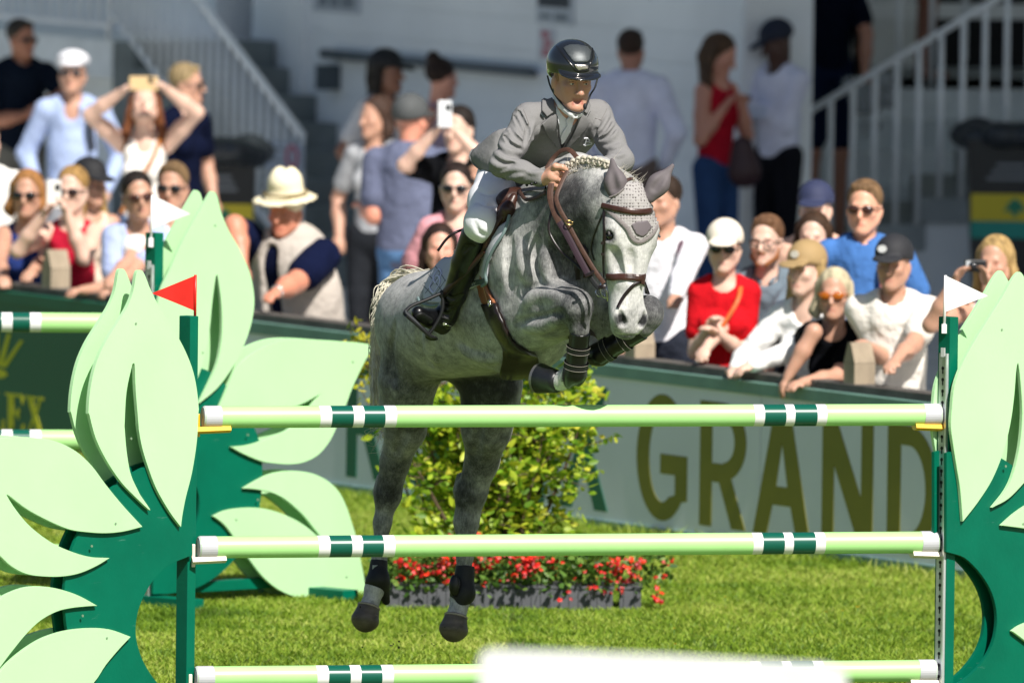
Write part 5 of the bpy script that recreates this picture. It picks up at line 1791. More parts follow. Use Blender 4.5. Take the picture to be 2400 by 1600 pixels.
def head_prims(b, h=1.):
    e = lambda l, n, u, r, k=.02, sub=False: b.ell(Hd(l, n, u), r, FRM, k, sub)
    e(0, -.012, .045, (.079, .094, .085), .03)
    e(0, .03, -.042, (.064, .058, .072), .035)
    for s in (-1, 1):
        b.cone(Hd(s * .055, -.005, -.048), Hd(s * .019, .066, -.105), .027, .020, .025)
        e(s * .040, .062, -.018, (.024, .022, .02), .025)
        e(s * .031, .100, .001, (.018, .017, .0105), .012, True)
        e(s * .012, .099, -.042, (.010, .011, .008), .008)
        e(s * .080, -.012, -.012, (.011, .02, .030), .01)
    b.cone(Hd(-.036, .082, .020), Hd(.036, .082, .020), .011, .011, .015)
    e(0, .077, -.106, (.021, .018, .017), .02)
    b.cone(Hd(0, .086, .012), Hd(0, .112, -.038), .0088, .0132, .012)
    b.cone(Hd(-.020, .074, -.070), Hd(.020, .074, -.070), .0072, .0072, .010)
    b.cone(Hd(-.008, .0805, -.0685), Hd(.008, .0805, -.0685), .0068, .0068, .008)
    b.cone(Hd(-.015, .0765, -.0875), Hd(.017, .0765, -.0870), .0080, .0080, .010)
    b.cone(Hd(-.017, .0875, -.0780), Hd(.018, .0875, -.0775), .0048, .0048, .004, sub=True)
SKB = Body(.02)
head_prims(SKB)
SKB.cone(Hd(0, -.02, -.05), NB, .054, .058, .03)
SKB.chain([NB * .8 + PEL * .2, (NB + PEL) / 2, PEL], [.06, .08, .09], .05)
SKB.cone(RS, LS, .06, .06, .05)
for a, b, c in ((RS, RE, RW), (LS, LE, LW)):
    SKB.chain([a, b, c], [.045, .036, .026], .02)
for a, b, c in ((HPR, KNR, ANR), (HPL, KNL, ANL)):
    SKB.chain([a, b, c], [.075, .048, .032], .03)
# the hand closed on the reins
def fist(b, W, kn, along, palm):
    """kn: four knuckles; along: direction of first phalanx; palm: direction fingers curl to"""
    C = np.mean(kn, 0)
    b.cone(W, C * .75 + W * .25, .026, .030, .02)
    for i, q in enumerate(kn):
        r_ = .0118 - .0010 * i
        b.cone(W * .45 + q * .55, q, .015, .0125, .010)
        p1 = q + along * (.034 - .003 * i) + palm * .008
        p2 = p1 + palm * (.026 - .002 * i) - along * .010
        p3 = p2 - along * .024 + palm * .002
        b.chain([q, p1, p2, p3], [r_ * 1.08, r_, r_ * .92, r_ * .85], .0045)
kn = [P(1304, 389, -.285), P(1305, 404, -.292), P(1302, 419, -.292), P(1296, 433, -.288)]
al = nrm(P(1330, 398, -.26) - P(1306, 392, -.285)); pl = nrm(np.array([.25, .55, -.55]))
fist(SKB, RW, kn, al, pl)
SKB.chain([P(1285, 403, -.25), P(1302, 390, -.30), P(1318, 392, -.305), P(1327, 398, -.30)], [.017, .0135, .012, .0105], .008)
kn2 = [LW + np.array([-.05, -.03, .02 - .017 * i]) for i in range(4)]
fist(SKB, LW, kn2, nrm([-.7, -.5, 0]), nrm([.1, .5, -.6]))
SKB.chain([LW + np.array([-.01, -.02, .03]), LW + np.array([-.05, -.05, .03])], [.015, .011], .008)
V, F = SKB.build(.0048)
# lips, stubble and flushed cheeks as colour of the skin itself
tint = np.zeros(len(V), np.float32)
def dab(p, r_, val):
    global tint
    tint = np.maximum(tint, val * np.exp(-((V - p) ** 2).sum(1) / (r_ * r_)))
for t in np.linspace(-.021, .021, 9):
    dab(Hd(t, .084, -.0695), .0065, .75); dab(Hd(t, .085, -.0870), .007, .85)
    dab(Hd(t * .9, .080, -.0780), .005, 1.3)
dab(Hd(-.042, .07, -.025), .02, .35); dab(Hd(.042, .07, -.025), .02, .3); dab(Hd(0, .115, -.035), .012, .25)
def face_mat(name, base, lip):
    m = bpy.data.materials.new(name); m.use_nodes = True
    nt = m.node_tree; b = nt.nodes['Principled BSDF']; b.inputs['Roughness'].default_value = .48
    b.inputs['Subsurface Weight'].default_value = .12; b.inputs['Subsurface Radius'].default_value = (.012, .004, .002)
    at = nt.nodes.new('ShaderNodeAttribute'); at.attribute_name = 'tint'
    mx = nt.nodes.new('ShaderNodeMix'); mx.data_type = 'RGBA'
    mx.inputs[6].default_value = (*lin(base), 1); mx.inputs[7].default_value = (*lin(lip), 1)
    nt.links.new(at.outputs['Fac'], mx.inputs[0]); nt.links.new(mx.outputs[2], b.inputs['Base Color'])
    return m
mesh('body', V, F, face_mat('rider_face', '#c7977f', '#94463c'), ride, True, attrs={'tint': tint})
for s in (-1, 1):
    c = Hd(s * .0315, .0755, .001)
    b = Body(0); b.ell(c, (.0125, .0120, .0095), FRM); V, F = b.build(.002)
    e_ = mesh('eye', V, F, M('eye_white', (.6, .57, .53), .15), ride, True)
    b = Body(0); b.ell(c + fn * .0082 + fl * .001, (.0058, .005, .0058), FRM); V, F = b.build(.0012)
    mesh('iris', V, F, M('iris_dark', (.02, .025, .03), .1), e_, True)
    tube('eyebrow', [Hd(s * .016, .098, .017), Hd(s * .03, .097, .0215), Hd(s * .046, .084, .018)], [.0025, .0034, .0018], M('brow_hair', '#7c5a40', .8), ride, 6)
    tube('upper_eyelid', [Hd(s * .018, .0865, .005), Hd(s * .031, .0905, .0080), Hd(s * .046, .080, .004)], .0042, mskin, ride, 6)
tube('teeth', [Hd(-.012, .0735, -.0755), Hd(.0, .0765, -.0755), Hd(.012, .0735, -.0755)], .0024, M('teeth', (.6, .55, .48), .3), ride, 6)
# short hair at the temples, seen under the helmet
HB = Body(.01)
for s in (-1, 1):
    HB.ell(Hd(s * .070, .0, .02), (.009, .020, .026), FRM, .01)
HB.ell(Hd(0, -.075, -.005), (.05, .03, .04), FRM, .01)
V, F = HB.build(.004)
mesh('hair', V, F, M('rider_hair', '#9a765a', .8, bump=(200, .6, .003)), ride, True)
# helmet
hel = Body(.01)
hel.ell(Hd(0, -.012, .072), (.111, .134, .108), FRM)
hel.cut(Hd(0, 0, .034), -fu + fn * .10)
hel.ell(Hd(0, .088, .043), (.096, .072, .011), FRM @ rotaxis((1, 0, 0), -.20), .012)
hel.ell(Hd(0, -.07, .03), (.09, .06, .05), FRM, .012)
hel.ell(Hd(0, -.01, .0), (.079, .1, .055), FRM, .006, True)
V, F = hel.build(.0045)
ho = mesh('helmet', V, F, mhel, ride, True)
HTr = tree_of(V, F)
patch('helmet_panel', [(1318, 112), (1335, 105), (1360, 105), (1378, 110), (1386, 120), (1383, 140), (1376, 148), (1348, 149), (1340, 142)], mhelp, ho, .002, .002, 4, HTr, 1)
strap('helmet_trim', [(1304, 109), (1322, 132), (1344, 158), (1352, 166), (1374, 167), (1384, 152), (1390, 128), (1388, 114)], .006, M('trim_black', (.01, .01, .01), .2), ho, .002, .003, 5, HTr)
patch('helmet_badge', [(1345, 151), (1375, 150), (1380, 158), (1374, 165), (1354, 166)], M('badge_silver', (.6, .55, .53), .3, .9, bump=(300, .5, .002)), ho, .003, .002, 4, HTr, 1)
mstr = M('chin_strap', '#14161a', .6)
tube('chin_strap', spline([P(1283, 178, .03), P(1291, 205, .0), P(1306, 230, -.03), P(1330, 256, -.09), P(1352, 265, -.105), P(1366, 262, -.10), P(1376, 244, -.07), P(1384, 222, -.03), P(1394, 206, .02), P(1400, 186, .05)], 6), .0040, mstr, ho, 7)
tube('chin_strap', spline([P(1298, 186, -.02), P(1297, 205, -.02), P(1299, 218, -.02)], 5), .0045, M('strap_green', '#3d4f4c', .6), ho, 6)
b = Body(.006); b.ell(P(1371, 250, -.09), (.009, .009, .015)); V, F = b.build(.003)
mesh('strap_buckle', V, F, mstr, ho, True)

# jacket
def jacket_core(b):
    up_ = nrm(NB - PEL)
    sd = nrm(LS - RS)
    fr = nrm(np.cross(up_, sd)); fr = fr if fr[1] < 0 else -fr
    R = np.stack([sd, fr, up_], 1)
    b.ell(NB + (PEL - NB) * .30 + sd * .045, (.185, .118, .19), R, .05)
    b.ell(NB + (PEL - NB) * .60 + sd * .05, (.16, .112, .18), R, .06)
    b.ell(PEL + (NB - PEL) * .12, (.165, .125, .15), R, .06)
    b.cone(RS, LS, .060, .060, .05)
    b.cone((RS + NB) / 2 + UP3 * .012, (LS + NB) / 2 + UP3 * .012, .05, .05, .05)
    b.cone(NB - up_ * .02, NB - up_ * .07, .066, .085, .03)
    b.chain([RS, RS * .45 + RE * .55, RE], [.064, .058, .052], .035)
    b.chain([RE, RE * .5 + RW * .5, RW - nrm(RW - RE) * .012], [.052, .046, .039], .025)
    b.chain([LS, LS * .45 + LE * .55, LE], [.064, .058, .053], .035)
    b.chain([LE, LE * .5 + LW * .5, LW], [.053, .046, .04], .025)
    return R
JB = Body(.04)
JR = jacket_core(JB)
_T = tree_of(*JB.build(.009))
ZD = lambda p: [(1080 + x / 4.9, 200 + y / 4.9) for x, y in p]
for ln, r_ in (([(625, 215), (690, 340), (755, 480), (765, 570)], .0085), ([(575, 260), (640, 420), (730, 590)], .009), ([(505, 370), (570, 520), (715, 650)], .009), ([(465, 480), (530, 630), (700, 705)], .009), ([(420, 640), (520, 740), (690, 775)], .009),
               ([(375, 760), (500, 850), (650, 885)], .009), ([(335, 880), (450, 935), (560, 900)], .009), ([(430, 1010), (600, 965), (760, 975)], .007), ([(450, 1085), (600, 1060), (720, 1030)], .007), ([(760, 1000), (860, 1010), (950, 990)], .006),
               ([(1705, 330), (1630, 480), (1560, 570)], .009), ([(1760, 420), (1690, 540), (1575, 610)], .009), ([(1800, 520), (1710, 620), (1590, 650)], .009), ([(1850, 680), (1760, 720), (1640, 720)], .008), ([(1870, 790), (1790, 820), (1700, 810)], .008),
               ([(840, 420), (800, 530), (760, 650)], .008), ([(900, 480), (860, 570), (810, 630)], .008), ([(1570, 400), (1530, 480), (1500, 560)], .008)):
    carve(JB, _T, ZD(ln), r_, -r_ * .15, .012, False)
for ln, r_ in (([(660, 290), (720, 420), (765, 520)], .006), ([(610, 350), (680, 490), (745, 610)], .006), ([(540, 450), (620, 580), (720, 670)], .006), ([(490, 570), (580, 680), (700, 740)], .006), ([(400, 705), (520, 800), (680, 830)], .006),
               ([(770, 480), (755, 600), (730, 690)], .010), ([(1560, 500), (1545, 580), (1560, 660)], .010), ([(360, 820), (480, 895), (620, 900)], .006), ([(1730, 380), (1660, 510), (1580, 590)], .006), ([(1780, 470), (1700, 580), (1590, 625)], .006)):
    carve(JB, _T, ZD(ln), r_, r_ * .1, .010, True)
V, F = JB.build(.0055)
jo = mesh('jacket', V, F, mjack, ride, True)
_m = jo.modifiers.new('soft', 'SMOOTH'); _m.factor = .5; _m.iterations = 2
JT = tree_of(V, F)
jp = lambda nm, poly, m_, off, th, par=jo: patch(nm, ZD(poly), m_, par, off, th, 4, JT, 2)
# shirt front and tie in the opening
so_ = jp('shirt_front', [(1050, 90), (1080, 300), (1108, 420), (1130, 560), (1146, 690), (1190, 625), (1262, 500), (1335, 315), (1300, 300), (1180, 300)], mshirt, .004, .003)
CB = Body(.008)
CB.cone(Hd(0, -.022, -.085), NB - nrm(NB - PEL) * .02, .0575, .068, .01)
CB.cone(Hd(0, -.01, -.02), Hd(0, -.018, -.082), .055, .0515, .004, True)
for s in (-1, 1):
    CB.chain([Hd(s * .052, -.045, -.075), Hd(s * .050, .02, -.105), Hd(s * .020, .062, -.135), Hd(s * .008, .066, -.150)], [.015, .017, .014, .008], .008)
V, F = CB.build(.0045)
mesh('shirt_collar', V, F, mshirt, jo, True)
jp('stock_tie', [(1185, 400), (1232, 345), (1285, 395), (1262, 500), (1215, 590), (1170, 660), (1146, 672), (1132, 580), (1160, 510), (1205, 455)], mtie, .010, .008)
jp('waistcoat', [(1140, 680), (1185, 640), (1200, 660), (1150, 750)], M('waistcoat_navy', '#14161f', .7), .006, .003)
# lapels and collar
for poly in ([(1022, 55), (960, 120), (922, 200), (905, 300), (975, 372), (1078, 312), (1062, 160)], [(978, 378), (898, 438), (950, 510), (1010, 590), (1080, 680), (1142, 760), (1148, 690), (1125, 560), (1104, 440), (1084, 320)],
             [(1345, 312), (1312, 450), (1262, 560), (1195, 675), (1150, 755), (1182, 762), (1240, 705), (1310, 630), (1390, 540), (1440, 485), (1482, 420), (1430, 350)], [(1485, 228), (1478, 280), (1435, 345), (1388, 310), (1420, 250), (1455, 200)]):
    jp('lapel', poly, mjackd, .011, .006)
jp('collar_trim', [(905, 300), (975, 372), (950, 392), (892, 345)], M('trim_darkgreen', '#0e1f20', .6), .008, .003)
jp('collar_trim', [(1437, 350), (1478, 290), (1486, 296), (1444, 362)], M('trim_darkgreen', '#0e1f20', .6), .012, .003)
# white B emblem on the chest
mb_ = M('emblem_white', (.8, .8, .85), .5)
for ln in ([(1395, 590), (1410, 580), (1420, 596), (1408, 630), (1400, 662), (1388, 656)], [(1412, 584), (1446, 576), (1472, 594), (1448, 620), (1418, 624)], [(1444, 621), (1474, 632), (1466, 654), (1430, 658), (1398, 668)]):
    tube('emblem', [on(x, y, .016, JT)[0] for x, y in spline(ZD(ln), 4)], .0034, mb_, jo, 6)
for x, y in ((760, 1138), (815, 1128), (858, 1118)):
    q, n_ = on(*ZD([(x, y)])[0], .003, JT); b = Body(0); b.ell(q, (.007, .007, .007)); V, F = b.build(.002)
    mesh('cuff_button', V, F, M('button_black', '#0c0d10', .3), jo, True)
# seams
for ln in ([(690, 225), (780, 180), (915, 130)], [(690, 225), (740, 330), (780, 450)], [(1690, 190), (1620, 170), (1500, 130)], [(1690, 195), (1670, 290), (1610, 400)], [(1540, 380), (1620, 405)]):
    strap('seam', ZD(ln), .002, M('seam_grey', '#625d59', .8), jo, .001, .0015, 5, JT)
# flying coat tail
CT = [[(1185, 300, .30), (1160, 308, .32), (1132, 330, .38), (1108, 350, .44)], [(1185, 335, .28), (1158, 345, .28), (1128, 355, .34), (1101, 366, .42)], [(1190, 365, .26), (1160, 372, .25), (1130, 380, .31), (1110, 384, .40)],
      [(1195, 395, .26), (1166, 402, .24), (1146, 403, .28), (1130, 400, .34)], [(1200, 420, .27), (1178, 420, .24), (1160, 418, .27), (1148, 411, .32)]]
rows = [spline([P(*q) for q in row], 5) for row in CT]
cols = [spline([rw[i] for rw in rows], 4) for i in range(len(rows[0]))]
g = np.array(cols)
nI, nJ = g.shape[:2]
vv = g.reshape(-1, 3)
vv = vv + np.random.default_rng(3).normal(size=vv.shape) * .0008
o = mesh('coat_tail', vv, [(i * nJ + j, (i + 1) * nJ + j, (i + 1) * nJ + j + 1, i * nJ + j + 1) for i in range(nI - 1) for j in range(nJ - 1)], mjack, jo, True)
md = o.modifiers.new('s', 'SOLIDIFY'); md.thickness = .006
tube('tail_hem', [g[-1][j] for j in range(nJ)], .0045, mjackd, jo, 6)
# breeches
BB = Body(.04)
BB.ell(PEL, (.125, .11, .13), JR, .05)
BB.chain([HPR, HPR * .45 + KNR * .55, KNR], [.098, .088, .070], .04)
BB.ell(KNR + np.array([-.005, -.012, .0]), (.066, .07, .075), None, .03)
BB.chain([HPL, KNL], [.11, .072], .04)
BB.cone(KNR, KNR * .75 + ANR * .25, .062, .050, .03)
BB.cone(KNL, KNL * .75 + ANL * .25, .066, .058, .03)
_T = tree_of(*BB.build(.012))
for ln in ([(1120, 445), (1140, 455), (1168, 452)], [(1116, 470), (1140, 482), (1160, 480)], [(1112, 520), (1124, 545), (1140, 552)]):
    carve(BB, _T, ln, .006, .002, .012)
V, F = BB.build(.008)
mesh('breeches', V, F, mbree, ride, True)
# boots
def boot(K, A, toe, heel):
    b = Body(.02)
    t0 = K * .86 + A * .14
    b.chain([t0, K * .55 + A * .45, K * .2 + A * .8, A], [.069, .063, .050, .045], .02)
    b.chain([A, A * .5 + heel * .5, heel], [.045, .042, .036], .02)
    b.chain([A * .6 + heel * .4, toe * .55 + heel * .45, toe], [.042, .038, .030], .02)
    b.cut(t0 + nrm(K - A) * .02, nrm(K - A) + np.array([.35, -.2, 0]))
    return b
toe, heel = P(980, 733, .18), P(1036, 762, .34)
bb = boot(KNR, ANR, toe, heel)
_T = tree_of(*bb.build(.01))
for ln in ([(1110, 575), (1095, 580), (1085, 592)], [(1085, 690), (1060, 700), (1045, 690)], [(1075, 708), (1055, 722), (1038, 715)], [(1066, 725), (1048, 738), (1035, 730)]):
    carve(bb, _T, ln, .007, .002, .012)
V, F = bb.build(.006)
bo = mesh('riding_boot', V, F, mblk, ride, True)
BT = tree_of(V, F)
dsole = nrm(np.cross(toe - heel, HS)); dsole = dsole if dsole[2] < 0 else -dsole
SB_ = Body(.01)
SB_.chain([heel + dsole * .028, (toe + heel) / 2 + dsole * .030, toe + dsole * .022 + nrm(toe - heel) * .004], [.030, .026, .026], .01, flat=(dsole, .35))
V, F = SB_.build(.005)
mesh('sole', V, F, mblm, bo, True)
strap('spur_strap', [(1030, 742), (1042, 745), (1056, 748)], .008, mblm, bo, .003, .003, 5, BT)
q, n_ = on(1040, 757, .006, BT); box('spur', q, (.006, .006, .006), msteel, bo)
tube('spur_neck', [q, q + np.array([.035, .03, -.012])], .004, msteel, bo, 6)
t2, h2 = toe - HS * .95, heel - HS * .85
V, F = boot(KNL, ANL, ANL + (toe - ANR) - HS * .02, ANL + (heel - ANR)).build(.012)
mesh('riding_boot', V, F, mblk, ride, True)
# stirrup and leather belong to the saddle
run('stirrup_leather', [(1134, 588, .02), (1105, 620, .08), (1070, 655, .15), (1036, 688, .22)], .022, mlea, sad, .006, (-.7, -.7, .1))
run('stirrup_leather', [(1130, 596, .03), (1100, 630, .09), (1068, 662, .16), (1038, 694, .22)], .022, mled, sad, .005, (-.7, -.7, .1))
st = spline([P(1036, 686, .22), P(1000, 702, .19), P(966, 716, .16), P(950, 730, .13), P(952, 738, .12)], 6)
so2 = tube('stirrup', st, .0075, mblm, sad, 8, flat=(1, 1.4))
tube('stirrup_side', spline([P(1036, 686, .22), P(1038, 715, .22), P(1032, 740, .22), P(1018, 765, .22), P(1004, 784, .22)], 6), .0085, mblm, so2, 8, flat=(1, 1.4))
tr_ = np.array([P(950, 734, .12), P(976, 757, .16), P(1004, 784, .21), P(1014, 794, .24)])
ribbon('stirrup_tread', spline(tr_, 5), .05, .016, mblm, so2, np.tile(nrm([-.3, -.55, .75]), (16, 1)))
ribbon('tread_grip', spline(tr_[:3] + np.array([0, -.008, .008]), 5), .03, .004, M('grip_grey', '#3c3f42', .8, bump=(300, .8, .003)), so2, np.tile(nrm([-.3, -.55, .75]), (11, 1)))
b = Body(0); b.ell(P(1036, 690, .22), (.014, .014, .02)); V, F = b.build(.004); mesh('stirrup_eye', V, F, mblm, so2, True)
# whip carried behind the leg
wh = tube('riding_whip', spline([P(1135, 528, .24), P(1112, 532, .22), P(1092, 536, .20), P(1065, 546, .18), P(1045, 562, .18), P(1026, 588, .18)], 6), .006, mled, None, 8, flat=(1, 1.3))
tag(wh, 'dark brown leather riding whip sticking out behind the rider\'s knee', 'whip')
YOFF[0] = 0.
# ------------------------------------------------------------------ the spectators
def skin_mat(hexc):
    nm = 'skin_' + hexc
    if nm not in _mats:
        r_, g_, b_ = lin(hexc)
        lip = '#%02x%02x%02x' % tuple(int(255 * max(0, min(1, c)) ** (1 / 2.2)) for c in (r_ * .72, g_ * .42, b_ * .42))
        _mats[nm] = face_mat(nm, hexc, lip)
    return _mats[nm]
def cloth(hexc):
    c_ = lin(hexc)
    if max(c_) < .09:
        return M('cloth_' + hexc, tuple(q * .55 for q in c_), .95, var=(9, .10), bump=(14, .8, .03), spec=.05)
    return M('cloth_' + hexc, hexc, .9, var=(9, .10), bump=(14, .8, .03), spec=.12)
def ik(a, c, l1, l2, hint):
    d = c - a
    D = np.linalg.norm(d)
    if D > (l1 + l2) * .99:
        c = a + d / D * (l1 + l2) * .99
        d = c - a; D = np.linalg.norm(d)
    x = (l1 * l1 - l2 * l2 + D * D) / (2 * D)
    h = math.sqrt(max(0, l1 * l1 - x * x))
    u = d / D
    hp = np.asarray(hint, float); hp = hp - u * (hp @ u)
    return a + u * x + nrm(hp) * h, c
def person(label, head, yd=None, v=None, yaw=0, pitch=0, byaw=None, lean=0, hs=1.0, female=False, skin='#d9a283', hair='short', haircol='#4a3626', top='#888888', sleeve='short', legs='#39404a', legskin=False,
           hands=(None, None), elbows=(None, None), cap=None, shades=None, glasses=False, beard=None, strapcol=None, fat=1., vox=.0115, group=None, shorts=False, ground_z=0., extra=None, low=None, tilt=0):
    px, py = head[0] * K, head[1] * K
    hs *= .97
    haircol = '#%02x%02x%02x' % tuple(int(int(haircol[i:i + 2], 16) * .86) for i in (1, 3, 5))
    Hc = P(px, py, yd) if v is None else onplane(px, py, GP(0, v, 0), GV3)
    yd = Hc[1]
    ya, yb = math.radians(yaw), math.radians(yaw * .5 if byaw is None else byaw)
    fn_ = nrm([math.sin(ya) * math.cos(math.radians(pitch)), -math.cos(ya) * math.cos(math.radians(pitch)), math.sin(math.radians(pitch))])
    fl_ = np.array([math.cos(ya), math.sin(ya), 0]); fu_ = np.cross(fl_, fn_); fu_ = fu_ if fu_[2] > 0 else -fu_
    if tilt:
        rt_ = rotaxis(fn_, math.radians(tilt)); fl_, fu_ = rt_ @ fl_, rt_ @ fu_
    R = np.stack([fl_, fn_, fu_], 1)
    hd_ = lambda l, n, u: Hc + (fl_ * l + fn_ * n + fu_ * u) * hs
    bf = np.array([math.sin(yb), -math.cos(yb), 0]); bs = np.array([math.cos(yb), math.sin(yb), 0])
    le = math.radians(lean)
    NB_ = Hc - UP3 * .165 * hs - bf * (.03 + .04 * math.sin(le))
    sp = UP3 * math.cos(le) + bf * math.sin(le)
    pel = NB_ - sp * .54
    pel[2] = max(pel[2], ground_z + .55)
    sw = (.168 if not female else .130) * (1 + .5 * (fat - 1))
    sh = [NB_ - sp * .055 - bs * sw, NB_ - sp * .055 + bs * sw]
    root = empty('person', (pel[0], pel[1], ground_z), label, 'person', group)
    TR = np.stack([bs, bf, sp], 1)
    tgt = []
    for i, hn_ in enumerate(hands):
        s = -1 if i == 0 else 1
        if hn_ is None:
            c = pel + bs * s * .21 + bf * .06 - UP3 * .02
        elif len(hn_) == 3 and hn_[0] == 'rail':
            c = onplane(hn_[1] * K, hn_[2] * K, GP(0, -.005, 0), GV3)
        else:
            c = P(hn_[0] * K, hn_[1] * K, yd + hn_[2])
        hint = bs * s * .6 - UP3 * .5 - bf * .5
        if elbows[i] is not None:
            hint = P(elbows[i][0] * K, elbows[i][1] * K, yd - .05) - (sh[i] + c) / 2
        e, c = ik(sh[i], c, .31, .28, hint)
        tgt.append((e, c))
    g = Body(.022)
    E = lambda l, n, u, r, k=.018, sub=False: g.ell(hd_(l, n, u), np.array(r) * hs, R, k, sub)
    E(0, -.012, .045, (.076, .094, .085)); E(0, .03, -.035, (.060, .058, .073), .035)
    for s in (-1, 1):
        g.cone(hd_(s * .05, .0, -.05), hd_(s * .016, .064, -.098), .026 * hs, .020 * hs, .025)
        E(s * .031, .098, .003, (.018, .016, .011), .012, True); E(s * .075, -.012, -.012, (.012, .02, .030), .01)
        E(s * .04, .062, -.02, (.024, .022, .02), .02)
    g.cone(hd_(0, .086, .010), hd_(0, .112, -.033), .010 * hs, .0145 * hs, .012)
    g.cone(hd_(-.034, .080, .022), hd_(.034, .080, .022), .011 * hs, .011 * hs, .012)
    g.cone(hd_(-.018, .082, -.068), hd_(.018, .082, -.068), .0095 * hs, .0095 * hs, .01)
    E(0, .074, -.098, (.022, .02, .019), .02)
    g.cone(hd_(0, -.02, -.04), NB_ - sp * .02, .052 * hs, .060, .03)
    g.chain([NB_ - sp * .09, (NB_ + pel) / 2, pel], [.10 * fat, .095 * fat, .11 * fat], .05, flat=(bf, .8))
    g.cone(sh[0], sh[1], .048, .048, .04)
    for i in (0, 1):
        s = -1 if i == 0 else 1
        e, c = tgt[i]
        u_ = nrm(c - e)
        g.chain([sh[i], e * .5 + sh[i] * .5, e, e * .6 + c * .4, c - u_ * .02], [.054 * fat, .050 * fat, .041 * fat, .041 * fat, .027], .02)
        # hand: palm, four fingers, thumb
        sd = nrm(np.cross(u_, UP3) + bs * s * .01); dn = np.cross(sd, u_); dn = dn if dn[2] < 0 else -dn
        g.cone(c - u_ * .02, c + u_ * .03, .024, .033, .012, flat=(dn, .6))
        for j in range(4):
            o_ = sd * (j - 1.5) * .0185
            f1 = c + u_ * (.06 + .006 * (1.5 - abs(j - 1.5))) + o_ + dn * .006
            f2 = f1 + u_ * .024 + dn * .024
            g.chain([c + u_ * .03 + o_ * .9, f1, f2], [.011, .0098, .0085], .005)
        g.chain([c - sd * s * .022, c - sd * s * .045 + u_ * .035 + dn * .012], [.012, .0095], .006)
    hipz = pel[2]
    hj = [pel - bs * .085, pel + bs * .085]
    for i in (0, 1):
        s = -1 if i == 0 else 1
        ft = np.array([hj[i][0], hj[i][1], ground_z + .045]) + bs * s * .02
        kn_ = (hj[i] + ft) / 2 + bf * .03
        g.chain([hj[i], kn_, ft], [.075, .05, .035], .03)
        g.cone(ft - UP3 * .01, ft + bf * .13 - UP3 * .015, .034, .026, .02)
    V, F = g.build(vox)
    tint = np.zeros(len(V), np.float32)
    lc = hd_(0, .09, -.068)
    q = (V - lc) @ R / hs
    tint = np.maximum(tint, .9 * np.exp(-((q[:, 0] / .021) ** 2 + (q[:, 2] / .009) ** 2 + (q[:, 1] / .03) ** 2)))
    for s in (-1, 1):
        q = (V - hd_(s * .031, .085, .003)) @ R / hs
        tint = np.maximum(tint, .75 * np.exp(-((q[:, 0] / .016) ** 2 + (q[:, 2] / .008) ** 2 + (q[:, 1] / .03) ** 2)))
        q = (V - hd_(s * .045, .06, -.03)) @ R / hs
        tint = np.maximum(tint, .3 * np.exp(-((q / .022) ** 2).sum(1)))
    mesh('body', V, F, skin_mat(skin), root, True, attrs={'tint': tint})
    # clothes ---------------------------------------------------------
    t = Body(.03)
    t.chain([NB_ - sp * .10, NB_ - sp * .30, pel + sp * .02], [.152 * fat if not female else .128, .140 * fat if not female else .115, .148 * fat if not female else .135], .05, flat=(bf, .78))
    if female:
        for s in (-1, 1):
            t.ell(NB_ - sp * .21 + bs * s * .065 + bf * .085, (.062, .05, .058), TR, .04)
    if sleeve != 'none':
        t.cone(sh[0], sh[1], .062, .062, .04)
        t.cone((sh[0] + NB_) / 2 + sp * .02, (sh[1] + NB_) / 2 + sp * .02, .05, .05, .04)
        for i in (0, 1):
            e, c = tgt[i]
            if sleeve == 'short':
                t.cone(sh[i], sh[i] * .35 + e * .65, .070 * fat, .068 * fat, .025)
            else:
                t.chain([sh[i], e, c - nrm(c - e) * .03], [.070 * fat, .058 * fat, .042], .025)
    else:
        for s in (-1, 1):
            t.cone(NB_ - sp * .11 + bs * s * .08 + bf * .06, NB_ - sp * .02 + bs * s * .075, .035, .030, .03)
            t.cone(NB_ - sp * .02 + bs * s * .075, NB_ - sp * .13 + bs * s * .08 - bf * .05, .030, .05, .03)
    t.cone(NB_ + sp * .10, NB_ - sp * .005 + bf * .03, .058, .068, .012, True)     # neckline
    if low:
        t.ell(NB_ - sp * .06 + bf * .11, (.055, .07, low), TR, .01, True)
    V, F = t.build(vox)
    tp = mesh('top', V, F, cloth(top), root, True)
    if sleeve != 'none' and not low and not female:
        b = Body(.012)
        for s in (-1, 1):
            b.chain([NB_ + sp * .015 - bf * .05 + bs * s * .03, NB_ + sp * .012 + bs * s * .062, NB_ - sp * .035 + bf * .075 + bs * s * .028], [.014, .015, .012], .01)
        V, F = b.build(.010)
        mesh('collar', V, F, cloth(top), tp, True)
    b = Body(.03)
    b.ell(pel - sp * .02, (.145 * fat, .115 * fat, .11), TR, .04)
    for i in (0, 1):
        s = -1 if i == 0 else 1
        ft = np.array([hj[i][0], hj[i][1], ground_z + .07]) + bs * s * .02
        kn_ = (hj[i] + ft) / 2 + bf * .03
        if shorts:
            b.chain([hj[i], hj[i] * .15 + kn_ * .85], [.10, .085], .03)
        else:
            b.chain([hj[i], kn_, ft], [.095, .068, .055], .03)
    V, F = b.build(.016)
    mesh('trousers', V, F, cloth(legs), root, True)
    # hair ------------------------------------------------------------
    hm = M('hair_' + haircol, haircol, .6, var=(40, .45), bump=(90, .9, .01), scale3=(1, 1, .25), spec=.25)
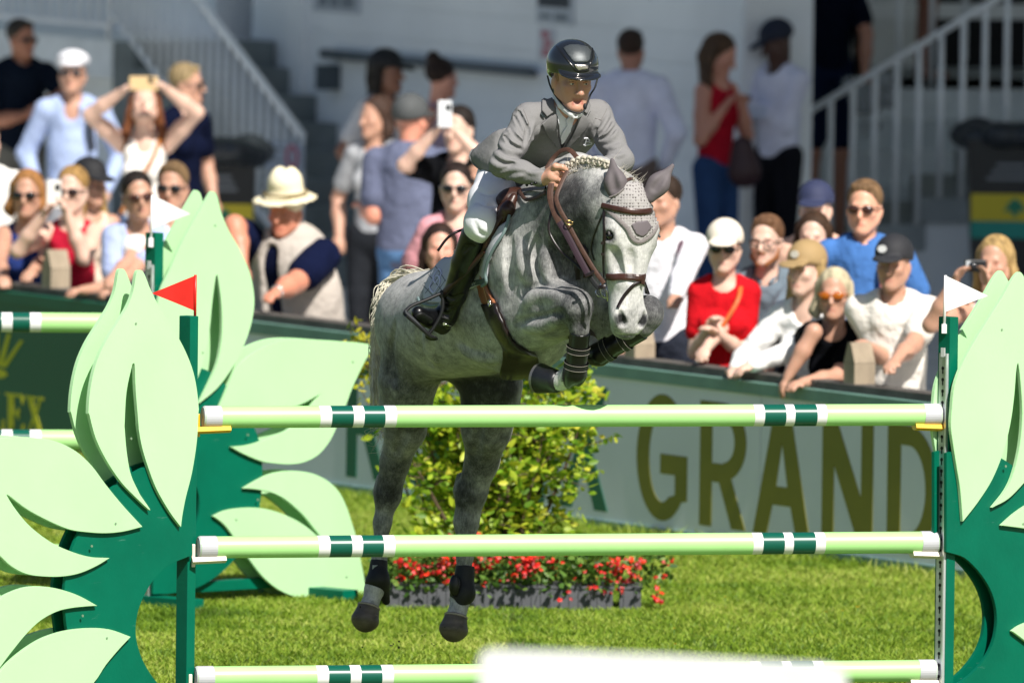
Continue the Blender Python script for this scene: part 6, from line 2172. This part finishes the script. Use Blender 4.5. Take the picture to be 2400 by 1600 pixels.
    if hair:
        b = Body(.02)
        b.ell(hd_(0, -.024, .054), np.array([.083, .101, .088] if not cap else [.082, .098, .07]) * hs, R)
        if hair in ('bob', 'long', 'wavy'):
            ext = -.10 if hair == 'bob' else -.27 if hair == 'long' else -.25
            for s in (-1, 1):
                q1 = hd_(s * .082, -.02, -.04); q2 = q1 + (-UP3 * (-ext - .04) * .6 + bs * s * (.012 if hair != 'wavy' else .03)) * hs; q3 = q2 + (-UP3 * (-ext - .04) * .5 + bf * .02 - bs * s * .01) * hs
                b.chain([hd_(s * .072, -.01, .05), q1, q2, q3], [.024 * hs, .024 * hs, .030 * hs, .014 * hs], .03)
            q1 = hd_(0, -.075, -.04)
            b.chain([hd_(0, -.07, .03), q1, q1 - UP3 * (-ext - .03) * hs], [.068 * hs, .062 * hs, .05 * hs], .03)
        if hair == 'pony':
            b.chain([hd_(0, -.10, .06), hd_(0, -.16, .03), hd_(0, -.15, -.10), hd_(.01, -.13, -.2)], [.03 * hs, .035 * hs, .032 * hs, .012 * hs], .02)
        if hair == 'bun':
            b.ell(hd_(0, -.075, .135), np.array([.045, .045, .045]) * hs, R)
        if hair == 'short' and not cap:
            b.cone(hd_(-.04, .05, .108), hd_(.035, .058, .105), .016 * hs, .016 * hs, .02)
        b.ell(hd_(0, .10, -.03), np.array([.072, .082, .118]) * hs, R, .012, True)
        if hair in ('short', 'pony', 'bun'):
            b.cut(hd_(0, 0, -.05), -fu_ * 1.0 + fn_ * .3)  if hair == 'short' else None
            for s in (-1, 1):
                b.ell(hd_(s * .085, .02, -.035), np.array([.03, .055, .05]) * hs, R, .01, True)
        V, F = b.build(vox * .9)
        mesh('hair', V, F, hm, root, True)
    if beard:
        b = Body(.015)
        for s in (-1, 1):
            b.chain([hd_(s * .063, .012, -.03), hd_(s * .055, .03, -.07), hd_(s * .018, .075, -.105)], [.012 * hs, .017 * hs, .017 * hs], .015)
        b.cone(hd_(-.02, .088, -.052), hd_(.02, .088, -.052), .007 * hs, .007 * hs, .01)
        V, F = b.build(.008)
        mesh('beard', V, F, M('hair_' + beard, beard, .8, bump=(160, .8, .006)), root, True)
    if cap:
        kind, cc = cap[0], cap[1]
        cm = M('cap_' + cc, cc, .75, var=(12, .08), bump=(40, .2, .004))
        b = Body(.012)
        if kind == 'straw':
            b.ell(hd_(0, -.012, .15), np.array([.080, .098, .060]) * hs, R)
            b.cone(hd_(0, -.012, .155), hd_(0, -.012, .075), .082 * hs, .100 * hs, .02)
            b.ell(hd_(0, .0, .068), np.array([.165, .175, .011]) * hs, R @ rotaxis((1, 0, 0), -.06), .012)
            b.cone(hd_(0, .05, .226), hd_(0, -.07, .226), .016 * hs, .014 * hs, .03, True)
        elif kind == 'flat':
            b.ell(hd_(0, .004, .088), np.array([.102, .128, .062]) * hs, R @ rotaxis((1, 0, 0), .10))
            b.ell(hd_(0, .085, .062), np.array([.075, .055, .012]) * hs, R @ rotaxis((1, 0, 0), -.3), .012)
        else:
            b.ell(hd_(0, -.016, .058), np.array([.095, .113, .098]) * hs, R)
            b.cut(hd_(0, 0, .030), -fu_ + fn_ * .12)
            if kind == 'cap':
                b.ell(hd_(0, .118, .040), np.array([.078, .072, .010]) * hs, R @ rotaxis((1, 0, 0), -.22), .012)
        V, F = b.build(vox * .85)
        co = mesh('hat', V, F, cm, root, True)
        if kind == 'straw':
            tube('hat_band', [hd_(.105 * math.cos(a_), -.012 + .118 * math.sin(a_), .098) for a_ in np.linspace(0, 2 * math.pi, 26)], .008, M('hat_band', '#8d7f5e', .8), co, 6)
        if len(cap) > 2:
            c_ = hd_(cap[3] if len(cap) > 3 else 0, .098, .085)
            prism('badge', [c_ + (fl_ * math.cos(a_) + fu_ * .8 * math.sin(a_)) * .024 + fn_ * (.008 - .012 * math.sin(a_)) for a_ in np.linspace(0, 5.8, 12)], .004, fn_, M('badge_' + cap[2], cap[2], .6), co)
    if shades or glasses:
        gm = M('lens_' + (shades or '#101010'), shades or '#101010', .12, coat=.4)
        e_ = empty('sunglasses' if shades else 'glasses', hd_(0, .1, .0)); e_.parent = root; e_.matrix_parent_inverse = Matrix.Translation(-Vector(root.location))
        for s in (-1, 1):
            if shades:
                b = Body(.004); b.ell(hd_(s * .034, .094, .002), np.array([.031, .011, .021]) * hs, R @ rotaxis((0, 0, 1), -s * .25))
                V, F = b.build(.006)
                mesh('lens', V, F, gm, e_, True)
            else:
                tube('rim', [hd_(s * .034 + .025 * math.cos(a_), .098, .001 + .018 * math.sin(a_)) for a_ in np.linspace(0, 2 * math.pi, 16)], .0025, gm, e_, 6)
            tube('temple', [hd_(s * .062, .085, .008), hd_(s * .084, -.01, .006)], .0035, gm, e_, 6)
        tube('bridge', [hd_(-.012, .105, .006), hd_(.012, .105, .006)], .003, gm, e_, 6)
    if strapcol:
        cm = M('strap_' + strapcol[0], strapcol[0], .6)
        kind = strapcol[1]
        s = strapcol[2]
        f_ = .14 * fat if not female else .155
        if kind == 'cross':
            pts = [NB_ - sp * .0 + bs * s * .09 + bf * .03, NB_ - sp * .10 + bs * s * .07 + bf * f_, NB_ - sp * .30 - bs * s * .05 + bf * (f_ + .02), NB_ - sp * .46 - bs * s * .13 + bf * f_]
        else:
            pts = [NB_ - sp * .02 + bs * s * .11 - bf * .06, NB_ + sp * .012 + bs * s * .11 + bf * .02, NB_ - sp * .12 + bs * s * .12 + bf * f_, NB_ - sp * .30 + bs * s * .135 + bf * f_ * .8]
        pp = spline(pts, 6)
        ribbon('bag_strap', pp, strapcol[3], .008, cm, root, np.tile(nrm(bf + UP3 * .3), (len(pp), 1)))
    if extra:
        extra(root, dict(hd=hd_, NB=NB_, sp=sp, bs=bs, bf=bf, sh=sh, tgt=tgt, pel=pel, fn=fn_, fl=fl_, fu=fu_, R=R, yd=yd))
    return root
def held(name, label, cat, c, half, R, mat, extra=None):
    v, f = box_vf(c, half, R)
    o = mesh(name, v, f, mat)
    md = o.modifiers.new('b', 'BEVEL'); md.width = min(half) * .6; md.segments = 2
    tag(o, label, cat)
    if extra: extra(o)
    return o
def phone(label, px, py, yd, w_, h_, colr, lens=True, yaw=0., name='phone'):
    c = P(px * K, py * K, yd)
    R = rotz(math.radians(yaw))
    def ex(o):
        if lens:
            box('camera_bump', c + R @ np.array([w_ * .5, -.008, h_ * .5]), (.014, .003, .016), M('lens_dark', '#22252a', .2), o, R)
    return held(name, label, 'phone', c, (w_, .006, h_), R, M('phone_' + colr, colr, .3), ex)
GRP = None
SKN, SKP, SKT = '#cda28e', '#dab5a2', '#c0937c'
# --- behind, in the shade of the stand
person('man in navy polo and sunglasses turned towards the stairs, hands clasped', (50, 92), yd=33.0, yaw=42, hs=1.02, hair='short', haircol='#3b352f', skin='#a9745c', top='#1b2536', legs='#6b6a64', shades='#15161a', hands=((70, 262, -.2), (62, 258, -.22)), elbows=(None, (128, 200)), fat=1.12)
person('man in white flat cap and pale blue shirt with a dark shoulder strap', (167, 172), yd=30.0, yaw=-6, pitch=8, hs=1.05, hair='short', haircol='#7b6a58', skin=SKT, top='#a9badf', sleeve='long', legs='#8d8f96', cap=('flat', '#e4e4ea'), shades='#1a1c22', strapcol=('#20242c', 'shoulder', 1, .035), low=.06)
person('auburn haired woman in white sleeveless top raising a phone overhead', (332, 246), yd=25.5, pitch=30, female=True, hs=1.05, hair='wavy', haircol='#7d4a2a', skin=SKP, top='#f0ebe4', sleeve='none', legs='#5a6a84', hands=((283, 208, -.26), (378, 202, -.26)), elbows=((222, 300), (448, 290)), strapcol=('#a8682a', 'cross', 1, .022), low=.05)
phone('tan phone held high by the auburn haired woman', 330, 192, 25.18, .085, .042, '#d7b98a')
person('fair haired woman in navy top seen in profile before the stair railing', (430, 196), yd=28.0, yaw=72, byaw=45, female=True, hs=1.02, hair='short', haircol='#a8926a', skin=SKT, top='#161d38', legs='#22252c', shades='#1d1a1c')
person('woman in black cap with long dark ponytail turned to the stand wall', (890, 168), yd=30.5, yaw=62, byaw=40, female=True, hs=1.05, hair='long', haircol='#221c19', skin='#8d6450', top='#c9c9cc', cap=('cap', '#0e1016'), legs='#333940')
person('brown haired girl in grey top looking sideways behind the blue shirted man', (862, 272), yd=26.5, yaw=-48, byaw=-20, female=True, hs=1.02, hair='bob', haircol='#4a352a', skin=SKT, top='#a4a6aa', legs='#33363c', low=.03)
person('woman with dark hair bun and bare shoulders seen from behind', (1016, 182), yd=30.0, yaw=128, female=True, hs=1.02, hair='bun', haircol='#2a1d18', skin='#c08a78', top='#8a7f95', sleeve='none', legs='#33363c')
person('man in grey cap and slate blue shirt seen from behind, in jeans', (945, 280), yd=21.5, yaw=152, byaw=165, hs=1.1, hair='short', haircol='#7a6a5c', skin='#d6927a', top='#666c84', sleeve='short', legs='#5d82ad', cap=('cap', '#4c4f50'), fat=1.25, hands=((1010, 520, .2), (830, 470, .22)), elbows=(None, (850, 560)))
person('dark haired person in black top filming with a raised white phone', (1052, 300), yd=20.5, yaw=-22, female=False, hs=1.05, hair='pony', haircol='#231b18', skin=SKP, top='#191a1e', legs='#2b2e35', hands=((1002, 300, -.30), (1046, 300, -.30)), elbows=((915, 425), (1130, 400)))
phone('white phone held up before the face of the person in black', 1022, 262, 20.13, .038, .075, '#e6e9ec')
person('dark haired man with black top standing beside the grandstand wall', (1378, 142), yd=33.5, yaw=20, hs=1.0, hair='short', haircol='#1a1513', skin='#8a5c49', top='#121318', beard='#15110f', legs='#22252c')
person('dark haired man in pale lilac shirt seen from behind by the wall', (1450, 118), yd=30.5, yaw=165, byaw=172, hs=1.05, hair='short', haircol='#3a2a22', skin='#9f6f5d', top='#d6d9ee', sleeve='long', legs='#6b5d58', fat=1.12)
person('woman in red sleeveless top and jeans with long wavy brown hair', (1655, 128), yd=31.0, yaw=68, byaw=50, pitch=-22, female=True, hs=1.05, hair='wavy', haircol='#5a4330', skin='#c98f78', top='#b3172c', sleeve='none', legs='#2f4a75', hands=((1668, 240, -.1), (1705, 235, -.15)))
person('man in navy cap and white shirt reading a sheet of paper', (1785, 100), yd=31.5, yaw=-72, byaw=-45, pitch=-22, hs=1.05, hair='short', haircol='#120e0c', skin='#4a2f24', top='#dcdef0', sleeve='long', legs='#26272e', cap=('cap', '#10192e'), hands=((1712, 232, -.15), (1716, 238, -.05)))
pp_ = P(1725 * K, 258 * K, 31.2)
tag(mesh('paper_sheet', *box_vf(pp_, (.10, .07, .002), rotaxis((1, 0, 0), .5)), M('paper_white', '#c3cbe0', .7)), 'sheet of white paper held by the man in the navy cap', 'paper')
person('man in navy top and shorts climbing the wide stairs, bag in hand', (1905, -95), yd=33.9, yaw=30, byaw=20, hs=1.05, hair='short', haircol='#2a2420', skin='#b98570', top='#131b30', legs='#1c2a4a', shorts=True, legskin=True, hands=(None, (1985, 178, -.1)), elbows=(None, (1985, 90)), ground_z=.36, fat=1.1)
tag(mesh('handbag', *(lambda B: (B.cone(P(1740, 345, 30.8), P(1745, 400, 30.8), .07, .11, .03, flat=((0, 1, 0), .5)), B.build(.014))[1])(Body(.03)), M('bag_maroon', '#30121a', .5)), 'dark maroon shoulder bag hanging beside the woman in red', 'bag')
# crumpled clear plastic bag in his hand
B = Body(.02)
r = np.random.default_rng(4)
for k in range(16):
    B.ell(P(2030 + r.normal() * 28, 235 + r.normal() * 24, 33.6 + r.normal() * .03), (r.uniform(.03, .07), .04, r.uniform(.04, .09)), rotaxis((0, 1, 0), r.uniform(-1, 1)), .01)
V, F = B.build(.014)
tag(mesh('plastic_bag', V, F, M('clear_plastic', '#dfe6ec', .15, trans=.75, bump=(22, 1., .04)), None, True), 'crumpled clear plastic bag hanging at the stair railing', 'bag')
box('landing_slab', (6.0, 39.6, .6), (3.6, 1.6, .6), mstep, gs)
person('bare legged person on the upper landing, seen from the waist down', (2138, -420), yd=39.2, yaw=150, hs=1., hair='short', haircol='#2a2420', skin='#8a5a48', top='#22252c', legs='#15171c', shorts=True, ground_z=1.2)

# --- leaning on the fence, in the sun
person('person in white striped top at the picture edge beside the red haired woman', (-34, 330), v=.75, yaw=20, hs=1.08, hair='short', haircol='#4a3626', skin=SKP, top='#eeece8', legs='#4a4a48', fat=1.1, hands=((2, 560, -.1), None))
bpy.data.objects[[o.name for o in bpy.data.objects if o.get('label', '').startswith('person in white striped')][0]]['label'] = 'person in white striped top standing beside the red haired woman'
person('red haired woman with sunglasses and navy sleeveless dress resting on the fence', (62, 448), v=.36, yaw=-8, female=True, hs=1.08, hair='bob', haircol='#b07c48', skin=SKT, top='#24356e', sleeve='none', legs='#24356e', shades='#15161a', hands=(('rail', 8, 650), ('rail', 50, 662)), lean=14)
person('fair woman in red sleeveless top photographing with a white phone', (165, 440), v=.40, yaw=-16, female=True, hs=1.08, hair='pony', haircol='#b08a52', skin=SKP, top='#b01c35', sleeve='none', legs='#2a2c34', hands=((104, 488, -.28), (152, 484, -.28)), elbows=((50, 590), (232, 600)), shades='#2a1a1c')
yy = onplane(123 * K, 445 * K, GP(0, .40, 0), GV3)[1]
phone('white phone held by the woman in the red sleeveless top', 124, 446, yy - .32, .040, .078, '#f1eee8')
person('woman in black cap with long fair hair behind the red sleeveless top', (208, 424), v=.95, yaw=35, female=True, hs=1.05, hair='long', haircol='#b6935a', skin=SKT, top='#d9c3b0', sleeve='none', legs='#333842', cap=('cap', '#17181c'))
person('dark haired woman in pale blue v-neck top and brown sunglasses on the fence', (318, 452), v=.42, yaw=10, female=True, hs=1.08, hair='pony', haircol='#241a17', skin=SKT, top='#a9b6dc', sleeve='short', legs='#3a3f4c', shades='#3a1a12', hands=(('rail', 182, 668), ('rail', 222, 688)), elbows=((250, 600), (330, 610)), lean=16, low=.10, tilt=8)
person('sandy haired man in white shirt and black sunglasses behind the white flag', (396, 432), v=.62, yaw=-10, hs=1.1, hair='short', haircol='#84694a', skin=SKT, top='#f2f0ec', sleeve='short', legs='#39404a', shades='#101216', hands=(('rail', 235, 676), None), elbows=((330, 610), None), lean=10)
def hatman(root, d):
    b = Body(.03)
    NB_, sp, bs, bf, pel, sh = d['NB'], d['sp'], d['bs'], d['bf'], d['pel'], d['sh']
    b.chain([NB_ - sp * .10, NB_ - sp * .30, pel - sp * .04], [.232, .245, .255], .05, flat=(bf, .84))
    for s in (-1, 1):
        b.cone(NB_ - sp * .02 + bs * s * .11, NB_ - sp * .14 + bs * s * .13, .085, .09, .03)
    b.cone(NB_ + sp * .08 + bf * .02, NB_ - sp * .03 + bf * .05, .07, .085, .02, True)
    b.cone(NB_ - sp * .04 + bf * .17 - bs * .03, NB_ - sp * .62 + bf * .24 - bs * .03, .05, .06, .02, True)
    for s, q in ((-1, sh[0]), (1, sh[1])):
        b.ell(q + bs * s * .075 - sp * .05, (.075, .12, .13), np.stack([bs, bf, sp], 1), .015, True)
    V, F = b.build(.011)
    mesh('vest', V, F, cloth('#bcb3aa'), root, True)
    e, c = d['tgt'][1]
    u_ = nrm(c - e)
    ring('watch', c - u_ * .035, .030, .007, M('watch_silver', (.75, .75, .75), .25, .8), root, u_)
person('man in cream straw hat and beige vest over navy polo leaning on the fence', (655, 488), v=.46, yaw=-24, byaw=-30, pitch=-6, hs=1.12, hair='short', haircol='#b9b0a6', skin='#cf8a70', top='#1a2244', sleeve='short', legs='#4a4f58', cap=('straw', '#eee3c2'), hands=((560, 615, -.25), ('rail', 592, 702)), elbows=((560, 560), (720, 650)), lean=18, fat=1.42, extra=hatman)
person('woman in black sunglasses and pink checked top behind the saddle', (1047, 432), v=.72, yaw=-4, female=True, hs=1.05, hair='pony', haircol='#2a1d18', skin=SKP, top='#d99aa2', sleeve='short', legs='#39404a', shades='#101216')
person('dark haired person in sunglasses half hidden behind the rider', (1100, 415), v=1.05, yaw=-8, hs=1.05, hair='short', haircol='#1f1815', skin=SKT, top='#22242a', legs='#333842', shades='#15161a')
person('woman with long dark hair and rosy bare shoulders behind the horse\'s quarters', (1010, 572), v=.34, yaw=4, female=True, hs=1.05, hair='long', haircol='#33211a', skin='#dfa58f', top='#d9b8b0', sleeve='none', legs='#3a3f4c', lean=12, low=.06)
person('brown haired man in white top with dark trim behind the horse\'s ears', (1522, 465), v=.55, yaw=-30, byaw=-15, hs=1.08, hair='short', haircol='#3a2a20', skin=SKT, top='#eceaf0', sleeve='long', legs='#3d4250', hands=(None, ('rail', 1506, 796)), elbows=(None, (1560, 640)), strapcol=('#5a4550', 'shoulder', 1, .03))
def phone_low(label, px, py, yd): return phone(label, px, py, yd, .04, .012, '#9aa0a8', False)
person('woman in cream cap and red polo with orange cross strap', (1664, 572), v=.34, yaw=-6, female=True, hs=1.06, hair='pony', haircol='#6a4a30', skin=SKP, top='#c4141f', sleeve='short', legs='#e5dccb', cap=('cap', '#e6dccb'), shades='#101216', fat=.9, hands=((1636, 742, -.22), (1640, 760, -.22)), elbows=((1600, 830), (1700, 820)), strapcol=('#c8622a', 'cross', 1, .020))
yy = onplane(1600 * K, 730 * K, GP(0, .36, 0), GV3)[1]
tag(phone('slim grey phone held low by the woman in the red polo', 1600, 734, yy - .24, .05, .008, '#b9bfc6', False), None)
person('bearded man with glasses and slate grey t-shirt, forearms over the fence', (1760, 556), v=.58, yaw=-16, hs=1.08, hair='short', haircol='#7d5a40', skin=SKP, top='#6f7d88', sleeve='short', legs='#2c3240', glasses=True, beard='#8a5630', hands=(('rail', 1600, 850), ('rail', 1672, 850)), elbows=((1690, 760), (1790, 800)), lean=14)
person('woman in tan cap and white blouse with long fair hair on the fence', (1850, 622), v=.40, yaw=-32, byaw=-20, female=True, hs=1.08, hair='long', haircol='#c8a870', skin=SKP, top='#f2f1ee', sleeve='long', legs='#3a3f4c', cap=('cap', '#a2875c', '#d8d3c8'), hands=(('rail', 1690, 848), ('rail', 1720, 840)), lean=10, low=.05)
person('brunette woman with bare shoulders squeezed behind the tan cap', (1868, 548), v=.80, yaw=-8, female=True, hs=1.05, hair='long', haircol='#4a3424', skin=SKP, top='#b58a78', sleeve='none', legs='#333842')
person('young person in navy cap behind the brunette woman', (1873, 482), v=1.25, yaw=-10, hs=1.05, hair='short', haircol='#6a5040', skin=SKP, top='#d9b09a', sleeve='short', legs='#333842', cap=('cap', '#2a3150'))
def backpack(root, d):
    NB_, sp, bs, bf = d['NB'], d['sp'], d['bs'], d['bf']
    b = Body(.03); b.ell(NB_ - sp * .25 - bf * .19, (.15, .09, .22), np.stack([bs, bf, sp], 1)); V, F = b.build(.016)
    mesh('backpack', V, F, cloth('#c97a72'), root, True)
person('tall man in blue t-shirt and sunglasses with pink backpack straps', (1985, 480), v=.82, yaw=-12, hs=1.14, hair='short', haircol='#86684a', skin='#e0a78c', top='#4672b0', sleeve='short', legs='#333c50', shades='#3a2018', strapcol=('#d0827a', 'shoulder', 1, .055), fat=1.15, extra=backpack)
person('platinum blonde woman in black polo and amber sunglasses on the fence', (1915, 678), v=.33, yaw=-8, female=True, hs=1.06, hair='bob', haircol='#d9cba8', skin=SKT, top='#14151a', sleeve='short', legs='#22252c', shades='#a85a14', hands=(('rail', 1806, 872), ('rail', 1838, 880)), elbows=((1850, 790), (1980, 860)), lean=18)
person('man in black cap and cream polo with a hand on the fence post', (2052, 610), v=.40, yaw=-16, hs=1.08, hair='short', haircol='#2a211c', skin=SKT, top='#ece6dd', sleeve='short', legs='#2c3240', cap=('cap', '#24252a', '#d8d8d8', -.03), hands=((1990, 792, -.16), ('rail', 2020, 880)), elbows=((2010, 800), (2150, 860)), lean=10, fat=1.1)
person('fair haired woman lifting a compact camera to her eye', (2285, 606), v=.62, yaw=-18, female=True, hs=1.1, hair='long', haircol='#c2a068', skin=SKT, top='#e2dfe4', sleeve='none', legs='#333842', hands=((2196, 640, -.26), (2266, 650, -.24)), elbows=((2130, 800), (2330, 800)))
yy = onplane(2240 * K, 610 * K, GP(0, .62, 0), GV3)[1] - .32
cc = P(2240 * K, 610 * K, yy)
def camx(o):
    tube('lens_barrel', [cc + np.array([-.01, -.01, 0]), cc + np.array([-.014, -.05, 0])], .022, M('lens_dark', '#22252a', .2), o, 16)
    box('silver_panel', cc + np.array([-.035, -.017, .005]), (.012, .003, .02), M('cam_silver', '#c3c8cc', .3), o)
held('camera', 'black compact camera held by the fair haired woman', 'camera', cc, (.055, .016, .032), np.eye(3), M('camera_black', '#1a1d20', .4), camx)

# clods thrown up by the take-off
r = np.random.default_rng(9)
parts = []
for k in range(34):
    c = P(r.uniform(790, 1080), r.uniform(1420, 1590), 1.2 + r.normal() * .2)
    v, f = box_vf(c, np.abs(r.normal(size=3)) * [.0014, .0014, .0022] + .0006, rotaxis(nrm(r.normal(size=3)), r.uniform(0, 3)))
    parts.append((v, f))
v, f = merge(parts)
tag(mesh('flying_dirt', v, f, M('dirt_dark', '#2a241d', .9)), 'dark specks of turf thrown up behind the hind hooves', 'dirt', kind='stuff')
